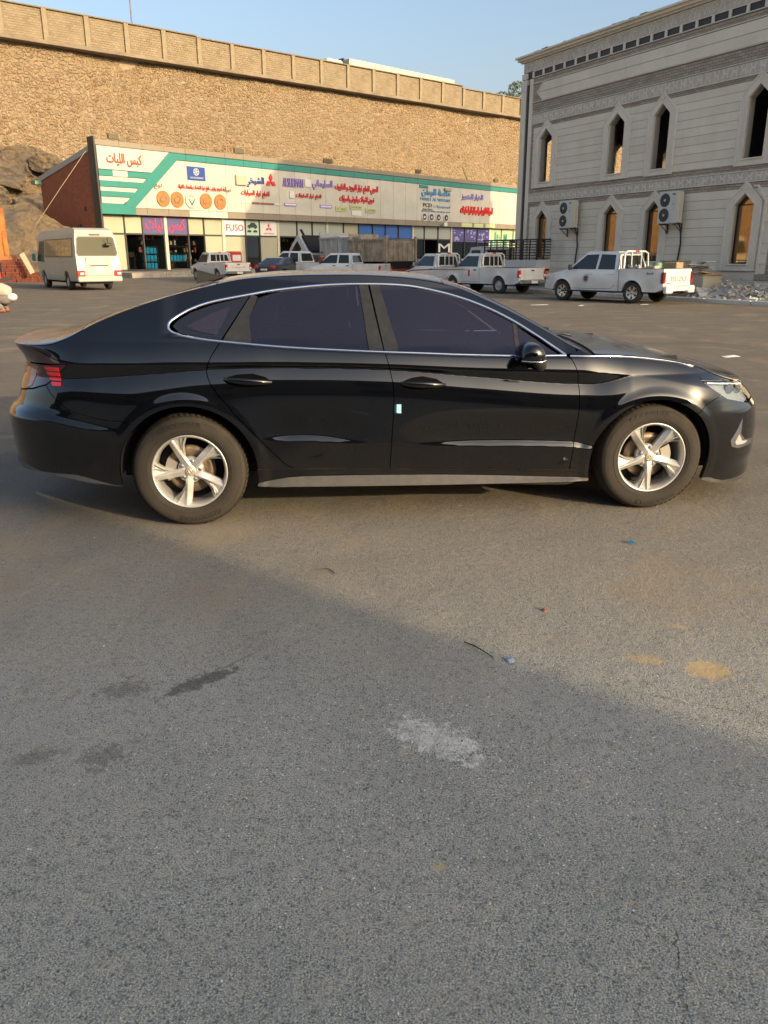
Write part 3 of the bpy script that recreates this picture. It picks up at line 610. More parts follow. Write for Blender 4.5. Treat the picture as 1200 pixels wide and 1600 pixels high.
for i in range(len(edges)-1):
    a, b_ = edges[i], edges[i+1]; tk = .14 if a in thick else .05
    MB().box(a-tk, a+tk, -.12, .10, Z(.42), Z(4.72)).build('mullion', mat('cream_frame', (.55, .50, .38), .5) if tk > .1 else dframe, shop)
    MB().box(a+tk, b_-.05, -.06, .06, Z(3.22), Z(3.32)).build('transom', dframe, shop)
    MB().box(a+tk, b_-.05, -.08, .08, Z(.36), Z(.50)).build('sill', dframe, shop)
    up_ = upper.get(i)
    if i in (2, 3):
        MB().box(a+tk+.02, b_-.06, -.05, -.02, Z(3.30), Z(4.68)).build('shop_sign', purp, shop)
        t = MB(); put_text(t, 'ليات' if i == 2 else 'كبس', a+.30, b_-.32, Z(3.45), Z(4.55), -.06, .03); t.build('sign_lettering', mat('red_neon', (.85, .04, .07), .4), shop)
    elif i == 6:
        MB().box(a+.16, b_-.06, -.05, -.02, Z(3.34), Z(4.66)).build('shop_sign', whitem, shop); t = MB(); put_text(t, 'FUSO', a+.35, b_-.22, Z(3.68), Z(4.26), -.06, .02, bold=.012); t.build('sign_lettering', redp_, shop)
    elif i == 7:
        MB().box(a+.06, b_-.06, -.05, -.02, Z(3.34), Z(4.66)).build('shop_sign', mat('pale_green_print', (.52, .66, .52), .5), shop)
        t = MB(); cu_ = [(a+.25, 4.02), (a+.32, 4.22), (a+.55, 4.28), (a+.70, 4.44), (a+1.10, 4.44), (a+1.30, 4.26), (a+1.42, 4.16), (a+1.42, 4.0)]; t.prism([(x, Z(z)) for x, z in cu_], -.075, -.055); [t.cyl((x, -.06, Z(4.0)), (x, -.085, Z(4.0)), .10, n=12) for x in (a+.5, a+1.18)]
        [t.prism([(x, Z(3.60)), (x+.45, Z(3.60)), (x+.50, Z(3.70)), (x+.38, Z(3.80)), (x+.12, Z(3.80)), (x, Z(3.70))], -.075, -.055) for x in (a+.22, a+.92)]; t.build('printed_car', mat('dark_print', (.04, .06, .05), .4), shop)
    elif i == 8:
        MB().box(a+.06, b_-.06, -.05, -.02, Z(3.34), Z(4.66)).build('shop_sign', whitem, shop); t = MB(); cx0 = (a+b_)/2; s_ = .24
        for an in (90, 210, 330):
            dx, dz = math.cos(R(an)), math.sin(R(an)); px_, pz_ = -dz, dx; L_ = s_*1.75; W_ = s_*.5
            t.prism([(cx0, Z(4.02)), (cx0+dx*L_/2+px_*W_, Z(4.02+dz*L_/2+pz_*W_)), (cx0+dx*L_, Z(4.02+dz*L_)), (cx0+dx*L_/2-px_*W_, Z(4.02+dz*L_/2-pz_*W_))], -.075, -.055)
        t.build('emblem', redp_, shop); t = MB(); put_text(t, 'MITSUBISHI', cx0-.62, cx0+.62, Z(3.46), Z(3.58), -.06, .015); t.build('sign_lettering', redp_, shop)
    elif 21 <= i <= 23:
        MB().box(a+tk+.03, b_-.10, -.05, -.02, Z(3.06 if i != 23 else 3.0), Z(4.66)).build('shop_sign', mat('violet_film', (.085, .07, .26), .4), shop)
        t = MB(); rr_ = random.Random(i)
        for q in range(11):
            x = a+.35+rr_.random()*(b_-a-.9); z = 3.25+rr_.random()*1.2; s_ = .08+.12*rr_.random()
            t.cyl((x, -.052, Z(z)), (x, -.07, Z(z)), s_, n=10) if q % 2 else t.box(x-s_, x+s_*1.4, -.07, -.052, Z(z-s_*.4), Z(z+s_*.4))
        t.build('printed_parts', mat('pale_print', (.42, .42, .52), .5), shop)
    elif i >= 24:
        MB().box(a+tk+.03, b_-.06, -.05, -.02, Z(2.35), Z(4.66)).build('shop_sign', mat('yellow_green_film', (.42, .48, .16), .45, noise=.5, nscale=2.2, col2=(.20, .38, .42)), shop)
        t = MB(); rr_ = random.Random(i)
        for q in range(5): x = a+.3+rr_.random()*(b_-a-.8); t.box(x, x+.12+.25*rr_.random(), -.07, -.052, Z(2.6), Z(3.1+1.2*rr_.random()))
        t.build('printed_parts', mat('green_print', (.05, .20, .14), .5), shop)
    elif up_: MB().box(a+tk+.02, b_-.06, .0, .03, Z(3.34), Z(4.68)).build('upper_pane', up_, shop)
    else: MB().box(a+tk+.02, b_-.06, .0, .015, Z(3.34), Z(4.68)).build('upper_pane', gdark, shop)
    lo_ = lower.get(i)
    if lo_: MB().box(a+tk+.02, b_-.06, .0, .03, Z(.50), Z(3.20)).build('lower_pane', lo_, shop)
    elif i not in (9, 10, 11, 19): MB().box(a+tk+.02, b_-.06, .0, .012, Z(.50), Z(3.20)).build('lower_pane', gdark, shop)
b = MB(); b.box(.2, SL-.2, 4.6, 4.8, 0, Z(8.1)); b.box(.2, SL-.2, .1, 4.6, 0, .02); b.box(.2, SL-.2, .1, 4.6, Z(4.75), Z(4.85))
for e in (6.05, 12.08, 18.60, 25.19, 32.1, 38.9, 46.2, 54.35): b.box(e-.06, e+.06, .12, 4.6, 0, Z(4.7))
b.build('interior', backdark, shop)
# stock inside the first shops: racks with blue drums
for (a, nx__, rows, sx__) in ((4.35, 4, 3, .34), (7.0, 5, 1, .34)):
    rk_ = thing('shelf_rack', 'metal shelf rack of blue drums inside the %s shop window' % ('second' if a < 5 else 'third'), 'shelf', (SO[0]+a*math.cos(SA)-1.0*math.sin(SA)*1, SO[1]+a*math.sin(SA)+1.0*math.cos(SA), SZ), SA, 'racks of oil drums behind the glass')
    b = MB(); W_ = nx__*sx__+.1
    for z in (.10, .72, 1.34, 1.96): b.box(0, W_, 0, .5, z, z+.04)
    for x in (0, W_-.04): b.box(x, x+.04, 0, .04, 0, 2.0)
    b.build('frame', dframe, rk_)
    for r_ in range(rows):
        for c_ in range(nx__):
            zz = .14+.62*(r_ if rows > 1 else 1)
            MB().box(.06+c_*sx__, .06+c_*sx__+.29, .03, .40, zz, zz+.50, bev=.04).build('blue_drum', mat('blue_drum', (.02, .30, .62), .35, emit=None), rk_)
b = MB(); rr_ = random.Random(3)
for i in range(60):
    x = rr_.choice([rr_.uniform(6.3, 8.1), rr_.uniform(8.5, 9.8), rr_.uniform(19, 25), rr_.uniform(19, 25), rr_.uniform(4.1, 5.8)]); z = rr_.choice([.9, 1.5, 2.1, 2.5]); b.box(x, x+.08+.1*rr_.random(), 1.2, 1.4, z, z+.1+.35*rr_.random(), rr_.randrange(3))
o = b.build('hanging_stock', [mat('stock_pale', (.5, .47, .4), .6), mat('stock_brown', (.3, .2, .1), .6), mat('stock_red', (.4, .05, .04), .6)], shop); o['kind'] = 'stuff'
# white M on the shop window
t = MB(); put_text(t, 'M', 43.7, 46.0, Z(1.85), Z(2.85), -.03, .03); t.build('window_letter', whitel, shop)
# lettering and boards on the fascia
FY = -.605
def sign_text(body, x0, x1, z0, z1, m, bold=.0, depth=.06):
    t = MB(); put_text(t, body, x0, x1, Z(z0), Z(z1), FY, depth, bold=bold); return t.build('lettering', m, shop)
def board(x0, x1, z0, z1, m, d=.06, name='sign_board'): return MB().box(x0, x1, FY-d, FY-.001, Z(z0), Z(z1), bev=.01).build(name, m, shop)
def disc(x, z, r_, m, rim=None):
    b = MB(); b.cyl((x, FY, Z(z)), (x, FY-.10, Z(z)), r_, n=28, smooth=False); return b.build('round_sign', m, shop)
sign_text('كبس الليات', .85, 3.95, 8.25, 9.2, redl2, .014)
bb = board(8.26, 10.07, 7.66, 8.72, mat('blue_board', (.022, .06, .26), .4)); t = MB()
t.tube([(9.15+.27*math.cos(a), FY-.07, Z(8.32)+.27*math.sin(a)) for a in np.linspace(0, 2*PI, 24, endpoint=False)], .022, 5, closed=True)
for k_ in range(6):
    a = k_*PI/3+.2; t.cyl((9.15, FY-.07, Z(8.32)), (9.15+.19*math.cos(a), FY-.07, Z(8.32)+.19*math.sin(a)), .022, n=5); t.cyl((9.15+.19*math.cos(a), FY-.06, Z(8.32)+.19*math.sin(a)), (9.15+.19*math.cos(a), FY-.085, Z(8.32)+.19*math.sin(a)), .055, n=8)
put_text(t, 'UAS AUTOPARTS', 8.5, 9.85, Z(7.78), Z(7.92), FY-.065, .01); t.build('board_print', whitel, bb)
sign_text('لتجديد وتركيب قطع غيار الشاحنات والمعدات الثقيلة', 7.25, 11.75, 6.78, 7.28, redl2, .02)
sign_text('بيع', 4.9, 5.65, 6.75, 7.2, brownl); sign_text('صيانة', 11.85, 12.75, 6.80, 7.35, brownl)
for i, (x, m_) in enumerate(((5.67, orange), (7.03, orange), (8.46, panelm), (9.97, orange), (11.48, orange))):
    d_ = disc(x, 6.05, .62, m_); t = MB(); rr_ = random.Random(i)
    if i == 2: t.prism([(x-.35, Z(6.15)), (x-.25, Z(6.15)), (x, Z(5.78)), (x+.25, Z(6.15)), (x+.38, Z(6.2)), (x+.02, Z(5.62)), (x-.02, Z(5.62))], FY-.13, FY-.10); put_text(t, 'خصم خاص', x-.3, x+.3, Z(6.3), Z(6.45), FY-.105, .02)
    else:
        for q in range(5): a = rr_.uniform(0, 6); t.tube([(x+.3*math.cos(a+j), FY-.115, Z(6.05)+.25*math.sin(a+j*1.3)) for j in np.linspace(0, 1.4, 5)], .045, 5)
    t.build('disc_picture', mat('disc_detail%d' % (i == 2), (.18, .16, .10) if i != 2 else (.05, .16, .07), .5) if True else None, d_)
board(13.3, 14.55, 7.55, 8.35, mat('box_metal', (.42, .38, .28), .5), .22, 'cable_box')
sign_text('الشيخي', 14.5, 16.6, 7.45, 8.35, bluel, .016, .12)
t = MB()
for an in (90, 210, 330):
    cx0, cz0, s_ = 17.43, 8.05, .66; dx, dz = math.cos(R(an)), math.sin(R(an)); L_ = s_*1.0; W_ = s_*.29; px_, pz_ = -dz, dx
    t.prism([(cx0, Z(cz0)), (cx0+dx*L_/2+px_*W_, Z(cz0+dz*L_/2+pz_*W_)), (cx0+dx*L_, Z(cz0+dz*L_)), (cx0+dx*L_/2-px_*W_, Z(cz0+dz*L_/2-pz_*W_))], FY-.14, FY)
t.build('emblem', redp_, shop)
sign_text('لقطع غيار السيارات', 13.9, 17.2, 6.55, 7.2, redl2, .016, .1)
for a, b_, m_ in ((13.9, 14.9, mat('pale_strip', (.5, .5, .42), .5)), (15.1, 16.0, brownl), (16.1, 17.7, brownl), (17.8, 18.5, mat('pale_strip', (.5, .5, .42), .5))): board(a, b_, 6.02, 6.20, m_, .05, 'name_strip')
sign_text('ALSULIMAN', 18.9, 21.5, 7.72, 8.5, violet, .0, .14); bb = board(21.75, 22.5, 7.85, 8.52, whitel, .1); sign_text('السليماني', 22.75, 25.5, 7.65, 8.6, violet, .012, .12)
bb = board(19.7, 20.3, 6.72, 7.35, whitel, .1); sign_text('لقطع غيار المكيفات', 20.55, 23.9, 6.72, 7.25, redl2, .018, .1)
b5 = board(19.0, 20.6, 6.02, 6.30, violet, .08); b6 = board(23.7, 25.35, 6.02, 6.32, violet, .08)
for q, (a, b_) in ((b5, (19.1, 20.5)), (b6, (23.8, 25.25))): MB().box(a, b_, FY-.09, FY-.081, Z(6.10), Z(6.22)).build('board_print', whitel, q)
sign_text('الحربي لقطع غيار التبريد و التكييف', 25.85, 32.3, 7.55, 8.45, redp_, .016, .12); sign_text('تموين الشركات والورش والسيارات', 26.5, 31.7, 6.62, 7.35, redp_, .016, .1)
yel = mat('yellow_board', (.42, .44, .20), .5)
for a, b_, z0, z1, m_, tx in ((25.9, 27.6, 5.78, 6.25, yel, 'زيوت'), (28.0, 29.8, 6.02, 6.45, yel, 'قطع غيار أصلية'), (28.2, 29.7, 5.46, 5.95, whitel, ''), (30.3, 32.0, 5.78, 6.22, yel, 'فلاتر')):
    q = board(a, b_, z0, z1, m_, .08)
    if tx: t = MB(); put_text(t, tx, a+.2, b_-.2, Z(z0+.1), Z(z1-.08), FY-.085, .01); t.build('board_print', blackl, q)
board(39.3, 40.8, 8.72, 9.02, teal, .1); sign_text('ماسة الوطن', 39.7, 45.0, 7.85, 8.75, skyb, .022, .14); sign_text('MASAT AL WATAN', 39.5, 45.0, 7.42, 7.74, skyb, .0, .08)
sign_text('PCD', 40.0, 41.6, 6.75, 7.15, blackl, .01, .06); sign_text('كومبريسرات', 42.0, 45.1, 6.65, 7.05, skyb, .0, .06); sign_text('Auto Parts', 39.9, 41.7, 6.40, 6.62, mat('olive_letters', (.2, .22, .08), .5), 0, .05); sign_text('لقطع غيار المعدات والشاحنات الثقيلة', 39.7, 45.0, 6.15, 6.4, skyb, .0, .06)
for i, x in enumerate((40.21, 41.5, 42.83, 44.3)): d_ = disc(x, 5.68, .46, whitel); t = MB(); t.cyl((x, FY-.10, Z(5.68)), (x, FY-.12, Z(5.68)), .36, n=20); t.cyl((x-.1, FY-.12, Z(5.72)), (x-.1, FY-.14, Z(5.72)), .15, n=8); t.build('disc_rim', blackl, d_); t = MB(); t.box(x-.2+.05*i, x+.12, FY-.15, FY-.12, Z(5.55), Z(5.75)); t.build('disc_picture', whitel, d_)
MB().box(43.8, 45.1, FY-.25, FY, Z(8.6), Z(8.95), bev=.05).build('floodlight', mat('fixture', (.3, .28, .24), .5), shop)
sign_text('الخيار المتميز', 47.3, 51.7, 7.75, 8.55, violet, .018, .14); sign_text('لصيانة الكهرباء والميكانيكا والمكيفات', 47.1, 53.9, 6.1, 7.15, mat('red_bright', (.75, .03, .02), .4), .03, .14)
for a, b_ in ((47.4, 49.6), (50.0, 52.0), (52.5, 54.6)): board(a, b_, 4.76, 5.2, mat('lime_board', (.50, .55, .26), .5), .06)
MB().box(43.4, 44.0, FY-.5, FY-.3, Z(4.75), Z(5.15)).build('small_sign', whitel, shop)
# floodlights on the roof edge
for x, wd in ((1.85, .95), (14.2, 1.1), (25.3, 1.2), (39.5, .9), (55.0, .9)):
    fl = thing('floodlight', 'rusty louvred floodlight on the roof edge, %s along the shop row' % {1.85: 'first from the left', 14.2: 'second from the left', 25.3: 'third from the left', 39.5: 'fourth from the left', 55.0: 'farthest right'}[x], 'floodlight', (SO[0]+x*math.cos(SA)+.3*math.sin(SA), SO[1]+x*math.sin(SA)-.3*math.cos(SA), 9.9), SA, 'floodlights on the roof edge')
    b = MB(); b.box(-wd/2, wd/2, -.12, .12, .30, .72, bev=.02); fx = mat('rusty_fixture', (.26, .20, .11), .7, noise=.4, nscale=5); b.build('lamp_head', fx, fl)
    for k_ in range(4): MB().box(-wd/2+.08+k_*(wd-.16)/4, -wd/2+.05+(k_+1)*(wd-.16)/4, -.15, -.121, .34, .68).build('louvre', mat('fixture_dark', (.12, .10, .06), .6), fl)
    MB().box(-.04, .04, -.03, .03, 0.0, .31).build('bracket', fx, fl)
b = MB().cyl((0, 0, 0), (-1.1, 0, 1.5), .05, n=8); tag(b.build('loose_pipe', mat('rust', (.18, .09, .05), .8), loc=(SO[0]+49*math.cos(SA)+.2, SO[1]+49*math.sin(SA), 9.95), rot=(0, 0, SA)), 'rusty pipe leaning over the roof edge right of the middle of the shop row', 'pipe')
tag(MB().tube([(-22.7, 66.3, 9.2), (-24.4, 64.5, 6.3), (-26.0, 63.5, 3.9), (-27.5, 63.2, 1.2)], .022, 6).build('cable', mat('pale_cable', (.33, .25, .16), .7)), 'pale cable slung from the fascia corner down across the brick side wall', 'cable')
# second block behind that keeps the middle of the shop row out of the sun: taller flats to the right, outside the picture
def dirto(u, t): x = SO[0]+u*math.cos(SA)+t*math.cos(R(-39.7)); y = SO[1]+u*math.sin(SA)+t*math.sin(R(-39.7)); return x, y
# ================================================================ stone building on the right
BO = (7.364, 45.873); BA = math.atan2(-.88620, .46330)
bld = thing('stone_building', 'two storey pale stone building with pointed windows and carved bands', 'building', (BO[0], BO[1], -.15), BA)
BZ = .15
lime = NT('limestone'); ln = lime.noise(.9, 7, .7); lm = lime.noise(7, 6, .7); rndo = lime.n('ObjectInfo')
cl = lime.mix(lime.rng(ln, .3, .7), (.80, .715, .57), (.70, .62, .49)); cl = lime.mix(lime.math('MULTIPLY', rndo.outputs['Random'], .35), cl, (.58, .51, .41)); cl = lime.mix(lime.math('MULTIPLY', lime.rng(lime.noise(.45, 6, .75, vec=lime.mapping(scale=(1, 1, .35))), .52, .75), .35), cl, (.34, .30, .25))
lime.l(cl, lime.b.inputs['Base Color']); lime.b.inputs['Roughness'].default_value = .85; lime.l(lime.bump(lm, .35, .01), lime.b.inputs['Normal']); lime = lime.m
split_ = NT('split_stone'); bt = split_.n('TexBrick'); bt.inputs['Scale'].default_value = 1; bt.inputs['Brick Width'].default_value = .30; bt.inputs['Row Height'].default_value = .105; bt.inputs['Mortar Size'].default_value = .008
sx = split_.n('SeparateXYZ'); split_.l(split_.tc.outputs['Object'], sx.inputs[0]); cx_ = split_.n('CombineXYZ'); split_.l(sx.outputs[0], cx_.inputs[0]); split_.l(sx.outputs[2], cx_.inputs[1]); split_.l(cx_.outputs[0], bt.inputs['Vector'])
bt.inputs['Color1'].default_value = (.36, .29, .22, 1); bt.inputs['Color2'].default_value = (.47, .39, .30, 1); bt.inputs['Mortar'].default_value = (.19, .15, .12, 1)
split_.l(bt.outputs[0], split_.b.inputs['Base Color']); split_.b.inputs['Roughness'].default_value = .95; split_.l(split_.bump(split_.math('ADD', split_.noise(14, 6, .7), split_.math('MULTIPLY', bt.outputs[1], -.6)), 1.0, .05), split_.b.inputs['Normal']); split_ = split_.m
carve = mat('carved_band', (.60, .54, .44), .85, noise=.25, nscale=3, bump=(18, .4, .01)); trimw = mat('pale_trim', (.72, .66, .56), .8, noise=.15, nscale=3)
groove = mat('joint_mortar', (.30, .26, .21), .95)
BZf = lambda z: z+BZ
def bp(name, polys, m, y0, y1, parent=None, smooth=False):
    b = MB()
    for p in polys: b.prism([(a, BZf(c)) for a, c in p], y0, y1)
    return b.build(name, m, parent or bld)
LEN = 23.0
# window openings: (centre, half width, sill, shoulder, apex)
W_up = [(2.06, .49, 5.10, 7.17, 7.60), (7.10, .50, 5.08, 7.17, 7.60), (9.80, .45, 5.05, 7.17, 7.60), (14.58, .46, 5.04, 7.16, 7.58), (19.4, .49, 5.05, 7.16, 7.58)]
W_lo = [(2.03, .44, 1.40, 3.34, 3.76), (7.12, .47, 1.30, 3.34, 3.76), (9.80, .46, 1.25, 3.34, 3.76), (14.50, .46, 1.17, 3.36, 3.78), (19.4, .46, 1.17, 3.36, 3.78)]
FRW = .35
def halfw(wn_, z, grow):
    """half width of the pointed outline grown by a margin, at height z (None above it)"""
    c, hw, zs, zh, za = wn_; hw2 = hw+grow; k_ = (za-zh)/hw; za2 = za+grow*math.hypot(1, k_)*.92; zh2 = za2-k_*hw2
    if z < zs-grow*.75 or z > za2: return None
    return hw2 if z <= zh2 else (za2-z)/k_
def outlinew(wn_, grow, sillgrow=None):
    c, hw, zs, zh, za = wn_; hw2 = hw+grow; k_ = (za-zh)/hw; za2 = za+grow*math.hypot(1, k_)*.92; zh2 = za2-k_*hw2; zb_ = zs-(grow*.75 if sillgrow is None else sillgrow)
    return [(c-hw2, zb_), (c+hw2, zb_), (c+hw2, zh2), (c, za2), (c-hw2, zh2)]
# backing wall, cut round the openings
def wall_strips(x0, x1, z0, z1, wins, grow, y0, y1, name, m, pieces=None, minw=.02):
    """Fill a rectangle with quads that end on the (grown) window outlines; one object per piece."""
    zsx = sorted({z0, z1} | {z for w_ in wins for z in (w_[2]-grow*.75, outlinew(w_, grow)[2][1], outlinew(w_, grow)[3][1]) if z0 < z < z1}) if pieces is None else [z0, z1]
    for a, b_ in zip(zsx[:-1], zsx[1:]):
        segs = []; xa0 = xa1 = x0
        for w_ in wins:
            h0, h1 = halfw(w_, a+1e-4, grow), halfw(w_, b_-1e-4, grow)
            if h0 is None and h1 is None: continue
            h0 = h0 or 0; h1 = h1 or 0
            segs.append([(xa0, a), (w_[0]-h0, a), (w_[0]-h1, b_), (xa1, b_)]); xa0, xa1 = w_[0]+h0, w_[0]+h1
        segs.append([(xa0, a), (x1, a), (x1, b_), (xa1, b_)])
        for s_ in segs:
            if s_[1][0]-s_[0][0] > minw: bp(name, [s_], m, y0, y1)
wall_strips(.02, LEN, -.4, 4.2, W_lo, .05, .002, .28, 'backing_wall', groove)
wall_strips(.02, LEN, 4.2, 11.0, W_up, .05, .002, .28, 'backing_wall', groove)
# ashlar courses, one stone course piece between windows, joints left open
def courses(x0, x1, zlist, wins, y=-.0):
    for a, b_ in zip(zlist[:-1], zlist[1:]): wall_strips(x0, x1, a+.008, b_-.008, wins, .20, -.012, .03, 'stone_course', lime, pieces=1)
courses(.95, LEN, [.20, .55, .88, 1.21, 1.54, 1.88, 2.22, 2.57, 2.92, 3.27, 3.62, 3.95], W_lo)
courses(.95, LEN, [4.84, 5.13, 5.46, 5.79, 6.12, 6.45, 6.78, 7.11, 7.43, 7.74], W_up)
bp('plinth', [[(-.1, -.4), (LEN, -.4), (LEN, .19), (-.1, .19)]], mat('plinth_plaster', (.33, .30, .26), .9, noise=.3, nscale=2), -.06, .03)
# split-faced fields and carved bands
def hband(name, z0, z1, m, y, x0=.78): return bp(name, [[(x0, z0), (LEN, z0), (LEN, z1), (x0, z1)]], m, y, .03)
wall_strips(.78, LEN, 3.96, 4.16, W_lo, .20, -.02, .03, 'split_stone_field', split_, pieces=1)
hband('split_stone_field', 4.60, 4.83, split_, -.02); wall_strips(.78, LEN, 7.75, 7.90, W_up, .20, -.02, .03, 'split_stone_field', split_, pieces=1)
hband('split_stone_field', 8.45, 8.90, split_, -.02); hband('split_stone_field', 9.80, 10.06, split_, -.02)
hband('carved_band', 4.20, 4.55, carve, -.035); hband('carved_band', 7.95, 8.38, carve, -.035)
for z in (4.17, 4.56, 7.91, 8.40, 8.92, 9.79, 10.07, 10.36): hband('string_course', z, z+.035, trimw, -.06)
# linked knot motif along both bands
for z0, z1 in ((4.24, 4.52), (8.0, 8.34)):
    zc_ = (z0+z1)/2; hh_ = (z1-z0)/2; pts = []
    x = .95; n_ = 0
    while x < 16.5:
        b = MB(); L_ = .30; th = .02
        b.prism([(x, BZf(zc_-hh_)), (x+.05, BZf(zc_-hh_)), (x+.11, BZf(zc_)), (x+.05, BZf(zc_+hh_)), (x, BZf(zc_+hh_)), (x+.06, BZf(zc_))], -.055, -.036)
        b.prism([(x+L_, BZf(zc_-hh_)), (x+L_-.05, BZf(zc_-hh_)), (x+L_-.11, BZf(zc_)), (x+L_-.05, BZf(zc_+hh_)), (x+L_, BZf(zc_+hh_)), (x+L_-.06, BZf(zc_))][::-1], -.055, -.036)
        b.prism([(x+.10, BZf(zc_-.035)), (x+L_-.10, BZf(zc_-.035)), (x+L_-.10, BZf(zc_+.035)), (x+.10, BZf(zc_+.035))], -.050, -.036)
        b.build('carved_knot', trimw, bld); x += .42
# corner strip, hexagon ended panel
bp('split_stone_field', [[(.78, 3.3), (.95, 3.3), (.95, 4.0), (.78, 4.0)], [(.78, 7.0), (.95, 7.0), (.95, 7.9), (.78, 7.9)], [(.78, 4.84), (.95, 4.84), (.95, 7.0), (.78, 7.0)], [(.78, .2), (.95, .2), (.95, 3.3), (.78, 3.3)]], split_, -.018, .03)
bp('split_stone_field', [[(.78, 8.95), (1.62, 8.95), (1.14, 9.36), (1.62, 9.78), (.78, 9.78)]], split_, -.02, .03)
for z0, z1 in ((8.97, 9.355), (9.375, 9.76)):
    for k_ in range(12):
        a, b_ = 1.2+k_*1.9, min(LEN, 1.2+(k_+1)*1.9)
        if k_ == 0: p = [(1.66, z0), (b_, z0), (b_, z1), (1.20, z1)] if z0 < 9.2 else [(1.20, z0), (b_, z0), (b_, z1), (1.66, z1)]
        else: p = [(a, z0), (b_, z0), (b_, z1), (a, z1)]
        bp('stone_course', [p], lime, -.04, .03)
bp('panel_border', [[(1.60, 8.945), (1.10, 9.365), (1.60, 9.79), (1.70, 9.79), (1.20, 9.365), (1.70, 8.945)]], trimw, -.065, .03)
bp('corner_pier', [[(-.12, -.4), (.30, -.4), (.30, 10.05), (-.12, 10.05)]], lime, -.10, .28); bp('corner_pier', [[(.52, -.4), (.78, -.4), (.78, 10.05), (.52, 10.05)]], lime, -.06, .28)
bp('pier_cap', [[(-.14, 9.55), (.32, 9.55), (.32, 10.05), (-.14, 10.05)]], trimw, -.12, .3)
b = MB(); b.tube([(.41, -.06, .1), (.41, -.06, 9.95)], .055, 10); b.build('downpipe', mat('downpipe', (.035, .032, .032), .5), bld)
# attic: row of dark slots with small posts, frieze of crossing arches, cornice
hband('slot_recess', 10.07, 10.40, blackm, -.012, .0)
x = .70
bp('attic_post', [[(-.12, 10.09), (.30, 10.09), (.30, 10.36), (-.12, 10.36)]], trimw, -.10, .02)
while x < LEN:
    bp('attic_post', [[(x, 10.09), (x+.12, 10.09), (x+.12, 10.36), (x, 10.36)]], trimw, -.07, .02); x += .80
hband('frieze', 10.40, 10.86, carve, -.05, -.05)
x = .0
while x < 16.6:
    b = MB(); A = [(x+.36-.36*math.cos(R(t)), 10.42+.40*math.sin(R(t))) for t in np.linspace(0, 180, 11)]
    b.tube([(a, -.06, BZf(c)) for a, c in A], .018, 4); b.build('frieze_arch', trimw, bld); x += .24
for z0, z1, y in ((10.88, 10.96, -.12), (10.96, 11.08, -.24), (11.08, 11.16, -.34)): bp('cornice', [[(-.14+y, z0), (LEN, z0), (LEN, z1), (-.14+y, z1)]], lime, y, .3)
rr_ = random.Random(8); o = None
b = MB()
for i in range(26): x = rr_.uniform(0, 16.5); b.box(x, x+rr_.uniform(.1, .6), -.30, -.05, BZf(11.16), BZf(11.16)+rr_.uniform(.01, .06))
b.build('cornice_debris', conc_dark, bld)['kind'] = 'stuff'
# windows
frame_d = mat('bronze_frame', (.022, .020, .019), .4); reveal = mat('reveal_plaster', (.50, .43, .33), .85, noise=.2)
wglass = bpy.data.materials.new('window_reflective'); wglass.use_nodes = True; q = wglass.node_tree.nodes['Principled BSDF']; q.inputs['Base Color'].default_value = (.012, .009, .007, 1); q.inputs['Roughness'].default_value = .04; q.inputs['Specular IOR Level'].default_value = 1.0; q.inputs['IOR'].default_value = 2.3; q.inputs['Specular Tint'].default_value = (1, .72, .48, 1)
for grp, wl in ((0, W_up), (1, W_lo)):
    for w_ in wl:
        fr_ = MB(); o1, o2 = outlinew(w_, FRW), outlinew(w_, .0)
        def ringp(b, oa, ob, y0, y1):
            n_ = 5
            for i in range(n_):
                j = (i+1) % n_; qd = [oa[i], oa[j], ob[j], ob[i]]
                b.prism([(a, BZf(c)) for a, c in qd], y0, y1)
        ringp(fr_, outlinew(w_, .31), o2, -.075, .03); fo = fr_.build('window_surround', lime, bld)
        b = MB(); ringp(b, o1, outlinew(w_, .29), -.095, .03); b.build('surround_moulding', trimw, fo)
        b = MB(); ringp(b, outlinew(w_, .045), o2, -.098, -.076); b.build('surround_moulding', trimw, fo)
        c, hw, zs, zh, za = w_; zt = outlinew(w_, .17)[3][1]; b = MB(); b.prism([(c-.07, BZf(zt-.02)), (c, BZf(zt-.12)), (c+.07, BZf(zt-.02)), (c, BZf(zt+.08))], -.11, -.07); b.build('carved_diamond', trimw, fo)
        b = MB(); b.box(c-hw-.03, c+hw+.03, -.12, .27, BZf(zs)-.06, BZf(zs), bev=.01); b.build('window_sill', trimw, fo)
        b = MB(); ringp(b, outlinew(w_, .04, .0), o2, .031, .30); b.build('reveal', reveal, fo)
        if grp == 1:
            gb_ = MB(); ringp(gb_, o2, outlinew(w_, -.045, -.045), .14, .20); gb_.box(c-hw, c+hw, .15, .19, BZf(zh)-.02, BZf(zh)+.03); gf = gb_.build('window_frame', frame_d, fo)
            b = MB(); b.prism([(a, BZf(z_)) for a, z_ in outlinew(w_, -.04, -.04)], .165, .175); b.build('pane', wglass, fo)
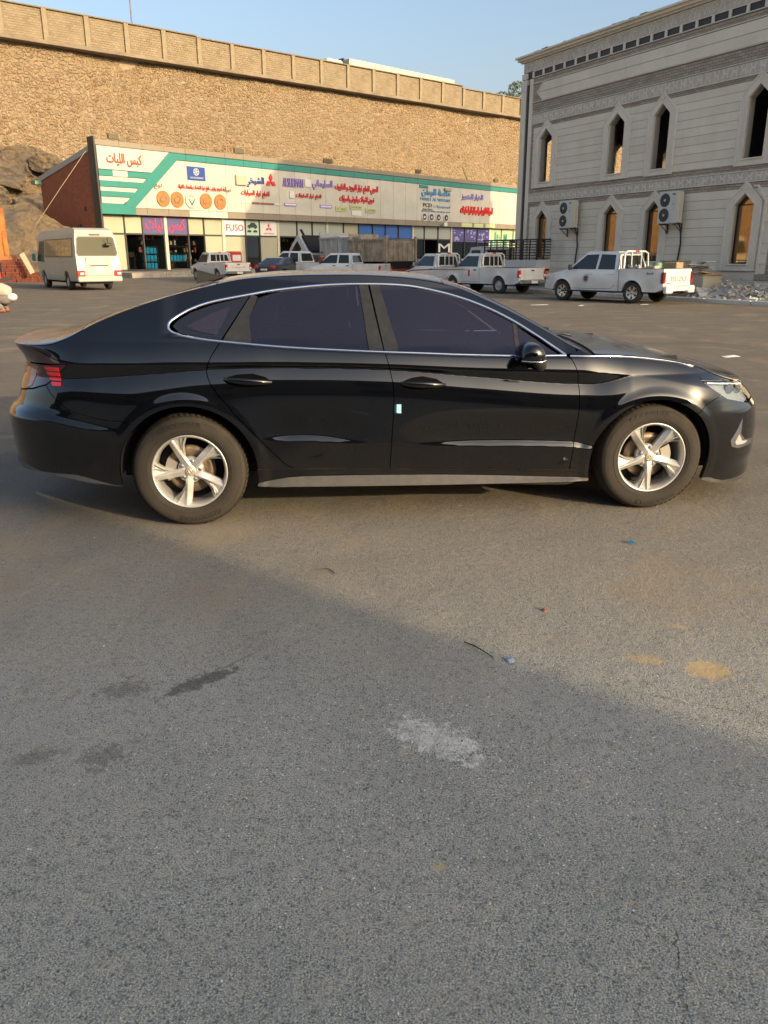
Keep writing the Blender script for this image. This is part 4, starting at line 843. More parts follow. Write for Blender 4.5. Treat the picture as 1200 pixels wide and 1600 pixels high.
# shell: floors, back and side walls with their own openings
bp('floor_slab', [[(.0, 4.35), (LEN, 4.35), (LEN, 4.65), (.0, 4.65)]], concrete, .28, 6.6); bp('roof_slab', [[(-.05, 10.85), (LEN, 10.85), (LEN, 11.05), (-.05, 11.05)]], concrete, .28, 12.6)
def holes_wall(x0, x1, z0, z1, wins, y0, y1, axis, name, m):
    zsx = sorted({z0, z1} | {z for w_ in wins for z in (w_[2], w_[3], w_[4]) if z0 < z < z1})
    b = MB()
    for a, b_ in zip(zsx[:-1], zsx[1:]):
        xa0 = xa1 = x0
        for w_ in wins:
            h0, h1 = halfw(w_, a+1e-4, 0), halfw(w_, b_-1e-4, 0)
            if h0 is None and h1 is None: continue
            h0 = h0 or 0; h1 = h1 or 0; b.prism([(xa0, BZf(a)), (w_[0]-h0, BZf(a)), (w_[0]-h1, BZf(b_)), (xa1, BZf(b_))], y0, y1, axis=axis); xa0, xa1 = w_[0]+h0, w_[0]+h1
        b.prism([(xa0, BZf(a)), (x1, BZf(a)), (x1, BZf(b_)), (xa1, BZf(b_))], y0, y1, axis=axis)
    return b.build(name, m, bld)
MB().box(LEN, LEN+.3, -.05, 12.6, BZf(-.4), BZf(11.16)).build('end_wall', lime, bld); MB().box(0, LEN, 12.2, 12.5, BZf(4.0), BZf(10.85)).build('rear_upper_wall', lime, bld) if False else None
rough = mat('bare_interior_wall', (.20, .17, .14), .95, noise=.3)
holes_wall(0, LEN, -.4, 10.9, [(.45, .50, 5.1, 6.95, 7.45), (4.15, .34, 4.9, 6.55, 6.95)], 6.3, 6.6, 'y', 'rear_wall', rough)
holes_wall(.28, 6.3, -.4, 10.9, [(2.25, .78, 5.1, 7.2, 7.7)], -.02, .28, 'x', 'side_wall', lime)
for x in (12.4, 17.2): MB().box(x, x+.25, .3, 6.3, BZf(4.65), BZf(10.85)).build('partition', rough, bld)
MB().box(0, LEN, 6.6, 12.5, BZf(-.4), BZf(4.0)).build('rear_wing', rough, bld)
# stepped side frame next to the right-hand ground floor window
bp('side_moulding', [[(15.42, .78), (15.50, .78), (15.50, 3.45), (15.05, 4.05), (14.85, 4.05), (14.85, 3.98), (15.02, 3.98), (15.42, 3.42)]], trimw, -.10, .03)
for k_ in range(7): bp('quoin', [[(15.50, .80+k_*.38), (15.80, .80+k_*.38), (15.80, 1.16+k_*.38), (15.50, 1.16+k_*.38)]], lime, -.03-.03*(k_ % 2), .03)
bp('split_stone_field', [[(15.80, .62), (16.25, .62), (16.25, 4.0), (15.80, 4.0)]], split_, -.04, .03); bp('side_moulding', [[(16.25, .78), (16.32, .78), (16.32, 3.45), (16.7, 4.0), (16.6, 4.0), (16.25, 3.5)]], trimw, -.10, .03)
bp('dark_doorway', [[(16.45, .2), (18.2, .2), (18.2, 3.0), (17.3, 3.6), (16.45, 3.0)]], blackm, -.02, .03); bp('sill_band', [[(15.35, .55), (LEN, .55), (LEN, .80), (15.35, .80)]], split_, -.05, .03)
# air conditioners
acw = mat('ac_white', (.60, .60, .55), .45, noise=.10, nscale=2); fand = mat('fan_grille', (.05, .045, .04), .5)
def make_ac(u0, label):
    p = Matrix.Rotation(BA, 4, 'Z') @ Vector((u0, -.12, 0)); t = thing('air_conditioner', label, 'air conditioner', (BO[0]+p.x, BO[1]+p.y, 2.78), BA, 'outdoor air conditioners on the stone wall')
    MB().box(0, 1.0, -.42, -.06, 0, 1.27, bev=.02).build('casing', acw, t)
    MB().box(1.001, 1.05, -.40, -.08, .03, 1.24).build('side_cover', mat('ac_cream', (.58, .54, .42), .5), t)
    for z in (.34, .93):
        b = MB(); b.cyl((.36, -.425, z), (.36, -.421, z), .27, n=28); f = b.build('fan', fand, t)
        b = MB()
        for rr3 in (.08, .14, .20, .26): b.tube([(.36+rr3*math.cos(a), -.435, z+rr3*math.sin(a)) for a in np.linspace(0, 2*PI, 24, endpoint=False)], .006, 4, closed=True)
        for a in np.linspace(0, PI, 6, endpoint=False): b.cyl((.36-.26*math.cos(a), -.435, z-.26*math.sin(a)), (.36+.26*math.cos(a), -.435, z+.26*math.sin(a)), .004, n=4)
        b.build('guard', mat('guard_grey', (.12, .12, .11), .5), f); b = MB(); b.cyl((.36, -.43, z), (.36, -.45, z), .05, n=12); b.build('fan_hub', acw, f)
    MB().box(.74, .92, -.424, -.421, 1.12, 1.18).build('badge', mat('badge_green', (.06, .16, .10), .4), t)
    MB().box(.78, .84, -.424, -.421, .72, .82).build('sticker', mat('sticker_grey', (.35, .35, .33), .5), t)
    for x in (.18, .95): b = MB(); b.box(x-.02, x+.02, -.44, .08, -.05, 0); b.cyl((x, -.38, -.03), (x, .06, -.36), .016, n=6); b.box(x-.02, x+.02, .04, .08, -.4, .0); b.build('bracket', blackm, t)
    b = MB(); b.tube([(1.07, -.20, 1.0), (1.075, -.24, .5), (1.07, -.2, .12)], .014, 6); b.build('pipe', acw, t)
    b = MB(); b.tube([(1.0, -.18, .05), (1.04, -.06, -.3), (1.02, .03, -.8), (.92, .05, -1.5), (.90, .05, -2.1), (.90, .05, -2.75)], .035, 8); b.build('drain_hose', blackm, t)
    return t
make_ac(3.97, 'white twin fan air conditioner high on the wall between the two leftmost windows'); make_ac(10.52, 'white twin fan air conditioner on the wall above the white pickup cab guard')

# ================================================================ blocks outside the picture: their shade lies over the near ground and the middle of the shops
def plain_block(name, label, x, y, rz, L_, D_, H_, floors, m):
    t = thing(name, label, 'building', (x, y, 0), rz)
    MB().box(0, L_, -D_, 0, -.3, H_).build('wall', m, t)
    MB().box(-.15, L_+.15, -D_-.15, .15, H_, H_+.35).build('parapet', m, t)
    fh = H_/floors; n_ = int(L_/3.2)
    for f in range(floors):
        for i in range(n_):
            x0 = (i+.5)*L_/n_-.6
            b = MB(); b.box(x0, x0+1.2, .0, .05, f*fh+1.0, f*fh+fh-.6); w_ = b.build('window', frame_d, t)
            b = MB(); b.box(x0-.1, x0+1.3, .0, .10, f*fh+.9, f*fh+1.0); b.build('window_sill', concrete, t)
    return t
az = R(90-129.7)   # from the camera towards the sun
ex, ey = 0+19.0*math.cos(az), 3.29+19.0*math.sin(az)
plain_block('workshop_block', 'plain workshop block standing behind the camera', ex-44, ey, 0, 44, 10, 6.5, 2, mat('block_plaster', (.20, .17, .135), .9, noise=.3, nscale=.6))
def sunpt(u, t): return Vector((SO[0]+u*math.cos(SA)+t*math.cos(az), SO[1]+u*math.sin(SA)+t*math.sin(az), 0))
A_, B_ = sunpt(14.4, 58), sunpt(53.4, 58); tz = 58*math.tan(R(SUN_EL)); dAB = (B_-A_); LT = dAB.length; rzT = math.atan2(dAB.y, dAB.x)
tw = thing('apartment_tower', 'tall plain block of flats beyond the right edge of the lot', 'building', tuple(A_), rzT); km = LT/39.0
blockm = mat('tower_plaster', (.34, .30, .24), .9, noise=.3, nscale=.5)
MB().prism([(0, -.3), (LT, -.3), (LT, 10.9+tz), (5.6*km, 10.9+tz), (1.4*km, 6.8+tz), (0, 5.2+tz)], .0, -.0-11).build('wall', blockm, tw)
for f in range(8):
    for k_ in range(2): b = MB(); b.box(-.06, 0, -8.6+k_*4.4, -7.0+k_*4.4, 1.2+f*2.6, 2.7+f*2.6); b.build('window', frame_d, tw)
    for i in range(9): b = MB(); b.box(6+i*4.0, 7.6+i*4.0, .0, .06, 1.2+f*3.1, 2.8+f*3.1); b.build('window', frame_d, tw)

# ================================================================ car surface functions
# ---------------------------------------------------------------- the sedan's surface, in metres (x forward from the rear axle, y to its right side, z up)
def _tab(xs, ys):
    xs = np.array(xs, float); ys = np.array(ys, float)
    h = np.diff(xs); dl = np.diff(ys) / h
    m = np.zeros(len(xs)); m[0] = dl[0]; m[-1] = dl[-1]
    for i in range(1, len(xs) - 1):
        if dl[i-1] * dl[i] > 0:
            w1 = 2*h[i] + h[i-1]; w2 = h[i] + 2*h[i-1]
            m[i] = (w1 + w2) / (w1/dl[i-1] + w2/dl[i])
    def f(x):
        x = np.clip(np.asarray(x, float), xs[0], xs[-1])
        i = np.clip(np.searchsorted(xs, x) - 1, 0, len(xs) - 2)
        t = (x - xs[i]) / h[i]
        return (ys[i]*(2*t**3-3*t**2+1) + h[i]*m[i]*(t**3-2*t**2+t) + ys[i+1]*(-2*t**3+3*t**2) + h[i]*m[i+1]*(t**3-t**2))
    return f
def sst(a, b, v):
    t = np.clip((np.asarray(v, float) - a) / (b - a), 0, 1); return t*t*(3-2*t)
HWID = .93
z_s0 = _tab([-1.6, -.9, -.69, -.386, .39, 1.385, 2.44, 3.17, 3.4, 4.4], [.34, .34, .335, .262, .236, .214, .201, .185, .13, .10])
z_s1 = _tab([.39, .643, 1.385, 2.437], [.256, .288, .275, .221])
z_s2 = _tab([.39, .62, 1.384, 2.433], [.345, .338, .309, .270])
z_k = _tab([-.78, -.36, .44, .65, 1.07, 1.3, 1.68, 2.3, 2.45, 3.3], [.675, .60, .527, .527, .487, .472, .467, .443, .42, .40])
z_w = _tab([-.72, -.4, -.118, .138, .35, .60, .82, 1.176, 1.72, 2.32, 2.42, 2.66], [.885, .90, .917, .934, .941, .936, .931, .915, .863, .809, .806, .848])
z_c = _tab([-.95, -.62, -.38, .14, .49, .82, 1.177, 1.72, 2.317, 2.64, 3.2], [.96, .974, .968, .961, .954, .944, .930, .898, .875, .856, .76])
z_b = _tab([-1.6, -.85, -.6, -.3, -.07, .063, .224, .605, 1.047, 1.385, 1.604, 1.946, 2.281, 2.466, 2.616, 2.869, 3.097, 3.312, 3.45, 3.7, 4.3],
           [1.03, 1.04, 1.055, 1.095, 1.12, 1.112, 1.089, 1.048, 1.021, 1.003, .991, .978, .970, .965, .957, .932, .890, .818, .785, .752, .725])
z_e = _tab([-1.6, -.9, -.795, -.687, -.505, -.258, -.006, .197, .35, .508, .732, .958, 1.186, 1.415, 1.643, 1.793, 2.017, 2.203, 2.34, 2.45, 2.616, 2.869, 3.097, 3.312, 3.45, 3.7, 4.3],
           [1.068, 1.07, 1.075, 1.099, 1.179, 1.272, 1.345, 1.39, 1.418, 1.43, 1.438, 1.438, 1.430, 1.408, 1.358, 1.296, 1.190, 1.086, 1.010, .972, .962, .937, .895, .823, .790, .757, .730])
z_mid = _tab([-1.2, -1.0, -.883, -.708, -.544, -.247, .048, .196, .4, .616, .934, 1.255, 1.515, 1.70, 1.916, 2.205, 2.38, 2.50, 2.684, 2.909, 3.139, 3.374, 3.546, 3.70, 3.84],
             [1.085, 1.085, 1.094, 1.135, 1.196, 1.290, 1.367, 1.41, 1.440, 1.455, 1.460, 1.452, 1.432, 1.385, 1.293, 1.140, 1.045, 1.020, 1.006, .972, .920, .862, .815, .765, .730])
d_front = _tab([.05, .12, .16, .22, .30, .42, .54, .60, .64, .68, .72, .76, .80], [.06, .03, .008, .012, .0, .0, .012, .026, .05, .08, .11, .135, .15])
d_rear = _tab([.20, .26, .34, .50, .65, .685, .72, .82, .90, .955, 1.0, 1.07, 1.10], [.06, .035, .014, .004, .0, .012, .05, .088, .115, .128, .112, .065, .075])
def outline(u):
    u = np.asarray(u, float)
    t = np.clip((u - 3.0) / 1.30, 0, 1); a = t * np.pi/2
    xf = 3.0 + .84*np.sin(a); yf = HWID*np.maximum(np.cos(a), 0)**(2/2.5)
    t = np.clip((-.45 - u) / 1.15, 0, 1); b = t * np.pi/2
    xr = -.45 - .70*np.sin(b)**(2/2.1); yr = HWID*np.maximum(np.cos(b), 0)**(2/3.6)
    x = np.where(u > 3.0, xf, np.where(u < -.45, xr, u)); y = np.where(u > 3.0, yf, np.where(u < -.45, yr, HWID))
    return x, y
def inset(u, z):
    u = np.asarray(u, float); z = np.asarray(z, float)
    s0, s1, s2, k, w, c, b, e = z_s0(u), z_s1(u), z_s2(u), z_k(u), z_w(u), z_c(u), z_b(u), z_e(u)
    door = sst(.30, .55, u) * (1 - sst(2.30, 2.46, u))
    # lower body below the strip
    lo_door = np.interp(0, [0], [0]) + .034 - .022*np.clip((z - s2) / np.maximum(k - s2, .01), 0, 1.0)
    lo_end = .012 + .03*(1 - sst(.12, .45, z - s0 + .12))
    rock = np.where(z < s1, .010 + .026*np.clip((z - s0)/np.maximum(s1 - s0, .01), 0, 1), .036)
    lo_door = np.where(z < s2 - .004, rock, lo_door)
    lo = lo_door*door + lo_end*(1 - door)
    # scalloped strip: a small outward ledge that fades out rearwards in each door
    strip = np.maximum(sst(.40, .60, u)*(1 - sst(.75, 1.12, u)), sst(1.25, 1.75, u)*(1 - .35*sst(2.3, 2.5, u))) * (1 - sst(2.42, 2.6, u))
    rb = (1 - sst(-.62, -.34, u))
    led = .019*strip + .022*rb
    hh = .012 + .022*strip + .02*rb
    step = np.clip((z - (k - hh*.6)) / hh, 0, 1)
    mid = lo + led*step*(1) - (.006 + led*.8)*sst(0, .20, z - k - .02)
    # shoulder: turns in towards the wedge
    t = np.clip((z - (w - .17)) / .17, 0, 1.0)
    depth = .041 + .012*(1 - sst(-.5, .1, u)) + .012*sst(2.5, 3.0, u)
    sh = depth * t**1.9
    wf = 1 - sst(2.36, 2.66, u)
    tw = np.clip((z - w) / np.maximum(c - w, .004), 0, 1)
    wedge = -.020*tw*wf
    tb = np.clip((z - c), 0, None)
    up = .20*tb*(1 + 1.2*np.clip(tb/.12, 0, 1)) + .10*np.clip(z - w, 0, None)*(1 - wf)
    kw = .012 + .035*(1 - sst(-.25, .05, u)) + .02*sst(2.45, 2.7, u)
    sp = kw*np.log1p(np.exp(np.clip((z - b)/kw, -30, 30)))
    slope = .34 + .0*u
    g = slope*sp + .022*sst(-.012, .012, z - b)*sst(-.12, -.02, u)*(1 - sst(2.25, 2.4, u))
    d = mid + sh + wedge + up + g
    # wheel arch lips
    for cx, cz, ra in ((0.0, .336, .397), (2.83, .314, .393)):
        r = np.hypot(u - cx, z - cz)
        fl = 1 - sst(.0, .085, r - ra)
        d = d - .016*fl + .006*(1 - sst(0, .045, r - ra))
        d = d - .014*sst(.22, .0, np.abs(u - cx) - .25)*np.exp(-((z - .62)/.22)**2)
    wF = sst(3.02, 3.75, u); wR = 1 - sst(-1.15, -.5, u)
    d = d*(1 - .8*wF)*(1 - .75*wR) + d_front(z)*wF + d_rear(z)*wR
    # front bumper cut below the lamp
    return d
def S(u, z):
    u = np.asarray(u, float); z = np.asarray(z, float)
    x, y = outline(u)
    e = 1e-3; uc = np.clip(u, -1.598, 4.298); x1, y1 = outline(uc + e); x0, y0 = outline(uc - e)
    tx, ty = x1 - x0, y1 - y0; n = np.hypot(tx, ty) + 1e-12; tx, ty = tx/n, ty/n
    d = inset(u, z)
    # inward normal of the plan outline (x grows, y falls on the front corner)
    nx, ny = ty, -tx
    return np.stack([x + nx*d, np.maximum(y + ny*d, 0.0), z + 0*u], -1)
def T(u, s):
    """Top skin: s = 0 on the centre line, 1 on the upper edge of the side."""
    u = np.asarray(u, float); s = np.asarray(s, float)
    E = S(u, z_e(u)); xe, ye, ze = E[..., 0], E[..., 1], E[..., 2]
    h = np.maximum(z_mid(xe) - ze, .0)
    a = np.clip(np.abs(s), 0, 1)
    z = ze + h*(1 - a**2.3)**.62
    z = z - .012*sst(.35, .12, np.abs(a - .72))*sst(2.5, 2.8, u)*(1 - sst(3.3, 3.6, u))*0
    return np.stack([xe, ye*s, z], -1)
# ================================================================ the black sedan
pt = NT('black_paint'); n = pt.noise(3.0, 6, .7); n2 = pt.noise(160, 3, .6)
gN = pt.n('NewGeometry'); sN = pt.n('SeparateXYZ'); pt.l(gN.outputs[1], sN.inputs[0])
sP = pt.n('SeparateXYZ'); pt.l(pt.tc.outputs['Object'], sP.inputs[0])
# dust settles on upward faces and is thrown up low down
dust_up = pt.math('MULTIPLY', pt.rng(sN.outputs[2], .80, 1.0), pt.rng(n, .2, .8, .10, .30))
dust_lo = pt.math('MULTIPLY', pt.rng(sP.outputs[2], .50, .22), pt.rng(n, .3, .7, .005, .02))
dust = pt.math('ADD', dust_up, pt.math('ADD', dust_lo, pt.math('MULTIPLY', pt.rng(pt.noise(1.2, 8, .75), .45, .75), .004)))
pt.l(pt.mix(dust, (.0016, .0020, .0034), (.30, .235, .16)), pt.b.inputs['Base Color'])
pt.l(pt.math('ADD', .10, pt.math('MULTIPLY', dust, 1.2)), pt.b.inputs['Roughness'])
pt.b.inputs['Specular IOR Level'].default_value = .12; pt.b.inputs['Coat Weight'].default_value = 1; pt.b.inputs['Coat IOR'].default_value = 1.62
pt.l(pt.math('ADD', .012, pt.math('MULTIPLY', dust, .9)), pt.b.inputs['Coat Roughness'])
paint = pt.m
chrome = mat('satin_chrome', (.78, .80, .84), .16, metal=1.0)
trim = mat('window_pillar_trim', (.013, .014, .014), .38, noise=.25, nscale=30, col2=(.024, .024, .022))
gloss = mat('gloss_black', (.006, .006, .007), .08, coat=1)
plas = mat('grey_plastic', (.045, .046, .046), .5, noise=.3, nscale=25, col2=(.075, .068, .057))
plasd = mat('dark_plastic', (.012, .012, .012), .75)
inside_m = mat('cabin_dark', (.012, .011, .012), .9)
seatm = mat('seat_cloth', (.05, .045, .05), .85)
tg = bpy.data.materials.new('tinted_glass'); tg.use_nodes = True; t_ = tg.node_tree; t_.nodes.remove(t_.nodes['Principled BSDF'])
tr = t_.nodes.new('ShaderNodeBsdfTransparent'); tr.inputs[0].default_value = (.50, .43, .56, 1)
df = t_.nodes.new('ShaderNodeBsdfDiffuse'); df.inputs[0].default_value = (.017, .015, .023, 1)
gl = t_.nodes.new('ShaderNodeBsdfGlossy'); gl.inputs['Roughness'].default_value = .03; gl.inputs[0].default_value = (.92, .85, 1, 1)
fr = t_.nodes.new('ShaderNodeFresnel'); fr.inputs[0].default_value = 1.75
a1 = t_.nodes.new('ShaderNodeMixShader'); a1.inputs[0].default_value = .38; t_.links.new(tr.outputs[0], a1.inputs[1]); t_.links.new(df.outputs[0], a1.inputs[2])
a2 = t_.nodes.new('ShaderNodeMixShader'); t_.links.new(fr.outputs[0], a2.inputs[0]); t_.links.new(a1.outputs[0], a2.inputs[1]); t_.links.new(gl.outputs[0], a2.inputs[2]); t_.links.new(a2.outputs[0], t_.nodes['Material Output'].inputs[0])
clear = glassy('clear_lens', (.9, .92, .95))

car = thing('sedan', 'shiny black four door fastback sedan seen side on, parked across the foreground', 'car', (0, 0, 0), 0)
# car frame -> world: x forward, y to the right-hand side (towards the camera)
yaw = R(6.13); CX, CY = -1.145 - .905*math.sin(yaw), 4.532 + .905*math.cos(yaw)
car.location = (CX, CY, 0); car.rotation_euler = (0, 0, yaw); car.scale = (1, -1, 1)
def arc(cx, cz, r, a0, a1, n=18): return [(cx + r*math.cos(R(a0+(a1-a0)*i/n)), cz + r*math.sin(R(a0+(a1-a0)*i/n))) for i in range(n+1)]
def curve(f, u0, u1, n=30, dz=0.0): return [(u0+(u1-u0)*i/n, float(f(u0+(u1-u0)*i/n))+dz) for i in range(n+1)]
def spl(pts, n=5):
    P = np.array(pts, float); out = []
    for i in range(len(P)-1):
        p0, p1, p2, p3 = P[max(i-1, 0)], P[i], P[i+1], P[min(i+2, len(P)-1)]
        for t in np.arange(n)/n: out.append(tuple(.5*((2*p1)+(-p0+p2)*t+(2*p0-5*p1+4*p2-p3)*t*t+(-p0+3*p1-3*p2+p3)*t**3)))
    return out+[tuple(P[-1])]
RA, FA = (0.0, .336, .397), (2.83, .314, .393)
chrome_top = spl([(-.071, 1.169), (-.064, 1.189), (-.035, 1.212), (.052, 1.258), (.179, 1.297), (.385, 1.332), (.525, 1.354), (.73, 1.374), (.903, 1.384), (1.1, 1.385), (1.271, 1.379), (1.408, 1.363), (1.592, 1.322), (1.774, 1.262), (1.952, 1.178), (2.123, 1.071), (2.262, .976)])
chrome_bot = spl([(-.071, 1.169), (-.058, 1.143), (-.008, 1.121), (.065, 1.107), (.225, 1.085), (.605, 1.047), (1.047, 1.019), (1.385, 1.002), (1.607, .990), (1.952, .977), (2.262, .973)])
rear_seam = [(.225, 1.087)] + spl([(.171, 1.011), (.146, .955), (.140, .905), (.172, .831), (.263, .710), (.355, .600), (.448, .492), (.544, .385), (.590, .348), (.640, .333)], 3)
b_seam = spl([(1.162, 1.020), (1.19, .917), (1.206, .834), (1.211, .753), (1.206, .62), (1.198, .491), (1.189, .312)], 3)
f_seam = spl([(2.278, .972), (2.317, .897), (2.34, .785), (2.342, .703), (2.336, .557), (2.325, .427), (2.312, .275)], 3)
belt = lambda u: np.interp(u, [p[0] for p in chrome_bot], [p[1] for p in chrome_bot])
bump_seam = [(-.84, .848), (-.789, .804), (-.747, .774), (-.653, .714), (-.549, .682), (-.461, .663), (-.332, .645), (-.284, .625)]
rdoor = curve(belt, .225, 1.162, 24) + b_seam[1:] + [(u, float(z_s2(u))) for u in np.linspace(1.10, .70, 8)] + rear_seam[::-1][:-1]
region_obj('rear_door', car, paint, rdoor, S)
fdoor = curve(belt, 1.162, 2.262, 26) + f_seam[1:] + [(u, float(z_s2(u))) for u in np.linspace(2.25, 1.25, 14)] + b_seam[::-1][:-1]
region_obj('front_door', car, paint, fdoor, S)
quarter = (bump_seam[::-1] + [(-.725, .909), (-.641, .971), (-.742, .997), (-.872, 1.033), (-.985, 1.068)] + curve(z_e, -.97, 2.33, 90)[0:] + [(2.33, .985)] + chrome_top[::-1] + chrome_bot[1:22] + rear_seam[:1] + rear_seam[1:] + [(.60, .335), (.398, .345)] + arc(*RA, 2, 131, 26))
region_obj('quarter_panel', car, paint, quarter, S)
rocker = [(.396, .34), (.62, .338)] + [(u, float(z_s2(u))) for u in np.linspace(.75, 2.30, 20)] + [(2.436, .272), (2.438, .205)] + [(u, float(z_s0(u))) for u in np.linspace(2.42, .42, 24)] + [(.392, .238)]
s1l = [(u, float(z_s1(u))) for u in np.linspace(.40, 2.437, 24)]
region_obj('rocker_panel', car, paint, [(.396, .34), (.62, .338)] + [(u, float(z_s2(u))) for u in np.linspace(.75, 2.30, 20)] + [(2.436, .272)] + s1l[::-1], S, gap=.0012)
region_obj('sill_strip', car, plas, s1l + [(2.439, .203)] + [(u, float(z_s0(u))) for u in np.linspace(2.42, .42, 24)] + [(.392, .238)], S, gap=.0008, off=.004, lip=.05)
fender = ([(2.30, .985), (2.345, 1.004)] + curve(z_e, 2.36, 3.12, 24) + [(3.127, .808), (3.216, .755), (3.300, .712), (3.209, .691), (3.150, .669)] + arc(*FA, 50, 186, 28) + [(2.437, .272), (2.318, .275)] + f_seam[::-1][1:])
region_obj('front_fender', car, paint, fender, S)
lampp = [(3.121, .812), (3.302, .797), (3.46, .786), (3.60, .772), (3.74, .748), (3.81, .70), (3.80, .650), (3.62, .638), (3.355, .690), (3.216, .755)]
fbump = (arc(*FA, -19, 50, 16) + [(3.150, .669), (3.209, .691), (3.30, .712), (3.355, .686), (3.62, .634), (3.83, .645), (3.84, .70), (3.77, .752)] + curve(z_e, 3.80, 4.304, 12) + [(4.304, .62), (3.93, .60), (3.88, .45), (3.93, .30), (4.304, .28), (4.304, .10)] + [(u, float(z_s0(u))) for u in np.linspace(4.2, 3.22, 14)])
region_obj('bonnet_edge', car, paint, curve(z_e, 3.10, 3.80, 20) + [(3.77, .752), (3.74, .751), (3.60, .775), (3.46, .789), (3.302, .80), (3.13, .814)], S, gap=.001)
region_obj('front_bumper', car, paint, fbump, S, both='one', lip=.03)
region_obj('grille', car, plasd, [(3.93, .60), (4.304, .62), (4.304, .28), (3.93, .30), (3.88, .45)], S, both='one', off=-.02, lip=0)
gb = MB()
for z in np.arange(.32, .60, .045):
    for sgn in (1, -1):
        u = np.linspace(3.92, 4.29, 8); p = S(u, z+0*u); gb.tube([(a[0]-.006, a[1]*sgn, a[2]) for a in p], .007, 5)
gb.build('grille_bars', chrome, car)
region_obj('front_lip', car, plas, [(3.19, .185)] + [(u, float(z_s0(u))+.022) for u in np.linspace(3.25, 4.304, 16)] + [(u, float(z_s0(u))-.004) for u in np.linspace(4.304, 3.22, 16)], S, both='one', off=.006, gap=0)
fog = [(3.507, .555), (3.44, .475), (3.391, .42), (3.41, .375), (3.483, .355), (3.70, .358), (3.72, .392), (3.56, .408), (3.50, .45)]
for q in region_obj('fog_garnish', car, chrome, fog, S, off=.003, lip=.006, step=.01): pass
region_obj('fog_recess', car, mat('lamp_grey', (.35, .36, .36), .25), [(3.47, .455), (3.435, .405), (3.455, .38), (3.55, .378), (3.60, .392), (3.52, .405)], S, off=.006, lip=.004, step=.01)
rbump = (arc(*RA, 131, 191, 14) + [(-.392, .262)] + [(u, float(z_s0(u))) for u in np.linspace(-.45, -1.604, 18)] + [(-1.604, .80), (-1.25, .795), (-.993, .818), (-.84, .848)] + bump_seam[1:-1])
region_obj('rear_bumper', car, paint, rbump, S, both='one', lip=.03)
rl = [(-.392, .262), (-.60, .290), (-.737, .318), (-1.0, .352), (-1.27, .40), (-1.604, .41)] + [(u, float(z_s0(u))) for u in np.linspace(-1.604, -.45, 18)]
region_obj('lower_valance', car, mat('valance_grey', (.085, .09, .095), .5), rl, S, both='one', off=.004, gap=0)
rlamp = [(-1.604, .955), (-1.2, .955), (-.82, .964), (-.641, .971), (-.725, .909), (-.84, .850), (-.993, .822), (-1.25, .797), (-1.604, .797)]
lensr = mat('tail_lens_smoked', (.035, .004, .008), .06, coat=1); redl = mat('tail_lens_red', (.62, .012, .02), .12, coat=1); redp = mat('tail_lens_pale', (.22, .03, .025), .2, coat=1)
region_obj('tail_lamp', car, lensr, rlamp, S, both='one', off=.003)
for i in range(4):
    t0, t1 = i/4+.02, (i+1)/4-.05; q = lambda t, e: (-.86+.055*(1-t)*1.6+e*(.145-.075*(1-t)), .845+.112*t)
    region_obj('light_bar', car, redl, [q(t0, 0), (q(t0, 1)[0], q(t0, 1)[1]), (q(t1, 1)[0], q(t1, 1)[1]), q(t1, 0)], S, off=.006, lip=.003, gap=0, step=.01)
region_obj('reversing_light', car, redp, [(-.955, .945), (-1.10, .94), (-1.45, .94), (-1.45, .81), (-1.10, .812), (-1.02, .832)], S, off=.006, lip=.003, step=.02)
tface = [(-1.604, 1.072), (-.985, 1.070), (-.872, 1.033), (-.742, .997), (-.641, .975), (-.82, .968), (-1.2, .959), (-1.604, .959)]
region_obj('boot_lid_face', car, lensr, tface, S, both='one')
fins = MB()
for i in range(5):
    u = -1.0-.045*i; p = S(u, 1.035); fins.add([(p[0]+.014*a, s*(p[1]+.002)+0, p[2]+.012*c) for s in (1, -1) for a, c in ((-1, -.6), (1, -.6), (.4, .8), (-.9, .8))] , [(0, 1, 2, 3), (4, 5, 6, 7)])
# lamps in front: bowl, lens
region_obj('headlight', car, mat('lamp_bowl', (.40, .44, .47), .30, metal=.45), lampp, S, off=-.028, lip=0)
region_obj('lamp_lens', car, clear, lampp, S, off=.001, lip=.004)
for s in (1, -1):
    b = MB()
    for (u, z, r_) in ((3.44, .735, .036), (3.60, .715, .03)):
        p = S(u, z); c_ = Vector((p[0]-.02, s*(p[1]-.012), p[2])); b.cyl(c_-Vector((.0, s*.03, 0)), c_+Vector((.012, s*.010, 0)), r_, r_*.9, 18)
    b.build('projector', mat('projector', (.20, .23, .27), .05, metal=.6), car)
    b = MB(); u = np.linspace(3.17, 3.76, 14); p = S(u, .80-.10*(u-3.15)); b.tube([(a[0], s*(a[1]+.001), a[2]-.006) for a in p], .005, 6); b.build('light_guide', mat('light_guide', (.85, .88, .9), .2), car)
# windows
rglass = spl([(.442, 1.318), (.559, 1.349), (.673, 1.366), (.787, 1.374), (.922, 1.378), (1.041, 1.379)], 3) + [(1.072, 1.018), (.715, 1.038), (.396, 1.066), (.383, 1.209)]
fglass = spl([(1.160, 1.379), (1.348, 1.366), (1.531, 1.333), (1.715, 1.276), (1.864, 1.212), (1.965, 1.158)], 3) + [(1.972, 1.06), (1.956, .979), (1.695, .990), (1.250, 1.006)]
gk = dict(gap=0, lip=0, off=-.006, step=.05)
region_obj('rear_window', car, tg, rglass, S, **gk); region_obj('front_window', car, tg, fglass, S, **gk)
region_obj('corner_glass', car, tg, [(1.992, 1.136), (2.10, 1.062), (2.215, .984), (1.982, .98)], S, **gk)
region_obj('window_trim', car, trim, [(1.964, 1.160), (1.990, 1.142), (1.980, .978), (1.958, .978)], S, gap=0, off=-.002)
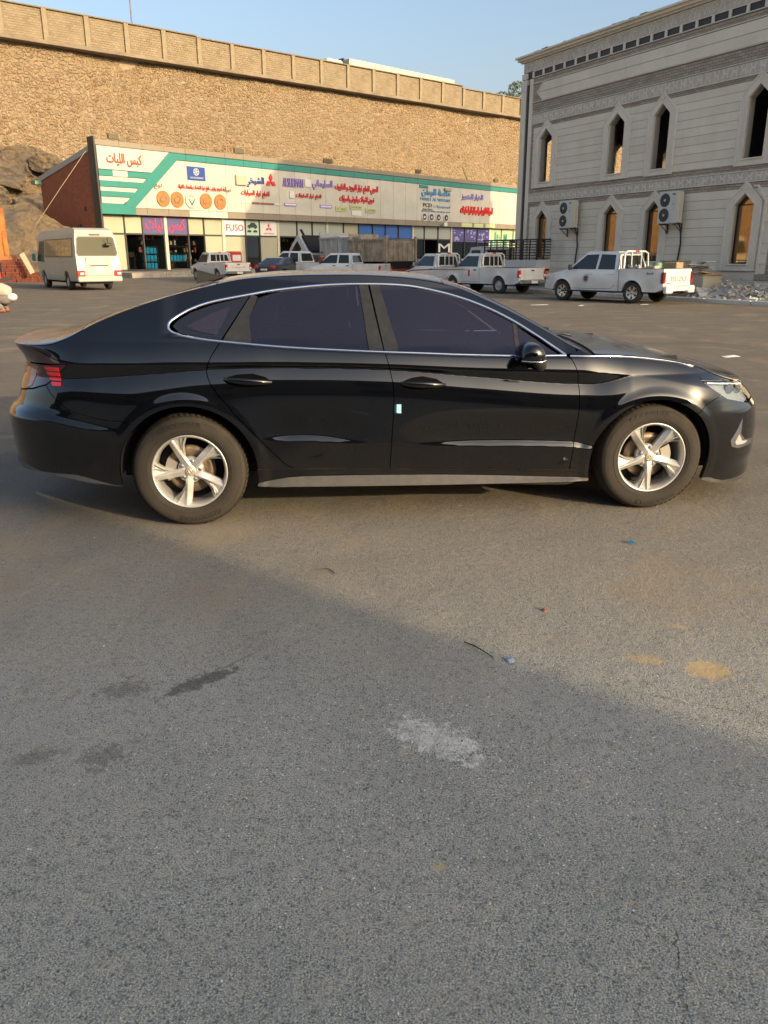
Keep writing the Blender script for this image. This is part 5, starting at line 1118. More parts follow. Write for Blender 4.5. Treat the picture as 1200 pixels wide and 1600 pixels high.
region_obj('window_trim', car, trim, [(1.041, 1.381), (1.096, 1.386), (1.160, 1.020), (1.074, 1.020)], S, gap=.001, off=-.002)
region_obj('window_trim', car, trim, [(1.106, 1.386), (1.165, 1.380), (1.256, 1.008), (1.166, 1.016)], S, gap=.001, off=-.002)
region_obj('window_trim', car, trim, [(.440, 1.322), (.400, 1.336), (.228, 1.086), (.399, 1.066), (.386, 1.209)], S, gap=.002, off=-.002)
region_obj('quarter_glass', car, gloss, [(-.050, 1.170), (-.02, 1.203), (.052, 1.244), (.179, 1.285), (.392, 1.328), (.225, 1.092), (.065, 1.112), (-.008, 1.130)], S, gap=.003, off=-.004)
region_obj('glass_pane', car, mat('quarter_tint', (.016, .013, .022), .05, coat=1), spl([(.027, 1.167), (.17, 1.233), (.262, 1.262), (.268, 1.245), (.205, 1.135), (.163, 1.126), (.063, 1.149), (.027, 1.167)], 3)[:-1], S, gap=0, off=-.001, lip=.002, step=.01)
def strip(name, pts, m, wd, off, s, n=6):
    u = np.array([p[0] for p in pts]); z = np.array([p[1] for p in pts]); P = S(u, z); e = .004
    N = np.cross(S(u+e, z)-S(u-e, z), S(u, z+e)-S(u, z-e)); N /= np.linalg.norm(N, axis=1)[:, None]; N *= np.sign(N[:, 1:2])
    b = MB(); vs = []
    Tn = np.gradient(P, axis=0); Tn /= np.linalg.norm(Tn, axis=1)[:, None]+1e-9; B = np.cross(N, Tn)
    w_ = wd if hasattr(wd, '__len__') else np.full(len(u), wd)
    prof = [(-1, -.012), (-.92, 0.0), (-.45, .0035), (.45, .0035), (.92, 0.0), (1, -.012)]
    for i in range(len(P)):
        for a, c in prof:
            q = P[i]+B[i]*a*w_[i]+N[i]*(c+off); vs.append((q[0], q[1]*s, q[2]))
    k = len(prof); b.add(vs, [(i*k+j, i*k+j+1, (i+1)*k+j+1, (i+1)*k+j) for i in range(len(P)-1) for j in range(k-1)], 0, True)
    return b.build(name, m, car)
hood_line = [(2.285, .970), (2.45, .966), (2.616, .958), (2.74, .948), (2.869, .932), (2.98, .914), (3.097, .888)]
for s in (1, -1):
    strip('chrome_moulding', chrome_top, chrome, .0085, .003, s); strip('chrome_moulding', chrome_bot, chrome, .0075, .003, s)
    strip('hood_moulding', spl(hood_line, 4), chrome, np.linspace(.0065, .0018, 4*6+1), .002, s)
# top skins
roofm = paint
def tp_(name, m, poly, **kw):
    kw = dict(dict(gap=.0025, lip=.015, step=.04, both=False), **kw); return region_obj(name, car, m, poly, T, **kw)
def band(u0, u1, s0, s1, n=10, v0=None, v1=None): return [(u0, t) for t in np.linspace(s0, s1, n)] + [(u1, t) for t in np.linspace(s1, s0, n)]
def bandc(u0, u1, s, bow=0.0): return [(u0+bow*(1-(t/s)**2), t) for t in np.linspace(-s, s, 13)] + [(u1+bow*(1-(t/s)**2), t) for t in np.linspace(s, -s, 13)]
kt = dict(stepv=.04)
tp_('roof_panel', paint, bandc(.20, 1.56, 1.0, 0), **kt)
tp_('windshield', tg, [(1.565, t) for t in np.linspace(-.93, .93, 13)] + [(2.36, t) for t in np.linspace(.955, -.955, 13)], off=-.004, **kt)
tp_('rear_glass', tg, [(.195, t) for t in np.linspace(-.86, .86, 11)] + [(-.56, t) for t in np.linspace(.80, -.80, 11)], off=-.004, **kt)
for s in (1, -1):
    tp_('roof_pillar', paint, [(1.562, .932*s), (2.36, .957*s), (2.36, 1.0*s), (1.562, 1.0*s)], gap=0, **kt)
    tp_('roof_pillar', paint, [(.197, .862*s), (-.56, .802*s), (-.56, 1.0*s), (.197, 1.0*s)], gap=0, **kt)
tp_('boot_lid', paint, bandc(-.564, -1.604, 1.0), **kt)
tp_('cowl', plasd, bandc(2.362, 2.455, 1.0), off=-.012, **kt)
tp_('bonnet', paint, bandc(2.44, 4.304, .995), **kt)
b = MB()
for s in (1, -1):
    b.tube([(2.43, s*.25+.2, 1.052), (2.36, s*.25+.2, 1.066), (2.20, s*.3+.38*s, 1.075)], .008, 6)
b.build('wiper', blackm, car)
b = MB(); b.prism([(.02, 1.378), (.20, 1.420), (.205, 1.428), (.13, 1.436), (.055, 1.456), (.03, 1.462), (.025, 1.45)], -.012, .012); b.v = [(x, y*(1+2.2*max(0, (1.44-z)/.05)), z) for x, y, z in b.v]; b.build('shark_fin_antenna', plasd, car)
# inner shell, floor, arches: everything the gaps would show is dark
b = MB()
for s in (1, -1):
    uu = np.linspace(-1.55, 4.25, 110)
    for a in range(len(uu)-1):
        for z0, z1 in ((.27, .45), (.45, .62), (.62, .80), (.80, .95)):
            um, zm = (uu[a]+uu[a+1])/2, (z0+z1)/2
            if any(math.hypot(um-q[0], zm-q[1]) < .50 for q in (RA, FA)): continue
            if um > 3.0 and z1 > .65 or um < -.6 and z1 > .9 or um < -.42 and z0 < .40: continue
            P = S(np.array([uu[a], uu[a+1], uu[a+1], uu[a]]), np.array([z0, z0, z1, z1])); b.add([(p[0]*.995+.005, s*(abs(p[1])-.045 if abs(p[1]) > .05 else 0), p[2]) for p in P], [(0, 1, 2, 3)])
b.build('inner_shell', inside_m, car)
b = MB(); b.box(-.85, -.44, -.62, .62, .36, .40); b.box(-.44, .44, -.56, .56, .24, .30); b.box(.44, 2.40, -.84, .84, .20, .26); b.box(2.40, 3.25, -.56, .56, .20, .26); b.box(3.25, 3.55, -.55, .55, .18, .22)
b.box(.46, 2.38, -.80, .80, .26, .34); b.box(-.44, .44, -.80, .80, .76, .80); b.box(2.43, 3.3, -.66, .66, .30, .78); b.build('floor_pan', inside_m, car)
for (cx, cz, ra) in (RA, FA):
    for s in (1, -1):
        b = MB(); A = arc(cx, cz, ra+.006, -3, 183, 30); vs = []
        for x, z in A: vs += [(x, s*.885, z), (x, s*.56, z)]
        b.add(vs, [(i*2, i*2+1, i*2+3, i*2+2) for i in range(len(A)-1)], 0, True)
        b.add([(x, s*.56, z) for x, z in A], [tuple(range(len(A)))])
        b.build('wheel_arch_liner', inside_m, car)
# cabin
b = MB()
for s in (1, -1):
    for x0, hgt in ((1.30, 1.0), (.40, 1.0)):
        b.box(x0+.1, x0+.60, s*.40-.26, s*.40+.26, .40, .56, bev=.06); k0 = len(b.v)
        b.box(x0-.08, x0+.10, s*.40-.25, s*.40+.25, .52, 1.10, bev=.07); b.box(x0-.12, x0+.0, s*.40-.13, s*.40+.13, 1.13, 1.29, bev=.05)
        b.v[k0:] = [(x-(z-.5)*.32, y, z) for x, y, z in b.v[k0:]]
b.build('seat', seatm, car)
b = MB(); b.box(1.98, 2.36, -.72, .72, .62, .965, bev=.08); b.box(-.5, .25, -.62, .62, .78, .98, bev=.04); b.build('dashboard', mat('dash', (.022, .021, .022), .7), car)
b = MB(); cen = Vector((1.86, -.37, .90)); ax = Vector((-.9, 0, .42)).normalized(); a_ = ax.orthogonal().normalized(); c_ = ax.cross(a_); b.tube([cen+(a_*math.cos(t)+c_*math.sin(t))*.185 for t in np.linspace(0, 2*PI, 28, endpoint=False)], .016, 8, closed=True); b.cyl(cen-ax*.02, cen+ax*.02, .07, n=12); b.box(1.84, 2.05, -.42, -.32, .84, .93); b.build('steering_wheel', blackm, car)
# door handles
for s in (1, -1):
    for pts, cxh in (([(.228, .875), (.262, .893), (.310, .904), (.399, .907), (.471, .886), (.512, .855), (.469, .836), (.377, .826), (.300, .834), (.255, .852)], 0), ([(1.246, .833), (1.275, .851), (1.320, .866), (1.382, .873), (1.466, .856), (1.525, .819), (1.476, .797), (1.38, .786), (1.310, .796), (1.268, .813)], 1)):
        v, f, nn = region(pts, S, gap=0, lip=0, off=.0015, step=.01)
        q = MB().add([(a, b_*s, c) for a, b_, c in v], f, 0, True); q.build('handle_recess', mat('handle_cup_shade', (.001, .001, .001), .6, spec=.05), car)  # flat patch on the door; the hollow's shade is put into its black colour
        P = np.array(pts); c0_ = P.mean(0); u = np.linspace(P[:, 0].min()+.008, P[:, 0].max()-.006, 13); zl = np.linspace(pts[0][1]+.004, pts[5][1]-.0+.002, 13)
        X = S(u, zl); t = np.linspace(0, 1, 13); bow = .040*np.sin(np.pi*np.clip(t*1.05, 0, 1))**.55
        vs = []
        for i in range(13):
            hw = .0185*(.35+.65*math.sin(math.pi*min(1, t[i]*.9+.06))**.6)
            for k_ in range(10):
                th = 2*PI*k_/10; vs.append((X[i, 0], s*(X[i, 1]+bow[i]+.009*math.cos(th)), X[i, 2]+hw*math.sin(th)))
        q = MB().add(vs, [(i*10+k_, i*10+(k_+1) % 10, (i+1)*10+(k_+1) % 10, (i+1)*10+k_) for i in range(12) for k_ in range(10)] , 0, True); q.build('door_handle', paint, car)
# side mirrors
for s in (1, -1):
    b = MB(); vs = []; NA = 20
    outl = [(1.962, 1.035), (1.985, 1.070), (2.02, 1.090), (2.063, 1.093), (2.105, 1.070), (2.130, 1.030), (2.132, 1.000), (2.110, .975), (2.05, .962), (1.985, .965), (1.958, .985)]
    c0_ = (2.045, 1.022)
    for t_y, kk in ((0.0, .62), (.03, .90), (.10, 1.0), (.17, .96), (.205, .80), (.222, .45), (.226, .08)):
        for x, z in spl(outl+[outl[0]], 2)[:-1]: vs.append((c0_[0]+(x-c0_[0])*kk*.93-.18*t_y*0-.04, s*(.845+t_y), c0_[1]+(z-c0_[1])*kk*.93-.02))
    nn_ = len(outl)*2; b.add(vs, [(i*nn_+k_, i*nn_+(k_+1) % nn_, (i+1)*nn_+(k_+1) % nn_, (i+1)*nn_+k_) for i in range(6) for k_ in range(nn_)], 0, True); b.add(vs, [tuple(range(nn_))])
    mh = b.build('side_mirror', paint, car)
    b = MB(); b.tube([(2.10, s*.84, .905), (2.09, s*.89, .93), (2.045, s*.94, .965)], [.055, .038, .03], 10); b.v = [(x, y, z) for x, y, z in b.v]; b.build('mirror_stalk', plasd, mh)
    b = MB(); b.tube([(1.93, s*1.062, .972), (1.98, s*1.075, .968), (2.04, s*1.076, .966), (2.075, s*1.055, .972)], .0028, 6); b.build('mirror_strip', chrome, mh)
# sticker on the door edge, scuffs
b = MB(); region_obj('protector', car, mat('door_guard_blue', (.35, .70, .85), .3), [(1.226, .716), (1.253, .715), (1.253, .664), (1.226, .665)], S, gap=0, off=.008, lip=.01, both=False, step=.01)
region_obj('protector', car, mat('door_guard_navy', (.02, .05, .12), .3), [(1.214, .714), (1.226, .716), (1.226, .665), (1.214, .667)], S, gap=0, off=.006, lip=.008, both=False, step=.01)

# ---------------------------------------------------------------- wheels
alloy = mat('alloy', (.62, .61, .58), .36, metal=.6, noise=.10, nscale=14)
alloyd = mat('alloy_inner', (.45, .44, .42), .42, metal=.5)
ty = NT('tyre'); tc = ty.n('SeparateXYZ'); ty.l(ty.tc.outputs['Object'], tc.inputs[0])
rad = ty.math('SQRT', ty.math('ADD', ty.math('MULTIPLY', tc.outputs[0], tc.outputs[0]), ty.math('MULTIPLY', tc.outputs[2], tc.outputs[2])))
dst = ty.math('MULTIPLY', ty.rng(ty.noise(9, 6, .7), .30, .70, .35, .9), ty.rng(rad, .22, .335, .45, .95))
ty.l(ty.mix(dst, (.026, .024, .021), (.060, .050, .038)), ty.b.inputs['Base Color']); ty.b.inputs['Roughness'].default_value = .85; ty.b.inputs['Specular IOR Level'].default_value = .3
ty.l(ty.bump(ty.noise(120, 3, .6), .3, .001), ty.b.inputs['Normal'])
tyl = mat('tyre_lettering', (.016, .015, .014), .7)
def lug_wheel(x, s, rot):
    wz = .336 if True else 0
    wo = obj('wheel', None, car, (x, s*.80, .336)); wo.rotation_euler = (0, 0, 0)
    # local +y*s is outward; build everything outward = +y then mirror through s
    def fin(b, name, m, parent=wo, rotate=True, fix=True):
        c_, s_ = math.cos(R(rot)), math.sin(R(rot))
        if rotate: b.v = [(x_*c_-z_*s_, y_, x_*s_+z_*c_) for x_, y_, z_ in b.v]
        b.v = [(x_, y_*s, z_) for x_, y_, z_ in b.v]; return b.build(name, m, parent, fix=fix)
    prof = [(.212, .072), (.222, .094), (.232, .100), (.240, .1035), (.262, .1065), (.285, .1050), (.300, .1015), (.312, .0955), (.3215, .0885), (.3285, .0765), (.3330, .062), (.3355, .045), (.336, .0), (.3355, -.045), (.333, -.062), (.322, -.088), (.30, -.10), (.262, -.1065), (.22, -.094), (.21, -.07)]
    tb = MB(); tb.lathe(prof, 96, 0)
    tyre = fin(tb, 'tyre', ty.m)
    tr_b = MB(); NT_ = 64
    for i in range(NT_):       # shoulder blocks
        t0 = 2*PI*i/NT_; t1 = t0+2*PI/NT_*.66
        def P(r_, y_, t): return (r_*math.cos(t), y_, r_*math.sin(t))
        sk = .02
        for sg in (1, -1):
            tr_b.add([P(.327, sg*.084, t0), P(.327, sg*.084, t1), P(.3405, sg*.058, t1+sk), P(.3405, sg*.058, t0+sk), P(.3405, sg*.034, t1+sk*2), P(.3405, sg*.034, t0+sk*2), P(.330, sg*.084, t0), P(.330, sg*.084, t1)], [(6, 7, 2, 3), (3, 2, 4, 5), (0, 6, 3), (1, 2, 7)])
    for yy in (-.012, .012): tr_b.lathe([(.336, yy-.009), (.3405, yy-.008), (.3405, yy+.008), (.336, yy+.009)], 64, 0, smooth=False)
    o = fin(tr_b, 'tread', ty.m, tyre); o['kind'] = 'stuff'
    lt = MB()
    for body, a_mid, flip in (('GOOD', 110, 1), ('YEAR', 84, 1), ('GOOD', -69, -1), ('YEAR', -95, -1)):
        if flip == -1: body = body
        v, f, w_, _, h_ = glyphs(body, 1.0, .012); sc_ = .030/h_; arcw = w_*sc_/.283*1.12
        vs = []
        for p in v:
            tt = p[0]/w_; ang = R(a_mid)+arcw/2-tt*arcw if s > 0 else R(a_mid)-arcw/2+tt*arcw
            rr2 = .283+(p[1]*sc_-.012)
            if flip == -1: pass
            vs.append((rr2*math.cos(ang), .1062+.0016*p[2]+.0, rr2*math.sin(ang)))
        lt = MB(); lt.add(vs, f); fin(lt, 'tyre_lettering', tyl, tyre, rotate=False)
    rl_ = MB(); rl_.lathe([(.3025, .1003), (.3030, .1018), (.3045, .1010), (.3050, .0995)], 96, 0); rl_.lathe([(.246, .1045), (.247, .1065), (.249, .1068), (.250, .1050)], 96, 0); fin(rl_, 'sidewall_ridge', ty.m, tyre)
    # rim barrel and lip
    rb_ = MB(); rb_.lathe([(.198, .050), (.2015, .074), (.2085, .089), (.212, .0965), (.2175, .0985), (.2215, .096), (.222, .088), (.214, .07), (.214, -.08), (.205, -.085), (.200, -.08), (.200, .045)], 96, 0); fin(rb_, 'rim', alloy)
    bb = MB(); bb.lathe([(.2005, -.08), (.197, -.02), (.1985, .048)], 64, 0); fin(bb, 'rim_barrel', alloyd)
    # five twisted spokes, each a tapered blade with a raised rib, a slim second arm and a recessed web
    def PA(r_, a, y_): return (r_*math.cos(R(a)), y_, r_*math.sin(R(a)))
    for i in range(5):
        a0 = 72*i; q = MB()
        def quadstrip(rows, th=.026, mi=0):
            vs = []; k_ = len(rows[0])
            for row in rows: vs += [PA(*c) for c in row]
            n0 = len(vs)
            for row in rows: vs += [PA(c[0], c[1], c[2]-th) for c in row]
            fs = []
            for r_i in range(len(rows)-1):
                for j in range(k_-1):
                    a = r_i*k_+j; fs += [(n0+a, n0+a+k_, n0+a+k_+1, n0+a+1)]
                fs += [(r_i*k_, (r_i+1)*k_, n0+(r_i+1)*k_, n0+r_i*k_), (r_i*k_+k_-1, n0+r_i*k_+k_-1, n0+(r_i+1)*k_+k_-1, (r_i+1)*k_+k_-1)]
            q.add(vs, fs, mi, False)
            for j in range(k_-1):
                R2 = []
                for r_i in range(len(rows)-1):
                    for t in (0, .34, .67): R2.append([tuple(a*(1-t)+c*t for a, c in zip(rows[r_i][jj], rows[r_i+1][jj])) for jj in (j, j+1)])
                R2.append([rows[-1][j], rows[-1][j+1]]); sv = [PA(*c) for rw2 in R2 for c in rw2]
                q.add(sv, [(2*i2, 2*i2+1, 2*i2+3, 2*i2+2) for i2 in range(len(R2)-1)], mi, True)
        # main blade: leading edge runs straight, trailing edge falls away
        rows = []
        for r_, aL, aR, yL, yM, yR in ((.030, 42, -40, .060, .066, .060), (.060, 28, -17, .060, .071, .060), (.100, 18.5, -6.5, .058, .078, .062), (.150, 14, -2.2, .058, .085, .070), (.190, 12, -.6, .060, .090, .080), (.2085, 11, .2, .066, .091, .086)):
            am = aR+(aL-aR)*.30; rows.append([(r_, a0+aR, yR), (r_, a0+am-1.0, yM), (r_, a0+am+.9, yM), (r_, a0+aL*.97, yL)])
        quadstrip(rows)
        # flat web beside it and the slim arm
        quadstrip([[(.105, a0-6.5, .060), (.105, a0-5.9, .066)], [(.150, a0-9.5, .064), (.150, a0-2.0, .073)], [(.190, a0-14.5, .069), (.190, a0-.4, .080)], [(.2085, a0-17.2, .072), (.2085, a0+.4, .085)]], .02)
        quadstrip([[(.098, a0-9.5, .058), (.098, a0-6.0, .064)], [(.150, a0-13.2, .064), (.150, a0-10.4, .079)], [(.190, a0-19.5, .070), (.190, a0-16.4, .086)], [(.2085, a0-22.5, .074), (.2085, a0-19.2, .090)]], .026)
        quadstrip([[(.135, a0-7.0, .078), (.135, a0-6.2, .078)], [(.170, a0-9.5, .083), (.170, a0-8.4, .083)], [(.2080, a0-12.3, .088), (.2080, a0-11.0, .088)]], .012)
        fin(q, 'spoke', alloy)
        q = MB(); c_ = Vector(PA(.0572, a0+36, .0)); q.cyl(c_+Vector((0, .030, 0)), c_+Vector((0, .060, 0)), .0135, .0125, 6, smooth=False); q.cyl(c_+Vector((0, .06, 0)), c_+Vector((0, .066, 0)), .0115, .006, 10); fin(q, 'lug_nut', steel)
        q = MB(); q.lathe([(.0, .044), (.0165, .044), (.019, .050), (.021, .052)], 14, 0); q.v = [(x_+c_.x, y_, z_+c_.z) for x_, y_, z_ in q.v]; fin(q, 'lug_pocket', alloyd)
    hb = MB(); hb.lathe([(.078, .0), (.076, .048), (.060, .052), (.034, .060), (.030, .066), (.0, .066)], 40, 0); fin(hb, 'hub', alloy)
    hc = MB(); hc.lathe([(.0285, .060), (.0275, .0715), (.022, .0735), (.0, .0745)], 28, 0); capo = fin(hc, 'centre_cap', mat('cap', (.60, .52, .38), .4, metal=.5))
    em = MB(); em.tube([(.018*math.cos(t), .0745, .011*math.sin(t)) for t in np.linspace(0, 2*PI, 20, endpoint=False)], .0014, 5, closed=True); em.tube([(-.010, .0752, -.008), (-.006, .0752, .008)], .0018, 5); em.tube([(.010, .0752, .008), (.006, .0752, -.008)], .0018, 5); em.tube([(-.008, .0752, -.001), (.008, .0752, .001)], .0014, 5); fin(em, 'emblem', chrome, capo)
    # brake disc and caliper
    dk = MB(); dk.lathe([(.075, -.012), (.075, .012), (.143, .012), (.145, .0), (.143, -.012)], 48, 0); dk.lathe([(.0, .030), (.072, .028), (.076, .010)], 32, 0); fin(dk, 'brake_disc', mat('disc', (.28, .21, .15), .45, metal=.7, noise=.4, nscale=12), rotate=False)
    cp = MB(); A = arc(0, 0, .148, 148, 205, 8) if x < 1 else arc(0, 0, .148, -22, 30, 8); Bq = arc(0, 0, .085, 205, 148, 8) if x < 1 else arc(0, 0, .085, 30, -22, 8)
    cp.prism(A+Bq, -.03, .045); fin(cp, 'brake_caliper', mat('caliper', (.40, .38, .34), .5, metal=.6), rotate=False)
    ax_ = MB(); ax_.cyl((0, -.30, 0), (0, .0, 0), .04, n=12); ax_.lathe([(.0, -.05), (.19, -.05)], 40, 0); fin(ax_, 'dust_shield', inside_m, rotate=False)
    return wo
for s in (1, -1):
    lug_wheel(0.0, s, 41); lug_wheel(2.84, s, 50)
# ================================================================ vehicles in the lot
vwhite = mat('white_car_paint', (.68, .685, .665), .28, coat=.6, noise=.08, nscale=1.5, col2=(.56, .55, .52)); vgrey = mat('dark_grey_paint', (.045, .048, .055), .22, coat=.8); vglass = mat('car_glass', (.018, .022, .022), .05, spec=.5)
vchrome = mat('bumper_chrome', (.55, .55, .52), .22, metal=.9); vred = mat('tail_red', (.55, .015, .012), .2, coat=.5); vamb = mat('amber_lens', (.75, .25, .03), .25); vplate = mat('number_plate', (.62, .62, .55), .5); vbed = mat('bed_dark', (.05, .05, .05), .7); vrim = mat('steel_rim', (.40, .40, .39), .4, metal=.5)
vdust = mat('wheel_arch_dark', (.012, .012, .012), .95); maroon = mat('maroon_decal', (.20, .02, .02), .4)
def side_surf(prof):
    """half width as a function of x, z"""
    def f(x, z): return np.stack([x, prof(x, z), z], -1)
    return f
def body_shell(name, parent, m, outline_, prof, step=.12, holes_z=None):
    """Both flanks from a side outline plus the skin running round it."""
    v, f, n = region(outline_, side_surf(prof), gap=0, lip=0, step=step); b = MB()
    f = [tuple(q) for q in f]; b.add(v, f, 0, True); b.add([(p[0], -p[1], p[2]) for p in v], [tuple(reversed(q)) for q in f], 0, True)
    P = np.array(outline_); den = []
    for i in range(len(P)):
        a, c = P[i], P[(i+1) % len(P)]; k_ = max(1, int(np.hypot(*(c-a))/.25))
        for t in range(k_): den.append(a+(c-a)*t/k_)
    D = np.array(den); y = prof(D[:, 0], D[:, 1]); cols = (-1, -.93, -.6, 0, .6, .93, 1); vs = []
    for i in range(len(D)):
        for c in cols: vs.append((D[i, 0], y[i]*c, D[i, 1]))
    k_ = len(cols); N_ = len(D); b.add(vs, [(i*k_+j, i*k_+j+1, ((i+1) % N_)*k_+j+1, ((i+1) % N_)*k_+j) for i in range(N_) for j in range(k_-1)], 0, False)
    return b.build(name, m, parent)
def flank(name, parent, m, poly, prof, off=.008, both=True, step=.3, lip=.006):
    out = []; v, f, n = region(poly, side_surf(prof), gap=0, lip=lip, step=step, off=off)
    for s in ((1, -1) if both is True else (both,)):
        b = MB().add([(p[0], p[1]*s, p[2]) for p in v], f, 0, True); out.append(b.build(name, m, parent))
    return out
def vwheel(parent, x, y, r_, wd, rimr, style='steel', m_rim=None):
    s = 1 if y > 0 else -1; wo = obj('wheel', None, parent, (x, y, r_))
    b = MB(); b.lathe([(rimr-.01, wd*.40), (rimr+.01, wd*.5), (r_-.05, wd*.5), (r_-.012, wd*.40), (r_, wd*.2), (r_, -wd*.2), (r_-.012, -wd*.4), (r_-.05, -wd*.5), (rimr, -wd*.5)], 30, 0); b.v = [(a, c*s, d) for a, c, d in b.v]; b.build('tyre', rubber, wo)
    b = MB(); b.lathe([(rimr, wd*.42), (rimr-.02, wd*.44), (rimr-.03, wd*.30)], 30, 0)
    if style == 'steel': b.lathe([(rimr-.03, wd*.30), (rimr*.62, wd*.36), (rimr*.45, wd*.28), (rimr*.38, wd*.34), (rimr*.2, wd*.40), (0, wd*.42)], 24, 0)
    else:
        for k_ in range(6):
            a = k_*PI/3; u_ = (math.cos(a), math.sin(a)); pz = (-u_[1], u_[0])
            for da in (-.16, .16):
                c_, s_ = math.cos(a+da), math.sin(a+da); px = (-s_, c_); w_ = .022
                b.add([(rimr*.15*c_+px[0]*w_, wd*.36, rimr*.15*s_+px[1]*w_), (rimr*.15*c_-px[0]*w_, wd*.36, rimr*.15*s_-px[1]*w_), (rimr*.98*c_-px[0]*w_*1.4, wd*.42, rimr*.98*s_-px[1]*w_*1.4), (rimr*.98*c_+px[0]*w_*1.4, wd*.42, rimr*.98*s_+px[1]*w_*1.4)], [(0, 1, 2, 3)])
        b.lathe([(rimr*.28, wd*.30), (rimr*.24, wd*.40), (0, wd*.42)], 16, 0)
    b.v = [(a, c*s, d) for a, c, d in b.v]; b.build('rim', m_rim or vrim, wo)
    b = MB(); b.lathe([(0, wd*.1), (rimr-.01, wd*.1)], 20, 0); b.v = [(a, c*s, d) for a, c, d in b.v]; b.build('brake_drum', vdust, wo)
    return wo
def archpts(cx, cz, r_, zb, n=12, flip=True):
    a0 = math.degrees(math.asin(max(-1, min(1, (zb-cz)/r_)))); A = arc(cx, cz, r_, 180-a0, a0, n); return A
def seams(parent, polys, prof, m=vdust, wd=.011):
    for s in (1, -1):
        for pts in polys:
            b = MB()
            for a, c in zip(pts[:-1], pts[1:]):
                dx, dz = c[0]-a[0], c[1]-a[1]; l = math.hypot(dx, dz) or 1; px, pz = -dz/l*wd/2, dx/l*wd/2
                q = [(a[0]+px, a[1]+pz), (c[0]+px, c[1]+pz), (c[0]-px, c[1]-pz), (a[0]-px, a[1]-pz)]; X = np.array(q); y = prof(X[:, 0], X[:, 1])+.003
                b.add([(X[i, 0], y[i]*s, X[i, 1]) for i in range(4)], [(0, 1, 2, 3)])
            b.build('door_seam', m, parent)

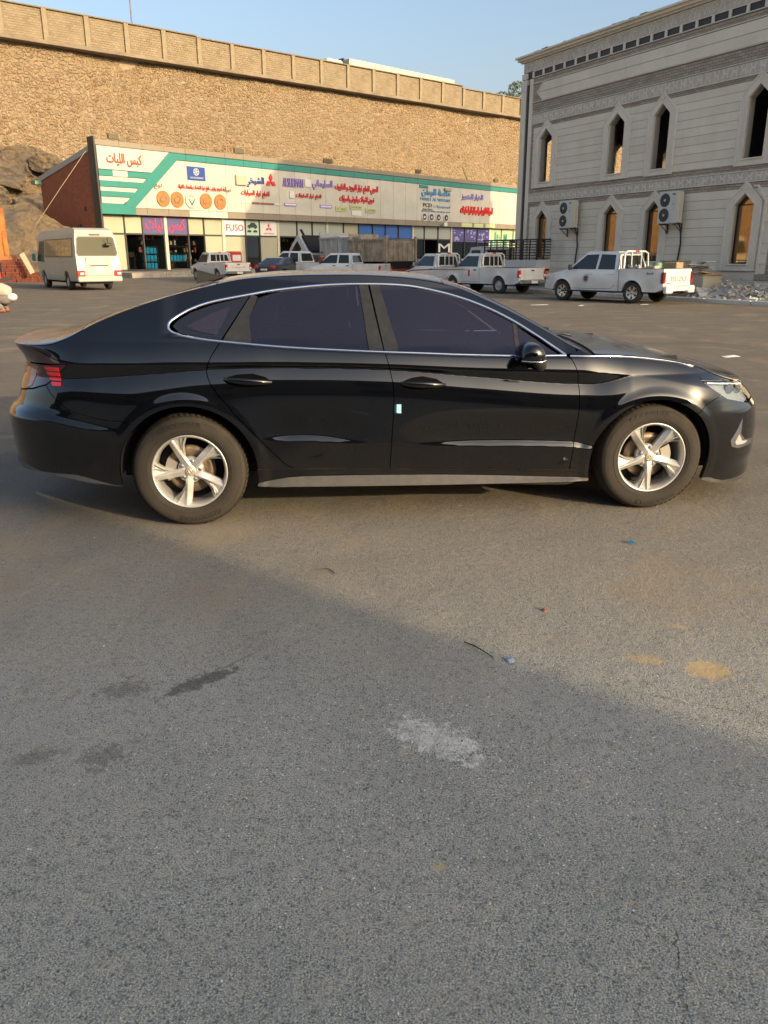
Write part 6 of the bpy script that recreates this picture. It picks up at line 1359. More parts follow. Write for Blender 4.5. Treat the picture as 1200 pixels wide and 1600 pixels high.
def pickup(name, label, loc, th, W=.90, wb=3.1, style='double', tailtext=None, textmat=None, r_=.37, rim='steel', stripe=False, guard=True, Hc=1.76, group='pickups parked in the lot', modern=False, logo=False, cat='pickup truck', tail_light='tall'):
    t = thing(name, label, cat, (loc[0], loc[1], zg(*loc)), R(th), group)
    tail = -1.22; nose = wb+.92; zb = .42; zbelt = 1.12; bt_ = 1.13 if not modern else 1.20
    cabr = 1.28 if style == 'single' else .60      # rear face of the cab (x)
    if style == 'single': rf0, rf1, ws = cabr+.10, cabr+.98, cabr+1.62
    else: rf0, rf1, ws = cabr+.14, cabr+1.55, cabr+2.28
    hoodz = 1.10 if modern else 1.02
    ra = r_+.065
    def prof(x, z):
        x = np.asarray(x, float); z = np.asarray(z, float)
        y = W-.035*sst(.75, .42, z)-.05*np.clip((z-.95)/.2, 0, 1)*(x > cabr)-.30*np.clip(z-zbelt, 0, None)*(x > cabr-.02)
        y = y-.16*sst(nose-.55, nose+.02, x)-.04*sst(tail+.25, tail, x)
        for cx in (0, wb): rr = np.hypot(x-cx, z-r_); y = y+.03*(1-sst(ra, ra+.12, rr))
        return y
    bed = [(tail, zb+.10)] + [(tail, bt_)] + [(cabr-.03, bt_), (cabr-.03, zb)] + archpts(0, r_, ra, zb)[::-1] + [(tail+.3, zb)]
    body_shell('bed', t, vwhite, bed, prof)
    MB().box(tail+.07, cabr-.08, -W+.12, W-.12, bt_-.02, bt_+.012).build('bed_rail_cap', vbed, t)
    cab = [(cabr, zb), (cabr, zbelt), (rf0, Hc-.06), (rf0+.12, Hc), (rf1, Hc+.005), (ws, hoodz+.07), (nose-.75, hoodz-.02), (nose-.18, hoodz-.13), (nose, hoodz-.28), (nose+.02, .62), (nose-.05, zb)] + archpts(wb, r_, ra, zb)[::-1]
    body_shell('cab', t, vwhite, cab, prof)
    G = .02
    def win(nm, poly): flank(nm, t, vglass, poly, prof, off=.010)
    def zw(x): return Hc-.08 if x < rf1 else Hc-.08-(x-rf1)*(Hc-.08-zbelt-.02)/(ws-rf1-.02)
    if style == 'double':
        m0 = cabr+1.02
        win('side_window', [(cabr+.22, zbelt+.05), (cabr+.30, Hc-.12), (m0-.10, Hc-.10), (m0-.07, zbelt+.05)]); win('side_window', [(m0+.03, zbelt+.05), (m0+.02, Hc-.10), (rf1+.02, Hc-.12), (ws-.16, zbelt+.12), (ws-.18, zbelt+.05)])
        seams(t, [[(cabr+.12, Hc-.05), (cabr+.10, zbelt), (cabr+.16, .62), (cabr+.30, .50), (m0-.02, .48)], [(m0-.02, Hc-.05), (m0-.02, .48), (ws-.05, .48), (ws+.02, zbelt)], [(cabr-.015, zb), (cabr-.015, bt_)]], prof)
        hnd = (cabr+.22, m0+.10)
    else:
        win('side_window', [(cabr+.16, zbelt+.05), (cabr+.22, Hc-.12), (rf1+.02, Hc-.12), (ws-.14, zbelt+.14), (ws-.16, zbelt+.05)])
        seams(t, [[(cabr+.10, Hc-.06), (cabr+.10, .50), (ws-.02, .48), (ws+.03, zbelt)], [(cabr-.015, zb), (cabr-.015, bt_)]], prof)
        hnd = (cabr+.18,)
    for hx in hnd: flank('door_handle', t, vwhite if modern else blackm, [(hx, 1.00), (hx+.20, 1.00), (hx+.20, 1.045), (hx, 1.045)], prof, off=.03, lip=.025)
    # rear window and windscreen
    wR = W-.22; b = MB(); xx = lambda z: cabr+(rf0-cabr)*(z-zbelt)/(Hc-.06-zbelt)-.012
    b.prism([(-wR, zbelt+.10), (wR, zbelt+.10), (wR-.10, Hc-.14), (-wR+.10, Hc-.14)], 0, .01, axis='x'); b.v = [(xx(z)+(x-.01), y, z) for x, y, z in b.v]; b.build('rear_window', vglass, t)
    b = MB(); b.prism([(-W+.12, hoodz+.12), (W-.12, hoodz+.12), (W-.30, Hc-.07), (-W+.30, Hc-.07)], 0, .012, axis='x'); b.v = [(ws-(ws-rf1)*(z-hoodz-.07)/(Hc+.005-hoodz-.07)+x+.004, y, z) for x, y, z in b.v]; b.build('windshield', vglass, t)
    if guard:
        b = MB(); g0 = cabr-.10
        b.tube([(g0, -W+.16, bt_), (g0+.02, -W+.20, Hc-.08), (g0+.03, -W+.36, Hc), (g0+.03, W-.36, Hc), (g0+.02, W-.20, Hc-.08), (g0, W-.16, bt_)], .036, 8)
        for y in (-.28, .0, .28) if style == 'single' else (-.3, .3): b.cyl((g0, y, bt_), (g0+.02, y, Hc), .022, n=6)
        b.build('cab_guard', vwhite, t); MB().box(g0-.02, g0+.04, -.10, .10, Hc-.03, Hc+.03).build('high_brake_light', vred, t)
    # tailgate
    tg_ = MB().box(tail-.035, tail+.03, -W+.13, W-.13, zb+.20, bt_-.01, bev=.015).build('tailgate', vwhite, t)
    b = MB(); b.box(tail-.05, tail-.036, -.10, .10, bt_-.14, bt_-.08); b.build('tailgate_handle', vwhite if modern else vbed, tg_)
    if tailtext:
        tb_ = MB(); v, f, w_, _, h_ = glyphs(tailtext[0], 1.0, tailtext[5] if len(tailtext) > 5 else .01); y0, y1, z0, z1 = tailtext[1:5]
        tb_.add([(tail-.040-.004*p[2], y0+(y1-y0)*p[0]/w_, z0+(z1-z0)*p[1]/h_) for p in v], f); tb_.build('tailgate_lettering', textmat, tg_)
    for s in (1, -1):
        lz0, lz1 = (zb+.30, bt_-.10)
        MB().box(tail-.045, tail+.10, s*W-.135 if s > 0 else -W-.004, s*W+.004 if s > 0 else -W+.135, lz0, lz1, bev=.03).build('tail_light', vred if not modern else mat('smoked_red', (.14, .012, .012), .15, coat=.8), t)
        MB().box(tail-.048, tail+.0, (s*W-.11 if s > 0 else -W+.01), (s*W-.01 if s > 0 else -W+.11), lz0+.03, lz0+.13).build('reversing_lens', whitem if not modern else vred, t)
    b = MB(); b.box(tail-.17, tail-.03, -W+.05, W-.05, zb+.03, zb+.19, bev=.03)
    b.build('rear_bumper', vchrome if not modern else vwhite, t); MB().box(tail-.185, tail-.171, -.20, .20, zb+.05, zb+.17).build('number_plate', vplate, t)
    if modern:
        for s in (1, -1): MB().box(tail-.20, tail-.02, s*W-.42 if s > 0 else -W+.02, s*W-.02 if s > 0 else -W+.42, zb-.04, zb+.22, bev=.04).build('bumper_corner', vwhite, t)
    b = MB(); b.box(nose-.10, nose+.08, -W+.15, W-.15, zb-.02, zb+.20, bev=.04); b.build('front_bumper', vwhite if modern else vchrome, t)
    for s in (1, -1): MB().box(nose-.22, nose+.0, s*W-.36 if s > 0 else -W+.10, s*W-.10 if s > 0 else -W+.36, hoodz-.30, hoodz-.14, bev=.03).build('headlight', mat('car_lamp', (.6, .62, .62), .15, metal=.3), t)
    for s in (1, -1):
        b = MB(); b.box(ws-.24, ws-.13, s*(W+.04) if s > 0 else -W-.19, s*(W+.19) if s > 0 else -W-.04, zbelt+.02, zbelt+.22, bev=.03); b.box(ws-.19, ws-.15, min(s*(W-.10), s*(W+.06)), max(s*(W-.10), s*(W+.06)), zbelt+.05, zbelt+.09); b.build('side_mirror', blackm if not (stripe) else vchrome, t)
    b = MB(); b.box(tail+.1, nose-.2, -W+.30, W-.30, .36, .60); b.box(cabr, ws+.4, -W+.08, W-.08, .38, .46)
    for cx in (0, wb):
        for s in (1, -1):
            A = arc(cx, r_, ra+.005, 0, 180, 14); vs = []
            for x, z in A: vs += [(x, s*(W-.015), z), (x, s*(W-.33), z)]
            b.add(vs, [(i*2, i*2+1, i*2+3, i*2+2) for i in range(14)]); b.add([(x, s*(W-.33), z) for x, z in A], [tuple(range(15))])
    b.build('chassis', vdust, t)
    if modern or style == 'double':
        for s in (1, -1): MB().box(cabr+.05, ws+.22, min(s*(W-.10), s*(W+.06)), max(s*(W-.10), s*(W+.06)), .36, .41, bev=.015).build('side_step', vchrome if not modern else blackm, t)
    for cx in (0, wb):
        for s in (1, -1): vwheel(t, cx, s*(W-.13), r_, .25, .215 if rim == 'steel' else .235, rim, vchrome if rim != 'steel' else None)
    if stripe: flank('maroon_stripe', t, maroon, [(tail+.1, 1.04), (cabr+.3, 1.035), (ws+.2, .98), (ws+.9, .78), (ws+.6, .80), (ws, .93), (cabr, 1.00), (tail+.1, 1.01)], prof, off=.006); 
    return t, prof, dict(tail=tail, W=W, bt=bt_, cabr=cabr, ws=ws, zbelt=zbelt)
iz, prf, D = pickup('pickup_truck', 'white double cab pickup with a round door badge, loaded bed and dark alloy wheels', (9.62, 30.18), 129.4, W=.92, wb=3.12, tailtext=('ISUZU', .47, -.47, .78, .94, .0), textmat=mat('grey_letters', (.12, .12, .12), .4), r_=.375, rim='alloy', modern=True, Hc=1.80, guard=True)
b = MB(); X = np.array([[D['cabr']+1.40, .84]])
v, f, n = region([(D['cabr']+1.42+.155*math.cos(a), .84+.155*math.sin(a)) for a in np.linspace(0, 2*PI, 22, endpoint=False)], side_surf(prf), gap=0, lip=.003, step=.5, off=.008); b.add(v, f); bd_ = b.build('door_badge', mat('badge_pale', (.42, .42, .45), .5), iz)
v, f, n = region([(D['cabr']+1.42+.095*math.cos(a), .84+.095*math.sin(a)) for a in np.linspace(0, 2*PI, 18, endpoint=False)], side_surf(prf), gap=0, lip=.003, step=.5, off=.013); b = MB().add(v, f); b.build('badge_centre', mat('badge_blue', (.05, .04, .14), .5), bd_)
v, f, n = region([(D['cabr']+1.34, .85), (D['cabr']+1.50, .85), (D['cabr']+1.50, .83), (D['cabr']+1.34, .83)], side_surf(prf), gap=0, lip=.003, step=.5, off=.017); MB().add(v, f).build('badge_bar', redp_, bd_)
tb_ = MB(); v, f, w_, _, h_ = glyphs('D-MAX', 1, .01); tb_.add([(D['tail']-.04-.003*p[2], .70-.24*p[0]/w_, .70+.05*p[1]/h_) for p in v], f); tb_.build('tailgate_script', mat('grey_letters', (.12, .12, .12), .4), iz)
v, f, w_, _, h_ = glyphs('4x4', 1, .01); tb_ = MB(); tb_.add([(-.55-.30*p[0]/w_+.0, .945+.003*p[2], 1.02+.07*p[1]/h_) for p in v], f); tb_.build('side_script', mat('grey_letters', (.12, .12, .12), .4), iz)
# its load: crates, cans and a box
Mi = iz.matrix_basis if False else Matrix.Translation(iz.location) @ Matrix.Rotation(R(129.4), 4, 'Z')
def on(M, x, y, z): return tuple(M @ Vector((x, y, z)))
def rbox(name, lab, cat, M, rz, x, y, z, sx_, sy_, sz_, m, group=None, bev=.02, extra=0):
    t = MB().box(-sx_/2, sx_/2, -sy_/2, sy_/2, 0, sz_, bev=bev).build(name, m); t.location = on(M, x, y, z); t.rotation_euler = (0, 0, rz+extra); return tag(t, lab, cat, group)
card = mat('cardboard', (.34, .25, .15), .85, noise=.2, nscale=4)
rbox('cardboard_box', 'brown cardboard box in the pickup bed nearest its tailgate corner', 'box', Mi, R(129.4), -.75, -.45, 1.16, .5, .45, .26, card)
rbox('cardboard_box', 'low tan carton beside the green can in the pickup bed', 'box', Mi, R(129.4), -.35, .25, 1.16, .4, .35, .14, mat('carton_tan', (.42, .33, .22), .8))
t = MB(); t.cyl((0, 0, 0), (0, 0, .22), .17, n=16); t.cyl((0, 0, .22), (0, 0, .25), .15, n=16); o = t.build('green_tub', mat('tub_green', (.12, .28, .22), .5)); o.location = on(Mi, -.30, -.12, 1.16); tag(o, 'pale green tub standing in the loaded pickup bed', 'tub')
for i in range(5):
    t = MB(); t.cyl((0, 0, 0), (0, 0, .15), .065, n=10); t.cyl((0, 0, .15), (0, 0, .19), .03, n=8); o = t.build('plastic_bottle', mat('bottle_clear', (.40, .42, .38), .3)); o.location = on(Mi, .15+.16*i, .35-.05*(i % 2), 1.15); tag(o, 'clear plastic bottle among the load of the pickup bed', 'bottle', 'bottles in the pickup bed')
pickup('pickup_truck', 'white single cab pickup with a maroon side stripe and red tailgate lettering', (4.02, 40.68), 127.5, W=.88, wb=3.0, style='single', tailtext=('TOYOTA', .44, -.44, .85, 1.0, .0), textmat=redl2, stripe=True)
pickup('pickup_truck', 'white single cab pickup with a blank tailgate, right of the striped one', (5.94, 38.22), 127.9, W=.88, wb=3.0, style='single')
pickup('pickup_truck', 'white single cab pickup in front of the leftmost shop windows', (-9.89, 53.48), 128.2, W=.90, wb=3.1, style='single', tailtext=('الجوهرة', .45, -.45, .78, .92, .0), textmat=redl2)
pickup('pickup_truck', 'cream white double cab pickup seen from the side just over the sedan roof', (-1.0, 51.5), 158.5, W=.92, wb=3.0, style='double', guard=False, modern=False)
pickup('pickup_truck', 'white double cab pickup half hidden behind the dark saloon', (-4.6, 56.5), 152, W=.92, wb=3.0, style='double', guard=False, Hc=1.85)

def saloon(name, label, loc, th, m, group=None, L_=4.6, Hc=1.45, W=.88, suv=False, cat='car'):
    t = thing(name, label, cat, (loc[0], loc[1], zg(*loc)), R(th), group); wb = 2.7; r_ = .32; ra = .38; zb = .26; tail = -1.0; nose = wb+.9; zbelt = .95 if not suv else 1.05
    def prof(x, z):
        x = np.asarray(x, float); z = np.asarray(z, float)
        return W-.05*sst(.6, .26, z)-.42*np.clip(z-zbelt, 0, None)-.22*sst(nose-.7, nose, x)-.14*sst(tail+.5, tail, x)
    if suv: ol = [(tail, .35), (tail-.03, .95), (tail+.25, Hc-.08), (tail+.5, Hc), (1.5, Hc+.02), (2.35, 1.12), (nose-.25, .98), (nose, .75), (nose, .35)]
    else: ol = [(tail, .35), (tail-.04, .85), (tail+.08, 1.04), (tail+.55, 1.06), (tail+1.25, Hc-.05), (tail+1.7, Hc), (1.45, Hc), (2.3, 1.03), (nose-.3, .86), (nose, .68), (nose, .32)]
    ol = ol + [(wb+.5, zb)] + archpts(wb, r_, ra, zb)[::-1] + archpts(0, r_, ra, zb)[::-1] + [(tail+.3, zb)]
    body_shell('body', t, m, ol, prof)
    if suv:
        flank('side_window', t, vglass, [(tail+.30, zbelt+.05), (tail+.42, Hc-.12), (.35, Hc-.10), (.35, zbelt+.05)], prof); flank('side_window', t, vglass, [(.43, zbelt+.05), (.43, Hc-.10), (1.2, Hc-.10), (1.2, zbelt+.05)], prof); flank('side_window', t, vglass, [(1.28, zbelt+.05), (1.28, Hc-.10), (1.5, Hc-.10), (2.15, zbelt+.07)], prof)
    else:
        flank('side_window', t, vglass, [(tail+.85, zbelt+.06), (tail+1.35, Hc-.12), (.72, Hc-.08), (.74, zbelt+.04)], prof); flank('side_window', t, vglass, [(.82, zbelt+.04), (.80, Hc-.08), (1.42, Hc-.10), (2.05, zbelt+.05)], prof)
    seams(t, [[(.78, Hc-.1), (.80, .35)], [(2.0, zbelt), (2.05, .6), (1.95, .32), (.1, .32)]], prof)
    b = MB(); xa, za, xb, zb2 = (tail+.56, 1.06, tail+1.25, Hc-.05) if not suv else (tail-.0, 1.0, tail+.25, Hc-.08)
    b.prism([(-W+.22, 0), (W-.22, 0), (W-.34, 1), (-W+.34, 1)], 0, .012, axis='x'); b.v = [(xa+(xb-xa)*(.08+.84*z)-.010+x-.008, y, za+(zb2-za)*(.08+.84*z)+.012) for x, y, z in b.v]; b.build('rear_window', vglass, t)
    b = MB(); xa, za, xb, zb2 = (2.3, 1.05, 1.46, Hc); b.prism([(-W+.16, 0), (W-.16, 0), (W-.30, 1), (-W+.30, 1)], 0, .012, axis='x'); b.v = [(xa+(xb-xa)*(.05+.88*z)+.012+x, y, za+(zb2-za)*(.05+.88*z)+.010) for x, y, z in b.v]; b.build('windshield', vglass, t)
    for s in (1, -1):
        MB().box(tail-.07, tail+.14, s*W-.38 if s > 0 else -W+.10, s*W-.10 if s > 0 else -W+.38, .74, .92, bev=.03).build('tail_light', vred, t); MB().box(nose-.25, nose-.02, s*W-.42 if s > 0 else -W+.16, s*W-.16 if s > 0 else -W+.42, .60, .74, bev=.03).build('headlight', mat('car_lamp', (.6, .62, .62), .15, metal=.3), t)
        MB().box(1.80, 1.92, s*(W+.0) if s > 0 else -W-.16, s*(W+.16) if s > 0 else -W+.0, zbelt, zbelt+.13, bev=.03).build('side_mirror', m, t)
    MB().box(tail-.09, tail-.04, -.24, .24, .62, .74).build('number_plate', vplate, t)
    b = MB(); b.box(tail+.1, nose-.2, -W+.25, W-.25, .18, .4); b.build('chassis', vdust, t)
    for cx in (0, wb):
        for s in (1, -1):
            vwheel(t, cx, s*(W-.11), r_, .2, .20, 'alloy')
    return t
saloon('saloon_car', 'dark grey saloon parked nose in towards the poster window', (-7.3, 55.3), 62, vgrey)
saloon('estate_car', 'grey estate car parked behind the two single cab pickups', (4.0, 53.0), 118, mat('mid_grey_paint', (.13, .14, .15), .3, coat=.6), suv=True, Hc=1.6)

# ---------------------------------------------------------------- small bus
bus = thing('minibus', 'cream white minibus seen from behind, parked by the red brick pile', 'bus', (-14.4, 40.6, 0), R(126)); BW = 1.0; bus.scale = (1.06, 1.06, 1.06)
bcream = mat('bus_paint', (.43, .41, .33), .4, coat=.2, noise=.08, nscale=1)
def bprof(x, z):
    x = np.asarray(x, float); z = np.asarray(z, float)
    return BW-.03*sst(.6, .35, z)-.10*np.clip(z-1.35, 0, None)-.35*np.clip(z-2.35, 0, None)-.05*sst(-1.2, -1.66, x)-.2*sst(4.8, 5.3, x)
bt_, nz_ = -1.62, 5.25; zb = .40
bo = [(bt_, .42), (bt_-.05, .80), (bt_, 1.30), (bt_+.05, 1.50), (bt_+.16, 2.30), (bt_+.30, 2.56), (bt_+.7, 2.66), (4.2, 2.64), (4.7, 2.50), (5.0, 2.2), (5.22, 1.4), (5.25, .5), (5.1, zb)] + archpts(3.95, .38, .46, zb)[::-1] + archpts(0, .38, .46, zb)[::-1] + [(bt_+.4, zb)]
body_shell('body', bus, bcream, bo, bprof, step=.15)
xs_ = [-1.18, -.62, -.06, .50, 1.06, 1.62, 2.18, 2.74, 3.30]
for s in (1, -1):
    flank('window_band', bus, blackm, [(-1.25, 1.42), (-1.20, 2.22), (3.36, 2.22), (3.36, 1.42)], bprof, off=.006, both=s)
    for a, b_ in zip(xs_[:-1], xs_[1:]): flank('side_window', bus, mat('bus_glass', (.10, .095, .055), .06, coat=.8, noise=.35, nscale=2.5, col2=(.06, .06, .04)), [(a+.02, 1.46), (a+.02, 2.18), (b_-.02, 2.18), (b_-.02, 1.46)], bprof, off=.012, both=s)
    flank('cab_window', bus, vglass, [(3.55, 1.20), (3.50, 2.18), (4.35, 2.16), (4.85, 1.25)], bprof, off=.008, both=s)
b = MB(); b.prism([(-.84, -.05), (.84, -.05), (.91, .12), (.82, .96), (.73, 1.05), (-.73, 1.05), (-.82, .96), (-.91, .12)], 0, .012, axis='x'); b.v = [(bt_+.045+.115*z-.017+x, y, 1.50+.76*z) for x, y, z in b.v]; b.build('window_rubber', blackm, bus)
b = MB(); b.prism([(-.80, 0), (.80, 0), (.86, .12), (.78, .92), (.70, 1), (-.70, 1), (-.78, .92), (-.86, .12)], 0, .02, axis='x'); b.v = [(bt_+.045+.115*z-.025+x, y, 1.50+.76*z) for x, y, z in b.v]; rw_ = b.build('rear_window', mat('bus_rear_glass', (.055, .055, .028), .03, spec=.08), bus)
b = MB(); b.tube([(bt_-.03, -.45, 1.92), (bt_-.12, -.45, 1.98), (bt_-.14, -.45, 2.25)], .014, 5); b.box(bt_-.20, bt_-.05, -.62, -.34, 1.90, 2.02, bev=.03); b.build('rear_mirror', blackm, bus)
for s in (1, -1):
    tl = MB().box(bt_-.075, bt_+.12, s*BW-.36 if s > 0 else -BW+.02, s*BW-.02 if s > 0 else -BW+.36, .62, .86, bev=.02).build('tail_light', vred, bus)
    MB().box(bt_-.09, bt_-.07, s*BW-.30 if s > 0 else -BW+.06, s*BW-.14 if s > 0 else -BW+.22, .68, .78).build('reversing_lens', mat('pale_lens', (.8, .6, .55), .3), tl)
MB().box(bt_-.11, bt_+.12, -BW+.02, BW-.02, .38, .60, bev=.04).build('rear_bumper', bcream, bus)
dr_ = MB().box(bt_-.064, bt_-.0, -.56, .56, .64, 1.42, bev=.01).build('tail_door', bcream, bus); MB().box(bt_-.075, bt_-.065, -.40, .40, 1.04, 1.09).build('handle_recess', blackm, dr_); MB().box(bt_-.078, bt_-.066, -.20, .20, .86, 1.00).build('number_plate', vplate, dr_)
b = MB(); b.tube([(bt_-.06, .12*math.cos(a), 1.27+.05*math.sin(a)) for a in np.linspace(0, 2*PI, 14, endpoint=False)], .008, 4, closed=True); b.build('emblem', vchrome, dr_)
MB().box(bt_+.10, bt_+.16, -.22, .22, 2.36, 2.40).build('high_brake_light', mat('dark_red', (.08, .02, .02), .4), bus)
MB().box(4.9, 5.0, 1.05, 1.22, 1.25, 1.60, bev=.03).build('side_mirror', mat('teal_mirror', (.04, .12, .13), .3), bus); MB().box(2.2, 2.5, BW-.03, BW+.004, .62, .82).build('fuel_flap', mat('flap', (.45, .45, .42), .5), bus)
b = MB(); b.box(bt_+.1, 5.0, -.6, .6, .28, .5)
for cx in (0, 3.95):
    for s in (1, -1):
        A = arc(cx, .38, .465, 0, 180, 14); vs = []
        for x, z in A: vs += [(x, s*(BW-.02), z), (x, s*(BW-.4), z)]
        b.add(vs, [(i*2, i*2+1, i*2+3, i*2+2) for i in range(14)]); b.add([(x, s*(BW-.4), z) for x, z in A], [tuple(range(15))])
b.build('chassis', vdust, bus)
for cx in (0, 3.95):
    for s in (1, -1): vwheel(bus, cx, s*(BW-.15), .38, .24, .22)

# ---------------------------------------------------------------- lorries
greyb = mat('tipper_grey', (.42, .42, .40), .5, noise=.2, nscale=2); beige = mat('tipper_beige', (.46, .40, .30), .6, noise=.45, nscale=2.2, col2=(.26, .17, .10)); lorryw = mat('lorry_white', (.56, .57, .56), .4, noise=.12)
def tipper(name, label, loc, th, m, L_=4.4, H_=1.5, tilted=False):
    t = thing(name, label, 'truck', (loc[0], loc[1], zg(*loc)), R(th)); W = 1.22; z0 = 1.25
    MB().box(-1.4, L_-1.4, -W, W, z0, z0+.10).build('floor', m, t)
    for s in (1, -1):
        MB().box(-1.4, L_-1.4, min(s*W, s*(W-.06)), max(s*W, s*(W-.06)), z0+.10, z0+H_).build('side_panel', m, t)
        for i in range(8): x = -1.35+i*(L_-.1)/7; MB().box(x-.05, x+.05, min(s*W, s*(W+.09)), max(s*W, s*(W+.09)), z0, z0+H_-.02).build('side_rib', m, t)
        MB().box(-1.45, L_-1.35, min(s*(W-.02), s*(W+.11)), max(s*(W-.02), s*(W+.11)), z0+H_-.02, z0+H_+.09).build('top_rail', m, t)
    MB().box(-1.47, -1.40, -W+.05, W-.05, z0+.02, z0+H_-.05).build('tailgate', m, t)
    for i in range(6): y = -W+.22+i*(2*W-.44)/5; MB().box(-1.53, -1.471, y-.05, y+.05, z0+.05, z0+H_-.10).build('tailgate_rib', m, t)
    for s in (1, -1): MB().box(-1.56, -1.38, s*W-.07, s*W+.07, z0-.05, z0+H_+.22).build('corner_post', m, t)
    MB().box(L_-1.4, L_-1.3, -W, W, z0+.1, z0+H_+.45).build('headboard', m, t)
    b = MB(); b.box(-1.2, L_+1.3, -.45, .45, .75, 1.05); b.box(-1.4, -1.1, -1.1, 1.1, .7, 1.2); b.build('chassis', vdust, t)
    MB().box(-1.52, -1.42, -1.15, 1.15, .62, .78).build('rear_bar', mat('red_bar', (.28, .05, .03), .5), t)
    for s in (1, -1): MB().box(-1.56, -1.50, s*.9-.15, s*.9+.15, .82, .96).build('tail_light', vred, t)
    for cx in (0, L_+.9):
        for s in (1, -1): vwheel(t, cx, s*1.02, .50, .32, .28)
    c = obj('cab', None, t, (L_-.2, 0, .95)); c.rotation_euler = (0, R(42) if tilted else 0, 0)
    if tilted: c.location = (L_+.9, 0, 1.0)
    b = MB(); b.prism([(-1.0 if tilted else .15, 0), (-1.0 if tilted else .15, 1.85), (-.85 if tilted else .3, 2.0), (.55 if tilted else 1.6, 1.95), (.85 if tilted else 1.95, .9), (.88 if tilted else 1.98, .0)], -1.08, 1.08); sh = b.build('cab_shell', lorryw, c)
    ox = -1.15 if tilted else 0
    for s in (1, -1): b = MB(); b.prism([(.55+ox, .95), (.55+ox, 1.7), (1.5+ox, 1.7), (1.80+ox, .95)], min(s*1.08, s*1.095), max(s*1.08, s*1.095)); b.build('side_window', vglass, c)
    b = MB(); b.prism([(-.92, .98), (.92, .98), (.86, 1.78), (-.86, 1.78)], 0, .02, axis='x'); b.v = [(1.94+ox-.36*(z-.9)/1.05+x, y, z) for x, y, z in b.v]; b.build('windshield', vglass, c)
    if tilted:
        b = MB(); b.box(-1.22, -1.02, -.95, .95, .15, 1.75, bev=.06); b.cyl((-1.12, .7, .2), (-1.12, .7, 2.3), .09, n=10); b.build('engine_bay', vdust, c)
    return t
dk1 = tipper('tipper_truck', 'light grey tipper lorry with a ribbed body and its cab tipped forward', (-1.62, 59.7), 132.5, greyb, L_=4.4, tilted=True)
tipper('tipper_truck', 'dirty beige tipper lorry seen from behind, right of the tipped up cab', (.32, 56.6), 126, beige, L_=4.2, H_=1.35)
# cage truck
cg = thing('cage_truck', 'white flatbed truck with a black slatted cage, left of the double cab pickup', 'truck', (8.23, 44.22, zg(8, 44)), R(120.7)); W = .97; L_ = 4.4
bedw = mat('bed_white', (.62, .62, .58), .5, noise=.1)
for s in (1, -1):
    for k_ in range(3): MB().box(-.95, L_-.95, min(s*W, s*(W-.04)), max(s*W, s*(W-.04)), 1.0+k_*.145, 1.135+k_*.145).build('bed_board', bedw, cg)
MB().box(-.99, -.951, -W, W, 1.0, 1.43).build('tail_board', bedw, cg); MB().box(-.95, L_-.95, -W, W, .93, .99).build('bed_floor', vbed, cg)
for s in (1, -1):
    for i in range(9): x = -.93+i*(L_-.04)/8; MB().box(x-.025, x+.025, min(s*W, s*(W-.05)), max(s*W, s*(W-.05)), 1.43, 2.42).build('cage_post', blackm, cg)
    for k_ in range(7): MB().box(-.95, L_-.95, min(s*W, s*(W+.02)), max(s*W, s*(W+.02)), 1.50+k_*.135, 1.545+k_*.135).build('cage_bar', blackm, cg)
    MB().box(-.97, L_-.93, min(s*(W-.04), s*(W+.04)), max(s*(W-.04), s*(W+.04)), 2.40, 2.47).build('cage_rail', blackm, cg)
for i in range(5): y = -W+.03+i*(2*W-.06)/4; MB().box(-.99, -.94, y-.025, y+.025, 1.43, 2.42).build('cage_post', blackm, cg)
for k_ in range(7): MB().box(-1.01, -.99, -W, W, 1.50+k_*.135, 1.545+k_*.135).build('cage_bar', blackm, cg)
MB().box(-1.0, -.92, -W, W, 2.40, 2.47).build('cage_rail', blackm, cg)
b = MB(); b.box(-.9, L_+1.2, -.38, .38, .55, .92); b.build('chassis', vdust, cg)
MB().box(-1.03, -.93, -W+.02, W-.02, .62, .90).build('rear_bar', mat('orange_bar', (.62, .25, .03), .5), cg)
for y in (-.75, .75): MB().box(-1.06, -1.031, y-.17, y+.17, .68, .84).build('tail_light', vred, cg)
MB().box(-1.06, -1.031, -.28, .22, .66, .82).build('number_plate', vplate, cg)
for y in (-.3, .55): MB().box(-1.05, -1.031, y-.12, y+.12, .56, .63).build('reflector', vred, cg)
b = MB(); b.prism([(L_-.85, .6), (L_-.85, 2.0), (L_-.7, 2.15), (L_+.35, 2.1), (L_+.62, 1.45), (L_+.65, .6)], -.9, .9); b.build('cab', bedw, cg)
for s in (1, -1): b = MB(); b.prism([(L_-.55, 1.35), (L_-.55, 1.95), (L_+.25, 1.95), (L_+.45, 1.35)], min(s*.9, s*.915), max(s*.9, s*.915)); b.build('side_window', vglass, cg)
b = MB(); b.prism([(-.7, 1.45), (.7, 1.45), (.65, 1.98), (-.65, 1.98)], L_-.87, L_-.852, axis='x'); b.build('rear_window', vglass, cg)
for cx in (0, L_-.3):
    for s in (1, -1): vwheel(cg, cx, s*.80, .36, .24, .20)
# flat trailer with red chassis
ft = thing('flatbed_trailer', 'low silver flatbed trailer on a rusty red chassis beside the beige tipper', 'trailer', (5.9, 56.6, zg(5, 56)), R(168))
for k_ in range(7): MB().box(-1.8+k_*.86, -1.8+(k_+1)*.86-.02, 1.10, 1.15, 1.0, 1.45).build('side_board', mat('silver_board', (.40, .42, .43), .45), ft)
MB().box(-1.8, 4.2, -1.15, 1.10, .92, 1.0).build('deck', vbed, ft); MB().box(-1.7, 4.1, -1.0, 1.0, .52, .90).build('chassis', mat('rust_red', (.20, .045, .025), .7, noise=.3), ft)
for cx in (-.2, .9):
    for s in (1, -1): vwheel(ft, cx, s*1.0, .45, .28, .25)
